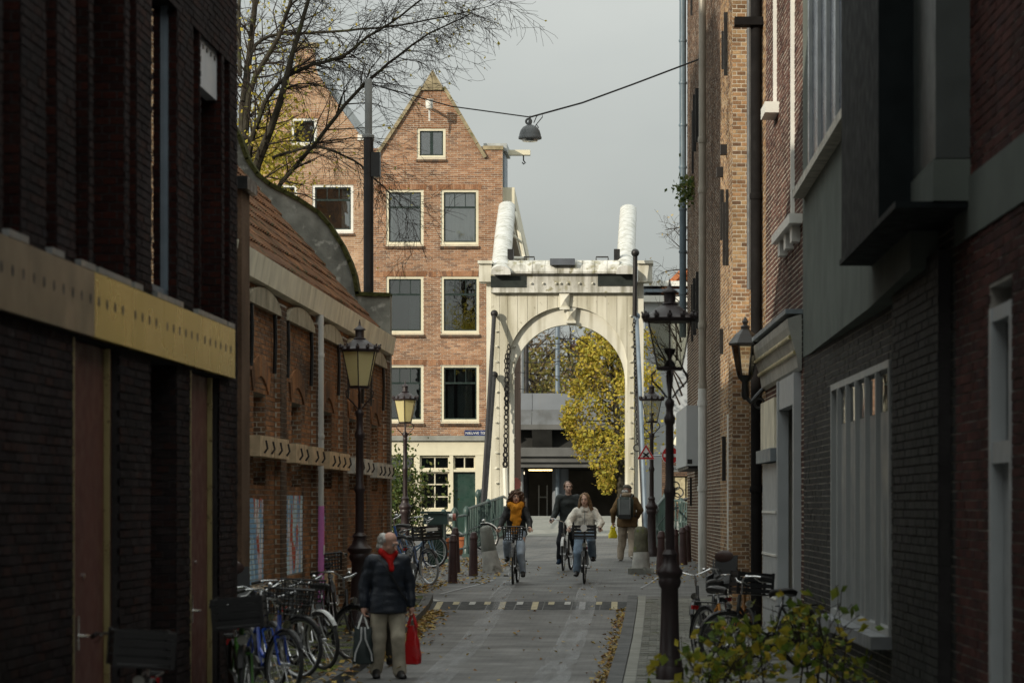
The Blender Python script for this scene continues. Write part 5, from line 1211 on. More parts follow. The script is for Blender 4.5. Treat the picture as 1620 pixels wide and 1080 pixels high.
# ---------------------------------------------------------------- road signs on the lamp by the bridge
m_red = M('sign_red', (.55, .02, .02), .4, var=.05, bump=0); m_signwhite = M('sign_white', (.78, .78, .76), .4, var=.04, bump=0)
def disc(f, c, r, n=28): f.face([c + V((r * math.cos(2 * math.pi * k / n), 0, r * math.sin(2 * math.pi * k / n))) for k in range(n)])
D = 66.6; ns = thing('no_entry_sign', 'round red no-entry sign with white bar', 'road sign'); c = P(1060.5, 720, D); r = 14.2 * D / F
f = MB(); f.prism([c + V((r * math.cos(2 * math.pi * k / 28), 0, r * math.sin(2 * math.pi * k / 28))) for k in range(28)], (0, .03, 0)); f.build('plate', m_signwhite, ns)
f = MB(); disc(f, c - V((0, .004, 0)), r * .93); f.build('red_disc', m_red, ns); f = MB(); f.box(c - V((0, .008, 0)), (r * 1.5, .004, r * .36)); f.build('white_bar', m_signwhite, ns)
f = MB(); f.tube([c + V((0, .06, 0)), V((rl.location.x, 67, c.z))], .02, 6); f.build('bracket', m_steel, ns)
wsn = thing('warning_sign', 'red-bordered triangular crossroads warning sign', 'road sign'); c = P(1022, 717, D); s_ = 15 * D / F
tri = lambda k, dy: [c + V((x * k, dy, z * k)) for x, z in ((-s_ * .95, -s_ * .62), (s_ * .95, -s_ * .62), (0, s_))]
f = MB(); f.prism(tri(1, 0), (0, .03, 0)); f.build('plate', m_signwhite, wsn)
f = MB(); o_, i_ = tri(.96, -.004), tri(.66, -.004)
for k in range(3): f.face([o_[k], o_[(k + 1) % 3], i_[(k + 1) % 3], i_[k]])
f.build('red_border', m_red, wsn)
f = MB()
for s2 in (1, -1): f.box(c + V((0, -.006, -s_ * .15)), (s_ * .75, .004, s_ * .16), 0, 0, R(38) * s2)
f.build('cross_symbol', m_black, wsn)
f = MB(); f.tube([c + V((.05, .05, -s_ * .5)), V((rl.location.x, 66.95, c.z - s_ * .55))], .02, 6); f.build('bracket', m_steel, wsn)
ps = thing('plate_sign', 'small white plate under the no-entry sign', 'road sign'); c = P(1068, 741, D); f = MB(); f.box(c, (.2, .02, .14), 0, 0, R(4)); f.build('plate', m_signwhite, ps); f = MB()
for k in range(2): f.box(c + V((-.03 + .05 * k, -.013, 0)), (.03, .003, .06)); 
f.build('print', m_steel, ps, kind='stuff')
f = MB(); f.tube([c + V((0, .03, .05)), c + V((-.2, .1, .05))], .014, 6); f.build('bracket', m_steel, ps)
# small round sign behind the arch, left
f = MB(); c = P(814, 765, 96); disc(f, c, .22); o = f.build('round_sign', M('faded_sign_red', (.4, .12, .1), .5), None, label='small red road sign seen behind the left portal leg', category='road sign'); f = MB(); f.tube([c + V((0, .04, .2)), V((c.x, 96.04, .95))], .03, 6); f.build('post', m_steel, o)
# flower pots
m_terra = M('terracotta', (.42, .15, .07), .8, var=.2, bump=.2)
for px, D, lb in ((697, 67, 'terracotta pot between the railing posts by the crate bike'), (728, 68, 'terracotta pot beside the baluster railing')):
    t = thing('flower_pot', lb, 'flower pot', GP(px, D), 0, 'terracotta pots'); f = MB(); f.lathe([(.2, 0), (.27, .34), (.3, .35), (.3, .42), (.26, .42), (.24, .36)], (0, 0, 0), 16); f.build('pot', m_terra, t, smooth=True); f = MB(); f.lathe([(.01, .35), (.25, .36)], (0, 0, 0), 12); f.build('soil', m_dark_in, t)
# ---------------------------------------------------------------- bicycles (local x = forward)
m_rubber = M('tyre_rubber', (.02, .02, .02), .7, var=.2, bump=.1)
m_alu = M('aluminium', (.50, .50, .50), .32, metal=.9, var=.1, bump=0)
m_blackplastic = M('black_plastic', (.014, .014, .015), .45, var=.2, bump=.05)
m_leather = M('black_saddle', (.018, .016, .015), .5, var=.2, bump=.1)
m_lens = M('lamp_lens', (.6, .6, .55), .15, var=.1, bump=0); m_redlens = M('red_lens', (.45, .02, .02), .2, var=.1, bump=0)
_pc = {}
def paint(name, c, rough=.35):
    if name not in _pc: _pc[name] = M(name, c, rough, var=.1, bump=.02, coat=.3)
    return _pc[name]
BIKE_GROUP = 'parked bicycles'
def bicycle(loc, heading, label, frame=(.02, .02, .02), fname='black_frame', fender=None, crate=None, basket=False, childseat=False, step=True, tyre=None, steer=0, lean=0, group=BIKE_GROUP, s=1.0, rack=True, spoke=True, case=True):
    t = thing('bicycle', label, 'bicycle', loc, heading, group)
    t.rotation_euler = (lean, 0, heading); t.scale = (s, s, s)
    fm = paint(fname, frame); fe = paint(*fender) if fender else m_blackplastic
    Rw = .34; xr_, xf = -.52, .56
    st = Matrix.Translation((xf - .1, 0, 0)) @ Matrix.Rotation(steer, 4, 'Z') @ Matrix.Translation((-(xf - .1), 0, 0))
    def put(f, name, mat, par=t, steered=False, smooth=True):
        if steered: f.v = [tuple(st @ V(v)) for v in f.v]
        return f.build(name, mat, par, smooth=smooth)
    for x, fr_ in ((xr_, False), (xf, True)):
        f = MB(); f.torus((x, 0, Rw), Rw - .02, .022, 'Y', 32, 6); wh = put(f, 'wheel', tyre or m_rubber, t, fr_)
        f = MB(); f.torus((x, 0, Rw), Rw - .045, .012, 'Y', 32, 5); put(f, 'rim', m_alu, wh, fr_)
        f = MB(); f.tube([(x, -.05, Rw), (x, .05, Rw)], .025, 8); put(f, 'hub', m_alu, wh, fr_)
        if spoke:
            f = MB()
            for k in range(18): a = 2 * math.pi * k / 18; f.tube([(x + .02 * math.cos(a + .8), .02 * (-1) ** k, Rw + .02 * math.sin(a + .8)), (x + .295 * math.cos(a), 0, Rw + .295 * math.sin(a))], .0022, 3, cap=False)
            o = put(f, 'spokes', m_alu, wh, fr_, False); o['kind'] = 'stuff'
        f = MB(); a0, a1 = (R(10), R(190)) if not fr_ else (R(30), R(205)); pts = []
        n = 14; sec = [(-.032, -.012), (-.02, .004), (.02, .004), (.032, -.012)]
        for k in range(n + 1):
            a = a0 + (a1 - a0) * k / n
            for y, dr in sec: pts.append((x + (Rw + .018 + dr) * math.cos(a), y, Rw + (Rw + .018 + dr) * math.sin(a)))
        for k in range(n):
            for j in range(3): f.face([pts[k * 4 + j], pts[k * 4 + j + 1], pts[k * 4 + j + 5], pts[k * 4 + j + 4]])
        put(f, 'mudguard', fe, t, fr_)
    head, headt, bb_, seat, seatb = (.40, 0, .66), (.355, 0, .87), (-.06, 0, .29), (-.28, 0, .84), (-.24, 0, .72)
    f = MB()
    if step: f.tube([(.385, 0, .74), (.2, 0, .5), (.0, 0, .4), (-.13, 0, .47)], .019, 8); f.tube([head, (.25, 0, .5), (.05, 0, .33), bb_], .021, 8)
    else: f.tube([headt, seatb], .018, 8); f.tube([head, bb_], .019, 8)
    f.tube([bb_, seatb], .019, 8); f.tube([headt, head], .023, 8)
    for y in (-.05, .05): f.tube([bb_, (xr_, y, Rw)], .012, 6); f.tube([seatb, (xr_, y, Rw)], .011, 6)
    put(f, 'frame', fm)
    f = MB(); f.tube([head, (.43, 0, .60)], .02, 8)
    for y in (-.055, .055): f.tube([(.43, y, .61), (.46, y, .52), (.52, y, .40), (xf, y, Rw)], .012, 6)
    f.tube([(.43, -.055, .61), (.43, .055, .61)], .016, 6); put(f, 'fork', fm, t, True)
    f = MB(); f.tube([headt, (.335, 0, 1.0)], .014, 8)
    f.tube([(.335, 0, 1.0), (.36, .1, 1.03), (.35, .2, 1.07), (.24, .28, 1.06), (.10, .30, 1.03)], .011, 8); f.tube([(.335, 0, 1.0), (.36, -.1, 1.03), (.35, -.2, 1.07), (.24, -.28, 1.06), (.10, -.30, 1.03)], .011, 8); hb = put(f, 'handlebar', m_chrome, t, True)
    for y in (1, -1): f = MB(); f.tube([(.20, .288 * y, 1.052), (.07, .302 * y, 1.024)], .018, 8); put(f, 'grip', m_blackplastic, hb, True); f = MB(); f.tube([(.27, .26 * y, 1.05), (.2, .27 * y, 1.0), (.11, .29 * y, .985)], .007, 5); put(f, 'brake_lever', m_chrome, hb, True)
    f = MB(); f.ball((.31, .12, 1.07), (.03, .03, .022), 8, 5); put(f, 'bell', m_chrome, hb, True)
    f = MB(); f.tube([seatb, seat], .014, 8); put(f, 'seat_post', m_alu)
    f = MB(); sad = [(-.42, .10, .0), (-.36, .115, .02), (-.28, .10, .025), (-.2, .055, .015), (-.12, .03, .01), (-.08, .02, -.01)]; vv = []
    for x, w_, dz in sad:
        for k in range(8): a = 2 * math.pi * k / 8; vv.append((x, w_ * math.cos(a), .885 + dz + .032 * math.sin(a) - (.02 if math.sin(a) < 0 else 0)))
    f._add(vv, [(i * 8 + k, i * 8 + (k + 1) % 8, i * 8 + 8 + (k + 1) % 8, i * 8 + 8 + k) for i in range(len(sad) - 1) for k in range(8)] + [tuple(range(7, -1, -1)), tuple(range(len(vv) - 8, len(vv)))])
    put(f, 'saddle', m_leather)
    if case: f = MB(); f.prism([(-.56, -.07, .34 + .07), (-.5, -.07, .43), (-.05, -.07, .40), (.04, -.07, .34), (.05, -.07, .27), (-.04, -.07, .2), (-.5, -.07, .27), (-.57, -.07, .31)], (0, .03, 0)); put(f, 'chain_case', m_blackplastic, smooth=False)
    f = MB(); f.tube([(-.06, -.10, .29), (-.06, .10, .29)], .018, 8); f.tube([(-.06, -.10, .29), (.03, -.12, .15)], .011, 6); f.tube([(-.06, .10, .29), (-.15, .12, .43)], .011, 6); ck = put(f, 'crank', m_alu)
    for x, y, z in ((.03, -.17, .15), (-.15, .17, .43)): f = MB(); f.box((x, y, z), (.09, .09, .025)); put(f, 'pedal', m_blackplastic, ck, smooth=False)
    if rack:
        f = MB()
        for y in (-.06, .06): f.tube([(-.2, y, .73), (-.8, y, .73)], .008, 5); f.tube([(-.62, y, .73), (xr_, y * 1.1, Rw)], .007, 5)
        f.tube([(-.8, -.06, .73), (-.8, .06, .73)], .008, 5); f.tube([(-.5, -.06, .73), (-.5, .06, .73)], .008, 5); rk = put(f, 'carrier', m_blackplastic)
        f = MB(); f.box((-.83, 0, .66), (.03, .09, .05)); put(f, 'rear_lamp', m_redlens, smooth=False)
    f = MB(); f.lathe([(.045, 0), (.045, .04), (.025, .07)], (0, 0, 0), 10); f.v = [(.55 - z, x, .74 + y) for x, y, z in f.v]; put(f, 'front_lamp', m_chrome if not crate else m_lens, t, True)
    if crate:
        cx_, cz_, cw, cl, ch = .56, .86, .42, .34, .25
        f = MB(); f.box((cx_, 0, cz_), (cl, cw, .02))
        put(f, 'crate_floor', m_blackplastic, t, True, False)
        for k in range(4):
            f = MB(); z = cz_ + .02 + k * .062
            for y in (-cw / 2, cw / 2): f.box((cx_, y, z + .022), (cl, .014, .046))
            for x in (-cl / 2, cl / 2): f.box((cx_ + x, 0, z + .022), (.014, cw, .046))
            put(f, 'crate_side', m_blackplastic, t, True, False)
        for x in (-1, 1):
            for y in (-1, 1): f = MB(); f.box((cx_ + x * cl / 2, y * cw / 2, cz_ + .125), (.03, .03, .27)); put(f, 'crate_corner', m_blackplastic, t, True, False)
        if crate == 'logo':
            f = MB(); f.face([(cx_ + cl / 2 + .016, .065 * math.cos(2 * math.pi * k / 20), cz_ + .2 + .065 * math.sin(2 * math.pi * k / 20)) for k in range(20)]); put(f, 'round_sticker', m_signwhite, t, True, False)
        if crate == 'label':
            f = MB(); f.box((cx_ + cl / 2 + .012, 0, cz_ + .19), (.006, .26, .06)); f.box((cx_, cw / 2 + .012, cz_ + .19), (.2, .006, .06)); put(f, 'paper_label', m_signwhite, t, True, False)
    if basket:
        f = MB(); cx_, cz_ = .56, .84
        for k in range(6): z = cz_ + k * .05; q = .88 + .03 * k; f.tube([(cx_ + .15 * q, .19 * q, z), (cx_ + .15 * q, -.19 * q, z), (cx_ - .15 * q, -.19 * q, z), (cx_ - .15 * q, .19 * q, z), (cx_ + .15 * q, .19 * q, z)], .007 if k < 5 else .012, 4)
        for k in range(9): y = -.17 + .0425 * k; f.tube([(cx_ + .135, y, cz_), (cx_ + .155, y * 1.1, cz_ + .25)], .006, 4); f.tube([(cx_ - .135, y, cz_), (cx_ - .155, y * 1.1, cz_ + .25)], .006, 4)
        for k in range(6): x = -.13 + .052 * k; f.tube([(cx_ + x, .17, cz_), (cx_ + x, .2, cz_ + .25)], .006, 4); f.tube([(cx_ + x, -.17, cz_), (cx_ + x, -.2, cz_ + .25)], .006, 4); f.tube([(cx_ + x, -.17, cz_), (cx_ + x, .17, cz_)], .006, 4)
        put(f, 'basket', m_black, t, True, False)
    if childseat:
        f = MB(); f.prism([(-.42, -.16, .80), (-.74, -.17, .84), (-.80, -.16, 1.0), (-.84, -.13, 1.22), (-.80, -.12, 1.23), (-.74, -.14, 1.0), (-.68, -.15, .90), (-.42, -.14, .87)], (0, .31, 0)); cs = put(f, 'child_seat', m_blackplastic, smooth=False)
        for y in (-.17, .155): f = MB(); f.prism([(-.45, y, .84), (-.74, y, .84), (-.84, y, 1.2), (-.76, y, 1.02), (-.5, y, .98)], (0, .02, 0)); put(f, 'side_wing', m_blackplastic, cs, smooth=False)
        f = MB(); f.ball((-.80, 0, 1.22), (.035, .14, .09), 10, 6); put(f, 'head_rest', M('brown_shell', (.05, .025, .02), .5), cs)
    f = MB(); f.tube([(-.45, .06, .3), (-.4, .17, .02)] if group == BIKE_GROUP else [(-.45, .06, .3), (-.75, .08, .27)], .009, 5); put(f, 'kickstand', m_alu)
    return t
def head(dx, dy): return math.atan2(dy, dx)
bicycle(G(-3.72, 20.1, .1), R(-86), 'dark bicycle with black front crate beside the oxblood door', crate='plain', lean=R(-4), steer=R(14), s=.94)
bicycle(G(-3.72, 25.3, .1), R(-76), 'black bicycle with bright green stripe, first in the parked row on the footway', (.05, .16, .02), 'green_frame', crate='plain', steer=R(-12), lean=R(5))
bicycle(G(-4.02, 28.4, .1), R(-62), 'blue bicycle with twin blue tubes near the front of the parked row', (.02, .07, .42), 'blue_frame', basket=True, steer=R(10), lean=R(-4))
bicycle(G(-4.3, 30.3, .1), R(-66), 'bright blue bicycle with a high child seat in the parked row', (.02, .09, .5), 'bright_blue_frame', childseat=True, lean=R(4), steer=R(8))
bicycle(G(-4.32, 31.6, .1), R(-58), 'black bicycle squeezed between the child seat bike and the silver one', basket=True, lean=R(-3), steer=R(20))
bicycle(G(-4.15, 33.2, .1), R(-66), 'dark bicycle with silver-white mudguards in the parked row', (.30, .30, .29), 'silver_frame', fender=('silver_fender', (.52, .52, .50)), steer=R(16), lean=R(5))
bicycle(G(-4.12, 34.9, .1), R(-55), 'black bicycle at the far end of the parked row', steer=R(18), lean=R(-4))
bicycle(G(-4.98, 42.9, .1), R(-80), 'black bicycle leaning on the workshop wall behind the opal lamp', basket=True, lean=R(6))
bicycle(G(-4.62, 54.0), R(-68), 'blue bicycle with labelled black crate parked by the bollards', (.04, .07, .16), 'dull_blue_frame', crate='label', tyre=paint('pale_tyre', (.30, .32, .34), .7), steer=R(14), lean=R(4))
bicycle(G(-5.75, 58.5), R(-40), 'blue bicycle behind the crate bike, beside the shrub', (.03, .10, .30), 'mid_blue_frame', lean=R(5), s=1.08)
bicycle(G(-5.35, 60.4), R(-30), 'pale blue bicycle half hidden behind the farther opal lamp', (.10, .2, .32), 'light_blue_frame', lean=R(-5))
bicycle(G(-4.9, 69.5), R(-8), 'white bicycle behind the low green railing', (.6, .6, .57), 'white_frame', fender=('silver_fender', (.52, .52, .50)), lean=R(4))
bicycle(G(.62, 36.6, .09), R(250), 'black bicycle with child seat on the right footway', childseat=True, lean=R(5), steer=R(10))
bicycle(G(.72, 34.0, .09), R(-62), 'orange-framed bicycle between the near lamp and the shrub', (.55, .22, .03), 'orange_frame', crate='plain', lean=R(-5), steer=R(-14))
bicycle(G(1.22, 33.2, .09), R(215), 'black bicycle with chrome handlebar against the white door frame', lean=R(5), steer=R(-20))
bicycle(G(.95, 78), R(5), 'bicycle on the far quay behind the right railing', (.1, .25, .35), 'teal_frame', lean=R(4))
# ---------------------------------------------------------------- people (local x = forward, y = their left)
import numpy as np
def flesh(name, parts, mat, parent, voxel, smooth_it=0, disp=None, k=None, **pr):
    """parts = list of (c0, r0, c1, r1), tapered rounded limbs blended into one continuous skin (distance field, then surface nets)"""
    P_ = []
    for c0, r0, c1, r1 in parts:
        r0 = (r0,) * 3 if isinstance(r0, (int, float)) else r0; r1 = (r1,) * 3 if isinstance(r1, (int, float)) else r1
        P_.append([np.array(x, dtype=float) for x in (c0, r0, c1, r1)])
    lo_ = np.min([np.minimum(a - b.max(), c - d.max()) for a, b, c, d in P_], axis=0) - 3 * voxel
    hi_ = np.max([np.maximum(a + b.max(), c + d.max()) for a, b, c, d in P_], axis=0) + 3 * voxel
    n = np.ceil((hi_ - lo_) / voxel).astype(int) + 1
    g = np.full(n, 1.0, dtype=np.float32)
    for a, ra, c, rc in P_:
        kk = min(.03, .45 * min(ra.min(), rc.min())) if k is None else k
        mg = 2 * voxel + kk
        l = np.minimum(a - ra, c - rc) - mg; h = np.maximum(a + ra, c + rc) + mg
        i0 = np.maximum(0, np.floor((l - lo_) / voxel)).astype(int); i1 = np.minimum(n, np.ceil((h - lo_) / voxel).astype(int) + 1)
        ax = [lo_[q] + voxel * np.arange(i0[q], i1[q]) for q in range(3)]
        X, Y, Z = np.meshgrid(*ax, indexing='ij')
        d = c - a; L2 = float(d @ d)
        t = np.clip(((X - a[0]) * d[0] + (Y - a[1]) * d[1] + (Z - a[2]) * d[2]) / L2, 0, 1) if L2 > 1e-9 else np.zeros_like(X)
        q0 = 0; q1 = 0
        for q, C_ in enumerate((X, Y, Z)):
            e = C_ - a[q] - t * d[q]; r = ra[q] + t * (rc[q] - ra[q]); q0 = q0 + (e / r) ** 2; q1 = q1 + (e / (r * r)) ** 2
        k0 = np.sqrt(q0); k1 = np.sqrt(q1) + 1e-9; ds = k0 * (k0 - 1) / k1
        sl_ = tuple(slice(i0[q], i1[q]) for q in range(3)); o = g[sl_]
        hh = np.clip(.5 + .5 * (o - ds) / kk, 0, 1); hh = np.where(o > .9, 1, hh)
        g[sl_] = np.where(o > .9, ds, o + (ds - o) * hh - kk * hh * (1 - hh))
    s_ = g < 0; acc = np.zeros(tuple(n - 1) + (3,), dtype=np.float32); cnt = np.zeros(tuple(n - 1), dtype=np.float32)
    def corner(a, x): return a[x[0]:x[0] + n[0] - 1, x[1]:x[1] + n[1] - 1, x[2]:x[2] + n[2] - 1]
    cs = [(i, j, l) for i in (0, 1) for j in (0, 1) for l in (0, 1)]
    for p in cs:
        for ax_ in range(3):
            if p[ax_]: continue
            q = list(p); q[ax_] = 1; ga, gb = corner(g, p), corner(g, q); m_ = (ga < 0) != (gb < 0)
            t = np.where(m_, ga / np.where(m_, ga - gb, 1), 0)
            for b in range(3): acc[..., b] += np.where(m_, p[b] + (t if b == ax_ else 0), 0)
            cnt += m_
    act = cnt > 0; idx = -np.ones(act.shape, dtype=np.int64); idx[act] = np.arange(act.sum())
    w_ = np.argwhere(act); vs = lo_ + voxel * (w_ + acc[act] / cnt[act][:, None])
    fs = []
    for ax_ in range(3):
        sa = [slice(1, -1)] * 3; sb = [slice(1, -1)] * 3; sa[ax_] = slice(0, -1); sb[ax_] = slice(1, None)
        A_, B_ = s_[tuple(sa)], s_[tuple(sb)]; e = np.argwhere(A_ != B_)
        if not len(e): continue
        off = np.ones(3, int); off[ax_] = 0; e = e + off; u_, v_ = (ax_ + 1) % 3, (ax_ + 2) % 3
        def at(du, dv): q = e.copy(); q[:, u_] -= du; q[:, v_] -= dv; return idx[q[:, 0], q[:, 1], q[:, 2]]
        qd = np.stack([at(1, 1), at(0, 1), at(0, 0), at(1, 0)], 1); ins = s_[e[:, 0], e[:, 1], e[:, 2]]
        qd[~ins] = qd[~ins][:, ::-1]; fs.append(qd)
    fs = np.concatenate(fs)
    me2 = bpy.data.meshes.new(name); me2.from_pydata(vs.tolist(), [], fs.tolist()); me2.materials.append(mat)
    me2.polygons.foreach_set('use_smooth', [True] * len(me2.polygons)); me2.update()
    if disp:
        from mathutils import noise as mn
        nv = len(me2.vertices); nr = np.empty(nv * 3, dtype=np.float32); me2.vertices.foreach_get('normal', nr); nr = nr.reshape(-1, 3); zs_ = disp[2] if len(disp) > 2 else 1
        am = np.array([mn.noise((p[0] * disp[1], p[1] * disp[1], p[2] * zs_ * disp[1])) for p in vs.tolist()])
        me2.vertices.foreach_set('co', (vs + nr * (disp[0] * am)[:, None]).astype(np.float32).ravel()); me2.update()
    return link(name, me2, parent, **pr)
def hand_parts(h, d, curl, side):
    """palm, four unequal bent fingers and a thumb; h = wrist, d = pointing direction, curl = direction the fingers bend"""
    d = d.normalized(); curl = (curl - d * curl.dot(d)).normalized(); s_ = d.cross(curl) * side
    out = [(h, .026, h + d * .045, (.036, .036, .036)), (h + d * .03 + s_ * .018, .022, h + d * .075 + s_ * .02, .017), (h + d * .03 - s_ * .018, .022, h + d * .075 - s_ * .02, .017)]
    for k, ln in enumerate((.062, .072, .066, .05)):
        b = h + d * .078 + s_ * (.03 - .02 * k); m_ = b + d * ln * .45 + curl * ln * .25; e = m_ + curl * ln * .55 + d * ln * .1
        out += [(b, .0105, m_, .0095), (m_, .0095, e, .008)]
    b = h + d * .025 + s_ * .034; m_ = b + s_ * .025 + d * .025 + curl * .015; e = m_ + d * .025 + curl * .028
    return out + [(b, .014, m_, .0115), (m_, .0115, e, .009)]
m_eye = M('eye', (.02, .015, .012), .2, var=0, bump=0); m_eyew = M('eye_white', (.6, .58, .55), .3, var=0, bump=0)
def person(name, label, loc, rz, J, skin, jacket, trousers, shoes, hair, build=1.0, lo=0.0, coat_len=.1, jr=1.0, jnoise=(.012, 9), mouth_open=False, legw=1.0, group=None, hdyaw=0, hdpitch=0):
    J = {k: V(v) for k, v in J.items()}
    sk = M('skin', skin, .55, var=.1, vs=25, bump=.08, bs=120)
    hd, nk, ch, pv = J['head'], J['neck'], J['chest'], J['pelvis']
    Hm = Matrix.Translation(hd) @ Matrix.Rotation(hdyaw, 4, 'Z') @ Matrix.Rotation(hdpitch, 4, 'Y'); hp_ = lambda x, y, z: Hm @ V((x, y, z))
    b = build
    parts = [(hp_(-.012, 0, .035), (.096, .077, .088), hp_(.02, 0, -.035), (.072, .062, .075)), (hp_(.045, 0, -.07), (.042, .045, .04), hp_(.06, 0, -.085), (.028, .03, .025)),
             (hp_(.088, 0, .005), .014, hp_(.112, 0, -.028), (.016, .018, .013)), (hp_(.075, -.03, .03), .02, hp_(.075, .03, .03), .02),
             (hp_(-.01, .078, -.005), (.02, .012, .032), hp_(-.014, .082, .005), (.016, .009, .022)), (hp_(-.01, -.078, -.005), (.02, .012, .032), hp_(-.014, -.082, .005), (.016, .009, .022)),
             (hp_(.05, .035, -.03), .027, hp_(.05, -.035, -.03), .027), (hp_(.08, -.018, -.062), .012, hp_(.08, .018, -.062), .012),
             (nk, .055, hp_(-.015, 0, -.06), .056), (nk, .06, ch, (.10 * b, .15, .1)), (ch, (.10 * b, .15, .12), pv, (.10 * b, .145, .1))]
    for s_, q in ((1, 'l'), (-1, 'r')):
        sh, el, wr_ = J['sh' + q], J['el' + q], J['wr' + q]
        parts += [(ch + V((0, 0, .08)), .07, sh, .06), (sh, .058, el, .042), (el, .042, wr_, .028)]
        parts += hand_parts(wr_ + (wr_ - el).normalized() * .015, J.get('hd' + q, wr_ - el), J.get('cu' + q, V((1, 0, -.3))), s_)
        hip, kn, an = J['hip' + q], J['kn' + q], J['an' + q]
        parts += [(pv, .1, hip, .085), (hip, .085, kn, .055), (kn, .055, an, .038), (an, .036, J['to' + q], .03)]
    root = flesh(name, parts, sk, None, .0085, 3, label=label, category='person')
    root.location = loc; root.rotation_euler = (0, 0, rz)
    if group: root['group'] = group
    for y in (.032, -.032):
        f = MB(); f.ball(hp_(.0845, y, .008), (.012, .014, .009), 8, 5); e = f.build('eye', m_eyew, root, smooth=True); f = MB(); f.ball(hp_(.0935, y, .008), .006, 6, 4); f.build('iris', m_eye, e, smooth=True)
        f = MB(); f.tube([hp_(.09, y * .5, .03), hp_(.095, y, .034), hp_(.084, y * 1.55, .028)], .0055, 5); f.build('eyebrow', hair, root, smooth=True)
    f = MB(); f.ball(hp_(.088, 0, -.066), (.008, .024, .016 if mouth_open else .007), 10, 6); f.build('mouth', M('lips', (.30, .08, .07) if not mouth_open else (.12, .02, .02), .5, bump=0), root, smooth=True)
    # jacket
    jp = [(nk + V((-.01, 0, -.03)), (.075, .085, .05), ch + V((0, 0, .06)), (.125 * b * jr, .175 * jr, .1)), (ch + V((0, 0, .05)), (.13 * b * jr, .18 * jr, .1), pv + V((0, 0, .02)), (.13 * b * jr, .18 * jr, .1)), (pv + V((0, 0, .04)), (.14 * b * jr, .20 * jr, .06), pv - V((0, 0, coat_len)), (.145 * b * jr, .215 * jr, .035))]
    for q in 'lr':
        sh, el, wr_ = J['sh' + q], J['el' + q], J['wr' + q]
        jp += [(nk + V((-.01, 0, -.075)), .07, sh, .07 * jr), (sh, .073 * jr, el, .062 * jr), (el, .062 * jr, wr_, .046 * jr)]
    flesh('jacket', jp, jacket, root, .012, 3, jnoise)
    tp_ = [(pv + V((0, 0, .03)), (.12 * b, .165, .06), pv - V((0, 0, .05)), (.118 * b, .16, .07))]
    for q in 'lr':
        hip, kn, an = J['hip' + q], J['kn' + q], J['an' + q]; tp_ += [(pv, .11, hip, .092 * legw), (hip, .095 * legw, kn, .076 * legw), (kn, .076 * legw, an, .066 * legw)]
    flesh('trousers', tp_, trousers, root, .011, 3, (.022, 7, .6))
    for q in 'lr':
        an, to = J['an' + q], J['to' + q]; d = (to - an); d.z = 0
        flesh('shoe', [(an + V((0, 0, -.01)), .05, an - d.normalized() * .03 + V((0, 0, -.045)), (.045, .045, .035)), (an - d.normalized() * .03 + V((0, 0, -.04)), (.045, .045, .04), to + V((0, 0, -.01)), (.046, .046, .032)), (an, .05, to, .035)], shoes, root, .008, 2)
    return root, J, hp_
def cloth(name, c, rough=.85, **k): return M(name, c, rough, var=k.pop('var', .2), vs=k.pop('vs', 9), bump=k.pop('bump', .3), bs=k.pop('bs', 70), **k)
m_grey_hair = M('grey_hair', (.42, .41, .39), .7, var=.25, vs=30, bump=.5, bs=90)
m_brown_hair = M('brown_curly_hair', (.085, .04, .018), .65, var=.4, vs=30, bump=.8, bs=60)
m_fair_hair = M('fair_brown_hair', (.21, .125, .06), .6, var=.35, vs=30, bump=.6, bs=90)
m_dark_shoe = M('black_shoe', (.015, .014, .014), .45, var=.2, bump=.1)
m_pale_shoe = M('pale_sneaker', (.68, .64, .57), .7, var=.15, bump=.1)
# --- man with bags, walking towards us along the kerb
mz = GP(613, 32.8)
WJ = dict(pelvis=(0, 0, .93), chest=(.0, 0, 1.25), neck=(.03, 0, 1.46), head=(.085, 0, 1.59), shl=(.0, .18, 1.365), shr=(.0, -.18, 1.365), ell=(-.02, .265, 1.10), elr=(-.04, -.265, 1.10), wrl=(.03, .275, .855), wrr=(.0, -.275, .85),
          hipl=(0, .095, .88), hipr=(0, -.095, .88), knl=(.05, .10, .49), knr=(.0, -.10, .49), anl=(-.02, .10, .09), anr=(.02, -.10, .09), tol=(.11, .12, .035), tor=(.15, -.12, .035), hdl=(0, 0, -1), hdr=(0, 0, -1), cul=(.3, -1, 0), cur=(.3, 1, 0))
m_navy = cloth('navy_quilted_nylon', (.014, .019, .030), .5, var=.15)
m_beige = cloth('beige_trousers', (.46, .41, .32))
MJ = dict(WJ); MJ.update(chest=(.03, 0, 1.25), neck=(.075, 0, 1.445), head=(.145, 0, 1.565), shl=(.035, .18, 1.355), shr=(.035, -.18, 1.355), ell=(-.02, .265, 1.09), elr=(-.03, -.265, 1.09), knl=(.07, .11, .49), anl=(.03, .13, .09), tol=(.16, .15, .035), knr=(-.02, -.10, .48), anr=(-.12, -.11, .10), tor=(.01, -.13, .035))
man, J, hq = person('person', 'elderly man in navy padded jacket and beige trousers carrying two bags', mz, R(-74), MJ, (.55, .31, .23), m_navy, m_beige, m_dark_shoe, m_grey_hair, build=1.18, coat_len=.16, jr=1.06, jnoise=(.012, 5, 3.2), legw=1.12, hdyaw=R(38), hdpitch=R(26))
flesh('hair', [(hq(-.075, .04, .0), (.045, .045, .06), hq(-.075, -.04, .0), (.045, .045, .06)), (hq(-.03, .072, .02), (.045, .018, .04), hq(-.07, .05, .03), .04), (hq(-.03, -.072, .02), (.045, .018, .04), hq(-.07, -.05, .03), .04)], m_grey_hair, man, .009, 2, (.006, 30))
m_scarf = cloth('red_scarf', (.42, .016, .014))
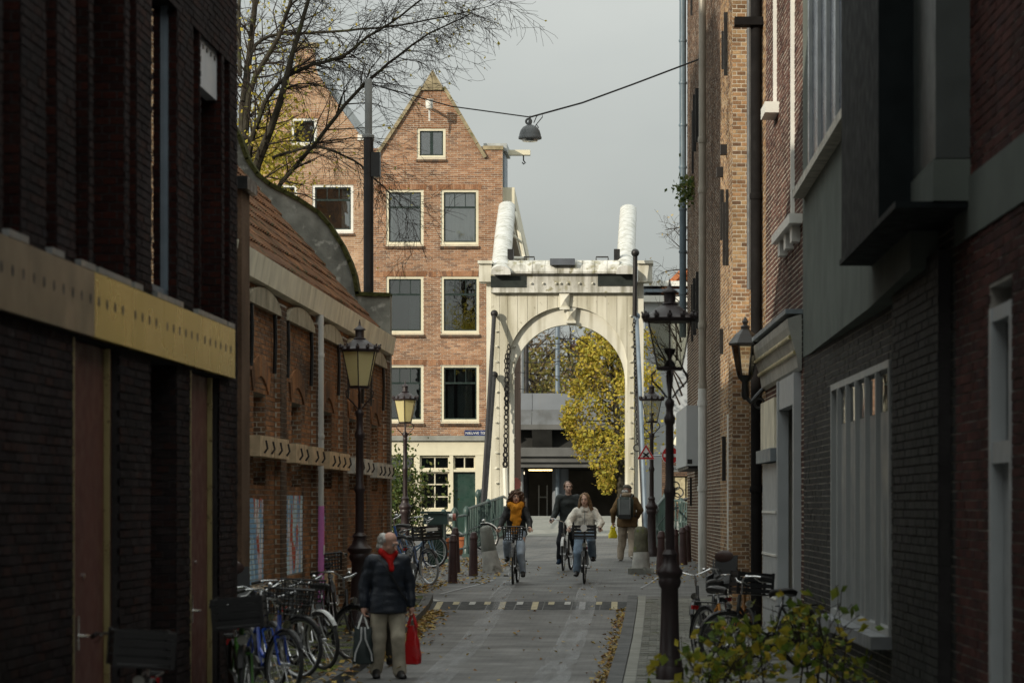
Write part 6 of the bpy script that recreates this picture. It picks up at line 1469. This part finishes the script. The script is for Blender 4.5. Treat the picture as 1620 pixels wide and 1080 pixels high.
flesh('scarf', [((.12, .05, 1.45), .04, (.165, .0, 1.365), .035), ((.12, -.06, 1.45), .04, (.165, .0, 1.365), .035), ((.165, .0, 1.385), .04, (.195, .01, 1.26), .028), ((.02, .075, 1.465), .04, (.12, .06, 1.44), .04), ((.02, -.075, 1.465), .04, (.12, -.06, 1.44), .04)], m_scarf, man, .01, 3, (.008, 20))
f = MB(); f.tube([(.08, .15, 1.42), (.185, .06, 1.31), (.205, -.03, 1.16), (.18, -.12, 1.0), (.08, -.215, .9)][::1], .014, 6, flat=.5); f.v = [(x, -y, z) for x, y, z in f.v]; f.build('strap', m_black, man, smooth=True)
def to_world(o, p): return Matrix.Translation(o.location) @ Matrix.Rotation(o.rotation_euler.z, 4, 'Z') @ V(p)
def bag(name, label, top, w_, d_, h, mat, hmat, rz, loops=2, taper=.8, hl=.16, deco=None):
    t = thing(name, label, 'bag', top, rz, 'carried bags'); f = MB()
    vs = []; rows = 8
    for i in range(rows + 1):
        k = i / rows; ww = w_ * (taper + (1 - taper) * min(1, k * 1.3)) / 2; dd = d_ * (.25 + .75 * math.sin(min(1, k * 1.15) * math.pi * .5)) / 2
        for j in range(14):
            a = 2 * math.pi * j / 14; ca, sa = math.cos(a), math.sin(a); e = .55
            vs.append((ww * math.copysign(abs(ca) ** e, ca) + .006 * math.sin(i * 2.1 + j), dd * math.copysign(abs(sa) ** e, sa) + .008 * math.sin(i * 1.3 + j * 2.2), -hl - h * k + .006 * math.sin(j * 3)))
    f._add(vs, [(i * 14 + j, i * 14 + (j + 1) % 14, i * 14 + 14 + (j + 1) % 14, i * 14 + 14 + j) for i in range(rows) for j in range(14)] + [tuple(range(len(vs) - 14, len(vs))), tuple(range(13, -1, -1))])
    f.build('body', mat, t, smooth=True)
    for y in (-.03, .03): f = MB(); f.tube([(-w_ * .25, y, -hl - .02), (-w_ * .12, y * .6, -hl * .5), (0, 0, .005), (w_ * .12, y * .6, -hl * .5), (w_ * .25, y, -hl - .02)], .012, 6); f.build('handle', hmat, t, smooth=True)
    if deco:
        for s_ in (-1, 1):
            f = MB(); y = -d_ / 2 - .012; f.tube([(s_ * .02, -.05, -hl + .0), (s_ * .025, y, -hl - .14), (s_ * .09, y, -hl - .3), (s_ * .1, y, -hl - h + .03)], .011, 6); f.build('cord', deco, t, smooth=True)
    return t
hw1 = to_world(man, (.0, -.285, .76)); hw2 = to_world(man, (.03, .285, .77))
bag('carry_bag', "dark shopping bag with white cords in the elderly man's hand", hw1, .24, .16, .42, M('dark_teal_bag', (.012, .022, .022), .5, var=.2, bump=.1), m_signwhite, R(8), deco=M('white_cord', (.5, .5, .5), .8))
bag('carry_bag', 'red shopping bag hanging at the elderly man\'s side', hw2, .21, .12, .44, M('red_plastic_bag', (.46, .012, .014), .35, var=.15, bump=.15, bs=15), M('red_plastic_handle', (.46, .012, .014), .35), R(-12), taper=.45)
# --- person walking just behind him
J2 = {k: V(v) * .95 for k, v in WJ.items()}
p2, J_, hq = person('person', 'white-haired person in dark coat almost hidden behind the elderly man', GP(607.5, 35.2), R(-70), J2, (.42, .25, .18), cloth('charcoal_coat', (.03, .03, .032)), cloth('dark_olive_trousers', (.06, .055, .045)), m_dark_shoe, m_grey_hair, coat_len=.3, hdyaw=R(95))
flesh('hair', [(hq(-.02, .03, .045), (.11, .075, .095), hq(-.03, -.03, .035), (.11, .075, .095)), (hq(-.05, .06, -.04), .055, hq(-.05, -.06, -.04), .055)], M('white_hair', (.55, .54, .50), .7, var=.2, vs=30, bump=.4), p2, .01, 2, (.01, 22))
# --- walker with the rucksack, seen from behind
WB = dict(WJ); WB.update(knl=(.12, .13, .50), anl=(.14, .17, .09), tol=(.28, .19, .035), knr=(-.01, -.13, .48), anr=(-.19, -.15, .14), tor=(-.08, -.17, .06), ell=(-.10, .30, 1.12), wrl=(.02, .32, .9), elr=(.02, -.30, 1.15), wrr=(.14, -.2, .98), head=(.06, 0, 1.60), cul=(.4, -1, 0))
wb = GP(992, 64.3)
m_brownc = cloth('brown_wool_coat', (.16, .10, .05)); m_taupe = cloth('taupe_trousers', (.36, .30, .235))
rk, J, hq = person('person', 'walker in brown jacket and grey flat cap seen from behind with a rucksack', wb, R(82), WB, (.40, .23, .17), m_brownc, m_taupe, m_pale_shoe, m_grey_hair, build=1.15, coat_len=.14, jr=1.1, legw=1.2, hdyaw=R(-38))
flesh('cap', [(hq(-.01, 0, .06), (.115, .098, .06), hq(-.02, 0, .075), (.1, .09, .055)), (hq(.09, .03, .045), (.05, .03, .014), hq(.09, -.03, .045), (.05, .03, .014))], cloth('grey_cap', (.16, .145, .12)), rk, .009, 2)
flesh('hair', [(hq(-.07, .045, -.03), .045, hq(-.07, -.045, -.03), .045)], m_grey_hair, rk, .01, 2, (.006, 30))
flesh('scarf', [((-.06, .06, 1.49), .05, (-.06, -.06, 1.49), .05), ((.06, .08, 1.47), .045, (-.05, .07, 1.5), .045), ((.06, -.08, 1.47), .045, (-.05, -.07, 1.5), .045)], cloth('beige_scarf', (.30, .23, .16)), rk, .011, 3, (.01, 18))
sk_ = thing('rucksack', 'dark green rucksack with grey panel worn by the walker', 'rucksack', wb, R(82))
f = MB(); bm_ = bmesh.new(); bmesh.ops.create_cube(bm_, size=1, matrix=Matrix.Translation((-.26, 0, 1.20)) @ Matrix.Diagonal((.17, .36, .5, 1))); bmesh.ops.bevel(bm_, geom=bm_.edges[:], offset=.045, segments=3, affect='EDGES')
me = bpy.data.meshes.new('body'); bm_.to_mesh(me); bm_.free(); me.materials.append(cloth('dark_green_canvas', (.030, .042, .034), .6)); me.polygons.foreach_set('use_smooth', [True] * len(me.polygons)); link('body', me, sk_)
f.box((-.35, 0, 1.22), (.02, .2, .34)); f.build('panel', M('grey_panel', (.13, .14, .14), .45), sk_)
f = MB(); f.box((-.345, 0, 1.0), (.05, .26, .10)); f.build('pocket', m_black, sk_)
for y in (.12, -.12): f = MB(); f.tube([(-.355, y, 1.44), (-.358, y, 1.2), (-.35, y, .98)], .014, 6, flat=.6); f.build('strap', m_steel, sk_); f = MB(); f.tube([(-.18, y, 1.42), (-.02, y * 1.1, 1.51), (.14, y * 1.2, 1.40), (.16, y * 1.3, 1.2), (-.1, y * 1.7, 1.0)], .02, 6, flat=.5); f.build('shoulder_strap', m_black, sk_, smooth=True)
bag('carry_bag', "bright yellow plastic bag in the rucksack walker's hand", to_world(rk, (.03, .33, .82)), .2, .13, .24, M('yellow_plastic', (.75, .62, .02), .35, var=.1, bump=.2, bs=12), M('yellow_handle', (.75, .62, .02), .4), R(20), taper=.4, hl=.06)
# --- cyclists
RJ = dict(pelvis=(-.27, 0, .99), chest=(-.22, 0, 1.30), neck=(-.19, 0, 1.50), head=(-.15, 0, 1.645), shl=(-.21, .165, 1.405), shr=(-.21, -.165, 1.405), ell=(-.12, .26, 1.19), elr=(-.12, -.26, 1.19), wrl=(.08, .285, 1.075), wrr=(.08, -.285, 1.075),
          hipl=(-.2, .1, .93), hipr=(-.2, -.1, .93), knl=(.17, .13, .80), knr=(.10, -.12, .57), anl=(-.10, .15, .52), anr=(.02, -.15, .24), tol=(.03, .16, .46), tor=(.12, -.16, .17), hdl=(1, .1, -.25), hdr=(1, -.1, -.25), cul=(.2, -.3, -1), cur=(.2, .3, -1))
def rider(bikeloc, hdg, label, RJ_, **k): return person('person', label, bikeloc, hdg, RJ_, **k)
CY_G = 'cyclists riding over the bridge'
c1 = GP(815, 54.3); H1 = R(-92)
bicycle(c1 + V((0, 0, .005)), H1, 'black bicycle with wire basket ridden by the woman in the orange scarf', basket=True, group='ridden bicycles', steer=R(3), spoke=True)
w1_, J, hq = rider(c1, H1, 'laughing woman with curly hair and big orange scarf riding a bicycle', {**RJ, 'knl': (.10, .12, .57), 'anl': (.02, .15, .24), 'tol': (.12, .16, .17), 'knr': (.17, -.13, .80), 'anr': (-.10, -.15, .52), 'tor': (.03, -.16, .46)}, skin=(.62, .38, .28), jacket=cloth('black_jacket', (.017, .019, .020), .7), trousers=cloth('light_denim', (.42, .49, .58)), shoes=m_dark_shoe, hair=m_brown_hair, mouth_open=True, coat_len=.05, hdyaw=R(10), hdpitch=R(-6))
flesh('hair', [(hq(-.025, 0, .07), (.115, .105, .085), hq(-.05, 0, -.02), (.10, .11, .09)), (hq(.02, .085, .04), (.06, .045, .06), hq(-.02, .13, -.12), (.055, .05, .055)), (hq(.02, -.085, .04), (.06, .045, .06), hq(-.02, -.13, -.12), (.055, .05, .055)), (hq(-.08, .05, -.1), .07, hq(-.08, -.05, -.12), .07)], m_brown_hair, w1_, .01, 1, (.045, 26))
m_or = cloth('orange_wool_scarf', (.66, .27, .03), bump=.5)
flesh('scarf', [((-.11, .09, 1.50), .065, (-.06, 0, 1.44), .075), ((-.11, -.09, 1.50), .065, (-.06, 0, 1.44), .075), ((-.24, .09, 1.53), .06, (-.11, .1, 1.5), .065), ((-.24, -.09, 1.53), .06, (-.11, -.1, 1.5), .065), ((-.24, .09, 1.53), .06, (-.24, -.09, 1.53), .06), ((-.05, .02, 1.44), (.05, .11, .06), (-.04, -.0, 1.22), (.04, .10, .06)), ((-.04, .03, 1.22), (.04, .09, .05), (-.04, -.02, .98), (.035, .07, .04))], m_or, w1_, .011, 2, (.022, 14))
c2 = GP(925, 54.5); H2 = R(-89)
bicycle(c2 + V((0, 0, .005)), H2, 'black bicycle with front crate and round white sticker ridden by the woman in cream fleece', crate='logo', group='ridden bicycles', steer=R(-2))
w2_, J, hq = rider(c2, H2, 'fair-haired woman in cream fleece jacket riding a bicycle with a crate', {**RJ, 'head': (-.10, 0, 1.60), 'neck': (-.15, 0, 1.46), 'chest': (-.2, 0, 1.26), 'ell': (-.1, .31, 1.17), 'elr': (-.1, -.31, 1.17), 'shl': (-.19, .165, 1.37), 'shr': (-.19, -.165, 1.37)}, skin=(.64, .41, .31), jacket=cloth('cream_fleece', (.82, .78, .69), .95, bump=.9, bs=45), trousers=cloth('blue_denim', (.26, .35, .46)), shoes=m_dark_shoe, hair=m_fair_hair, coat_len=.03, jr=1.12, legw=1.08, jnoise=(.02, 10), hdyaw=R(-12), hdpitch=R(4))
flesh('hair', [(hq(-.03, 0, .06), (.102, .085, .074), hq(-.05, 0, -.01), (.09, .09, .085)), (hq(.02, .07, .05), (.05, .03, .04), hq(-.02, .095, -.06), (.04, .03, .06)), (hq(.02, -.07, .05), (.05, .03, .04), hq(-.02, -.095, -.06), (.04, .03, .06)), (hq(-.02, .095, -.06), (.04, .03, .06), hq(-.03, .12, -.17), (.04, .035, .05)), (hq(-.02, -.095, -.06), (.04, .03, .06), hq(-.03, -.115, -.17), (.04, .035, .05))], m_fair_hair, w2_, .008, 2, (.016, 45, .35))
flesh('collar', [((-.085, .035, 1.40), (.025, .035, .05), (-.15, .075, 1.43), (.035, .03, .05)), ((-.085, -.035, 1.40), (.025, .035, .05), (-.15, -.075, 1.43), (.035, .03, .05)), ((-.15, .075, 1.43), (.035, .03, .05), (-.22, .03, 1.45), .035), ((-.15, -.075, 1.43), (.035, .03, .05), (-.22, -.03, 1.45), .035)], bpy.data.materials['cream_fleece'], w2_, .01, 2, (.008, 20))
f = MB(); f.tube([(-.055, 0, 1.40), (-.045, 0, 1.2), (-.09, 0, 1.0)], .007, 5); f.build('zip', m_steel, w2_)
c3 = GP(897, 58.9); H3 = R(-97)
bicycle(c3 + V((0, 0, .005)), H3, 'dark bicycle ridden by the cyclist in the dark jacket', fender=('silver_fender', (.52, .52, .50)), group='ridden bicycles', steer=R(5))
w3_, J, hq = rider(c3, H3, 'cyclist in dark jacket with tied-back brown hair riding behind the cream fleece', {**{k: V(v) * 1.0 for k, v in RJ.items()}, 'head': (-.16, 0, 1.72), 'neck': (-.2, 0, 1.57), 'chest': (-.23, 0, 1.34), 'shl': (-.21, .19, 1.50), 'shr': (-.21, -.19, 1.50)}, skin=(.64, .42, .33), jacket=cloth('dark_green_jacket', (.017, .022, .021), .7), trousers=cloth('black_jeans', (.02, .021, .024)), shoes=cloth('navy_shoe', (.02, .035, .06)), hair=m_brown_hair, coat_len=.1, jr=1.08, hdyaw=R(18))
flesh('hair', [(hq(-.035, 0, .062), (.10, .084, .072), hq(-.06, 0, .0), (.085, .086, .08)), (hq(.0, .078, .04), (.05, .016, .035), hq(-.03, .08, .0), (.03, .014, .03)), (hq(.0, -.078, .04), (.05, .016, .035), hq(-.03, -.08, .0), (.03, .014, .03)), (hq(-.10, 0, .09), .045, hq(-.115, 0, .105), .04)], M('chestnut_hair', (.11, .06, .03), .6, var=.3, vs=30, bump=.5), w3_, .01, 2, (.012, 26))
# ---------------------------------------------------------------- vegetation
def leaf_quads(f, c, size, d=None):
    a = V((rnd.gauss(0, 1), rnd.gauss(0, 1), rnd.gauss(0, 1))).normalized(); b = a.orthogonal().normalized()
    an = rnd.uniform(0, 6.28); b = (Matrix.Rotation(an, 3, a) @ b); n = a.cross(b); L_ = size * rnd.uniform(.7, 1.25); W_ = L_ * rnd.uniform(.28, .4)
    p = V(c); m_ = p + b * L_ * .45 + a * L_ * .08
    f._add([p, m_ + n * W_ - a * L_ * .1, p + b * L_, m_ - n * W_ - a * L_ * .1, m_], [(0, 1, 4), (1, 2, 4), (0, 4, 3), (4, 2, 3)])
m_bark = M('dark_wet_bark', (.045, .040, .030), .9, var=.35, vs=5, bump=.5, bs=25, blotch=((.06, .065, .025), .12, 4))
m_twig = M('twig_bark', (.04, .032, .026), .85, var=.3, bump=.1)
def grow(f, p, d, r, ln, lev, tips, spread=.6, droop=.0, maxlev=4, seg=4):
    pts = [p.copy()]; rs = [r]; q = p.copy(); dd = d.normalized()
    for k in range(seg):
        dd = (dd + V((rnd.gauss(0, .16), rnd.gauss(0, .12), rnd.gauss(0, .14) - droop * .12))).normalized(); q = q + dd * ln / seg; pts.append(q.copy()); rs.append(max(.0035, r * (1 - .72 * (k + 1) / seg)))
    f.tube(pts, rs, 6 if r > .03 else 4 if r > .012 else 3, cap=False)
    if lev >= maxlev: tips.append(pts[-1]); tips.append(pts[-2]); return
    nb = rnd.choice((3, 4)) if lev > 0 else 5
    for k in range(nb):
        i = rnd.randint(1, seg); t = pts[i - 1].lerp(pts[i], rnd.random()); sd_ = dd.orthogonal().normalized(); sd_ = Matrix.Rotation(rnd.uniform(0, 6.28), 3, dd) @ sd_; sd_.y *= .7
        grow(f, t, dd * (1 - spread * .5) + sd_ * spread + V((0, 0, -droop * .2)), max(.005, rs[i] * .62), ln * rnd.uniform(.5, .75), lev + 1, tips, spread, droop, maxlev, seg)
# bare tree behind the workshop
bt = thing('bare_tree', 'nearly bare dark tree with a few yellow leaves behind the workshop roof', 'tree', (0, 0, 0))
TDp = 60.0
mains = [[(388, 420, .17), (398, 290, .13), (440, 170, .085), (470, 60, .06), (500, -40, .04)], [(385, 330, .14), (383, 200, .11), (395, 90, .085), (407, -40, .06)], [(386, 300, .1), (395, 150, .075), (440, 60, .06), (470, -30, .04)],
         [(394, 300, .1), (398, 225, .07), (430, 145, .055), (480, 108, .05), (540, 90, .045), (580, 60, .036), (620, 35, .03), (680, -10, .02)],
         [(420, 330, .08), (445, 290, .06), (500, 225, .052), (560, 150, .044), (590, 122, .038), (640, 80, .03), (690, 48, .022), (745, 22, .012)],
         [(383, 160, .07), (395, 90, .05), (425, 58, .045), (500, 52, .036), (600, 44, .028), (700, 28, .018), (780, 8, .008)],
         [(380, 120, .06), (378, 20, .05), (384, -40, .04)], [(430, 250, .05), (500, 232, .036), (560, 255, .028), (600, 290, .018), (640, 330, .008)]]
f = MB(); tips = []
m_cnt = 0
trunk = MB(); tb = GP(388, TDp); trunk.tube([V((tb.x, TDp, .3)), V((tb.x + .05, TDp, 3)), P(388, 420, TDp)], [.3, .24, .19], 10); trunk.build('trunk', m_bark, bt, smooth=True)
limb = MB()
for mi, mn_ in enumerate(mains):
    yo = (-1.2, .8, -.6, -1.0, -.8, .6, 1.2, .2)[mi]; pts = []
    for k, (x, y, r) in enumerate(mn_): pts.append(P(x, y, TDp + yo * min(1, k / 2)))
    rs = [q[2] * .8 for q in mn_]
    # smooth it
    sp_, sr = [], []
    for k in range(len(pts) - 1):
        p0, p1, p2, p3 = pts[max(k - 1, 0)], pts[k], pts[k + 1], pts[min(k + 2, len(pts) - 1)]
        for t in (0, .25, .5, .75):
            q = .5 * ((2 * p1) + (p2 - p0) * t + (2 * p0 - 5 * p1 + 4 * p2 - p3) * t * t + (3 * p1 - p0 - 3 * p2 + p3) * t ** 3); sp_.append(q + V((rnd.uniform(-.012, .012), 0, rnd.uniform(-.012, .012)))); sr.append(rs[k] + (rs[k + 1] - rs[k]) * t)
    sp_.append(pts[-1]); sr.append(rs[-1]); limb.tube(sp_, sr, 8)
    n = len(sp_)
    for k in range(3, n, 1):
        for rep in range(2):
            d = (sp_[k] - sp_[k - 1]).normalized(); s_ = Matrix.Rotation(rnd.uniform(0, 6.28), 3, d) @ d.orthogonal().normalized(); s_.y *= .6
            big = .55 + 1.1 * rnd.random() * (1 - k / n * .4)
            grow(f, sp_[k], d * .7 + s_ * .8 + V((.25, 0, -.05)), max(.006, min(.022, sr[k] * .4)), big, 2, tips, .62, .35, 4, 4)
limb.build('branches', m_bark, bt, smooth=True); f.build('twigs', m_twig, bt, kind='stuff')
lf = MB(); m_yl = Mleaf('yellow_leaf', [(.52, .43, .06), (.60, .50, .09), (.42, .38, .06), (.50, .34, .05), (.38, .40, .09), (.58, .46, .07)])
for t in tips:
    x, y = to_px(t)
    pr = .05 if x > 560 else .10 if x > 470 else .22
    if rnd.random() < pr: leaf_quads(lf, t, .085)
    if x < 480 and y > 150 and rnd.random() < .25: leaf_quads(lf, t, .10)
for k in range(2600):  # the yellow spray low on the left
    x, y = rnd.gauss(420, 30), rnd.gauss(240, 45)
    if y > 215 + (x - 375) * .95 - 8 and 0: continue
    leaf_quads(lf, P(x, y, TDp + rnd.uniform(.5, 3)), .095)
lf.build('leaves', m_yl, bt, kind='stuff')
# small bare tree behind the brown warehouse, right
rt = thing('bare_tree', 'small bare tree with pale leaves peeping past the brown warehouse', 'tree'); f = MB(); tips = []
for k in range(7): grow(f, P(1092, 360 + k * 22, 76), V((-1, rnd.uniform(-.3, .3), rnd.uniform(.1, 1.1))), .022, rnd.uniform(.5, .85), 1, tips, .6, .1, 3, 4)
f.tube([P(1100, 850, 76), P(1096, 520, 76), P(1092, 340, 76)], [.09, .06, .03], 8)
for k in range(8): grow(f, P(1090 - rnd.uniform(0, 30), 640 - k * 14, 82), V((-.4, 0, 1)), .03, rnd.uniform(1.0, 1.8), 1, tips, .6, 0, 3, 4)
f.build('branches', m_twig, rt, kind='stuff'); lf = MB()
for t in tips:
    if rnd.random() < .16: leaf_quads(lf, t, .09)
lf.build('leaves', Mleaf('pale_leaf', [(.5, .42, .24), (.56, .42, .2), (.42, .36, .2)]), rt, kind='stuff')
def crown(name, parent, clumps, n, size, mat):
    f = MB()
    for c, r in clumps:
        for k in range(n):
            d = V((rnd.gauss(0, 1), rnd.gauss(0, 1), rnd.gauss(0, 1))).normalized() * r * rnd.random() ** .4; leaf_quads(f, c + V((d.x, d.y, d.z)), size)
    return f.build(name, mat, parent, kind='stuff')
# yellow tree in the arch
yt = thing('yellow_tree', 'bright yellow autumn tree standing right of the arch opening', 'tree'); TY = 95.5
f = MB(); tips = []; b0 = P(985, 815, TY); b0.z = .95; f.tube([b0, P(980, 700, TY), P(970, 600, TY), P(965, 540, TY)], [.16, .12, .08, .03], 8)
for k in range(26): grow(f, P(978 - k * .4, 760 - k * 9, TY), V((rnd.uniform(-1, .9), rnd.uniform(-.8, .8), rnd.uniform(.1, .9))), .04, rnd.uniform(1.0, 1.9), 1, tips, .6, .2, 3, 4)
f.build('trunk', m_bark, yt)
cl = []
for (x, y, r) in ((950, 560, .55), (925, 545, .3), (975, 545, .5), (930, 590, .5), (965, 600, .7), (1000, 590, .7), (912, 615, .35), (940, 640, .6), (905, 650, .4), (975, 650, .7), (915, 680, .5), (945, 690, .6), (925, 710, .45), (955, 735, .5), (975, 705, .6), (1005, 660, .7), (1010, 540, .6), (960, 765, .35), (985, 750, .5), (898, 668, .25), (935, 560, .35), (990, 620, .6), (952, 530, .3), (1025, 600, .5), (1000, 700, .6)):
    cl.append((P(x, y, TY + rnd.uniform(-.9, .9)), r * 1.15))
m_ylw = Mleaf('autumn_yellow_leaf', [(.50, .40, .045), (.58, .47, .075), (.40, .36, .055), (.30, .30, .06), (.62, .50, .10), (.36, .24, .045)])
crown('crown', yt, [(c, r * .88) for c, r in cl], 310, .13, m_ylw)
lf = MB()
for t in tips:
    for k in range(2): leaf_quads(lf, t + V((rnd.gauss(0, .12), rnd.gauss(0, .12), rnd.gauss(0, .12))), .13)
lf.build('loose_leaves', m_ylw, yt, kind='stuff')
# autumn trees behind the viaduct
m_olive = Mleaf('olive_leaf', [(.10, .11, .03), (.16, .15, .04), (.22, .18, .05), (.13, .10, .04), (.26, .21, .06)])
m_rusty = Mleaf('rusty_leaf', [(.16, .10, .045), (.20, .13, .06), (.13, .09, .05), (.24, .17, .07)])
for i, (x, y, r, D, m_, n, lb) in enumerate(((850, 600, 2.6, 165, m_olive, 60, 'olive green tree behind the viaduct, left in the arch'), (905, 575, 3.0, 175, m_rusty, 30, 'rusty thin-leaved tree behind the viaduct, middle of the arch'), (830, 545, 2.6, 180, m_rusty, 26, 'brown bare-topped tree behind the pale mast'), (980, 560, 3.2, 180, m_olive, 40, 'green tree behind the yellow tree'))):
    t = thing('far_tree', lb, 'tree', (0, 0, 0), 0, 'trees behind the viaduct'); f = MB(); tips = []; p = P(x, y, D); f.tube([(p.x, D, 1), (p.x, D, p.z)], [.25, .12], 6)
    for k in range(16): grow(f, V((p.x, D, p.z - 3 + k * .25)), V((rnd.uniform(-1, 1), rnd.uniform(-1, 1), rnd.uniform(.3, 1.2))), .07, rnd.uniform(2, 3.2), 1, tips, .6, 0, 3, 4)
    f.build('trunk', m_twig, t)
    cls = [(p + V((rnd.gauss(0, r * .55), rnd.gauss(0, r * .4), rnd.gauss(0, r * .5) - .8)), rnd.uniform(.7, 1.2)) for k in range(34)]
    crown('crown', t, cls, n, .26, m_)
# shrub by the farther opal lamp
m_gl = Mleaf('green_leaf', [(.05, .085, .02), (.08, .12, .03), (.12, .15, .04), (.06, .09, .03), (.17, .17, .05)])
sb = thing('shrub', 'leafy green shrub below the shop windows of the orange house', 'shrub', (0, 0, 0)); f = MB(); tips = []
for k in range(16): grow(f, GP(628 + rnd.uniform(-14, 14), 68), V((rnd.uniform(-.45, .45), rnd.uniform(-.3, .3), 1)), .03, rnd.uniform(.9, 1.5), 1, tips, .5, 0, 3, 4)
f.build('stems', m_twig, sb, kind='stuff'); lf = MB()
for t in tips:
    for k in range(2): leaf_quads(lf, t + V((rnd.gauss(0, .08), rnd.gauss(0, .08), rnd.gauss(0, .08))), .10)
for k in range(1500):
    x, y = rnd.gauss(630, 17), rnd.gauss(775, 34); p = P(x, y, 68 + rnd.uniform(-.6, .6))
    if p.z > 1: leaf_quads(lf, p, .10)
lf.build('foliage', m_gl, sb, kind='stuff')
# shrub in the near right corner: twigs with broad yellow-green leaves
m_fg = Mleaf('yellow_green_leaf', [(.10, .16, .025), (.15, .22, .03), (.26, .28, .035), (.44, .36, .035), (.09, .14, .03), (.20, .25, .04), (.48, .35, .04)], rough=.5)
fs = thing('shrub', 'shrub with green and yellow leaves in the near right corner', 'shrub', (0, 0, 0)); f = MB(); tips = []
for k in range(15):
    px = 1330 - 210 * rnd.random() ** 1.4; D = rnd.uniform(24, 27.5); b0 = GP(px, D); top = 1005 - 30 * math.exp(-((px - 1275) / 40) ** 2) + 35 * max(0, (1200 - px) / 80) + rnd.uniform(-30, 45)
    t = P(px + rnd.uniform(-18, 18), top, D); pts = [b0, b0.lerp(t, .5) + V((rnd.uniform(-.1, .1), 0, 0)), t]; f.tube(pts, [.012, .009, .004], 5)
    for j in range(6): q = b0.lerp(t, rnd.uniform(.45, 1)); grow(f, q, V((rnd.uniform(-1, 1), rnd.uniform(-1, 1), rnd.uniform(.1, .8))), .005, rnd.uniform(.2, .42), 3, tips, .6, 0, 4, 3)
f.build('stems', m_twig, fs, kind='stuff')
for k, t in enumerate(tips):
    for r_ in range(2 if rnd.random() < .5 else 1):
        pass
lf = MB()
for t in tips:
    for k in range(rnd.choice((0, 0, 1, 1, 1, 2))): leaf_quads(lf, t + V((rnd.gauss(0, .03), rnd.gauss(0, .03), rnd.gauss(0, .03))), .115)
lf.build('foliage', m_fg, fs, kind='stuff')
# plant rooted in the brown warehouse wall
wpl = thing('wall_plant', 'tuft of green weed growing out of the brown warehouse wall', 'plant', (0, 0, 0)); lf = MB(); c = FR.p(ru(1098), rv(1098, 300), .05)
for k in range(260): d = V((rnd.gauss(-.08, .16), rnd.gauss(0, .35), rnd.gauss(0, .16))); leaf_quads(lf, c + d, .11)
lf.build('foliage', m_gl, wpl, kind='stuff'); f = MB(); f.tube([c + V((.1, 0, -.1)), c + V((-.1, 0, .05)), c + V((-.25, .1, .1))], .015, 5); f.build('stem', m_twig, wpl)
# fallen leaves on the ground
lf = MB()
def ground_leaf(x, y, dz, s_):
    a = rnd.uniform(0, 6.28); b = V((math.cos(a), math.sin(a), 0)); n = V((-math.sin(a), math.cos(a), 0)); p = G(x, y, dz); L_ = s_ * rnd.uniform(.6, 1.3); W_ = L_ * .38; u1, u2, u3 = (rnd.uniform(0, .035) for _ in range(3))
    lf._add([p, p + b * L_ * .5 + n * W_ + V((0, 0, u1)), p + b * L_ + V((0, 0, u2)), p + b * L_ * .5 - n * W_ + V((0, 0, u3)), p + b * L_ * .5 + V((0, 0, .006))], [(0, 1, 4), (1, 2, 4), (0, 4, 3), (4, 2, 3)])
for k in range(600): y = rnd.uniform(28, 48); ground_leaf(RK - abs(rnd.gauss(0, .09)) + .0, y, .01, .07)
for k in range(900): y = rnd.uniform(36, 47.5); ground_leaf(lk(y) + abs(rnd.gauss(0, .16)), y, .012, .09)
for k in range(260): y = rnd.gauss(43, 3); ground_leaf(lk(y) + rnd.uniform(-.9, .0), y, .12, .09)
for k in range(120): y = rnd.uniform(29, 35); ground_leaf(lk(y) + rnd.gauss(-.15, .35), y, .125, .08)
for k in range(1100): y = rnd.uniform(50.5, 66); ground_leaf(rnd.uniform(-5.6, -3.3) if y > 54 else rnd.uniform(-5.4, -4.1), y, .012, .09)
for k in range(260): ground_leaf(rnd.uniform(-4, 1), rnd.uniform(28, 62), .012, .06)
for k in range(150): y = rnd.uniform(54, 64); ground_leaf(rnd.uniform(-.6, .8), y, .012, .07)
lf.build('fallen_leaves', m_road_leaf, None, kind='stuff', label='scattered yellow-brown leaves on street and kerbs', category='leaves')
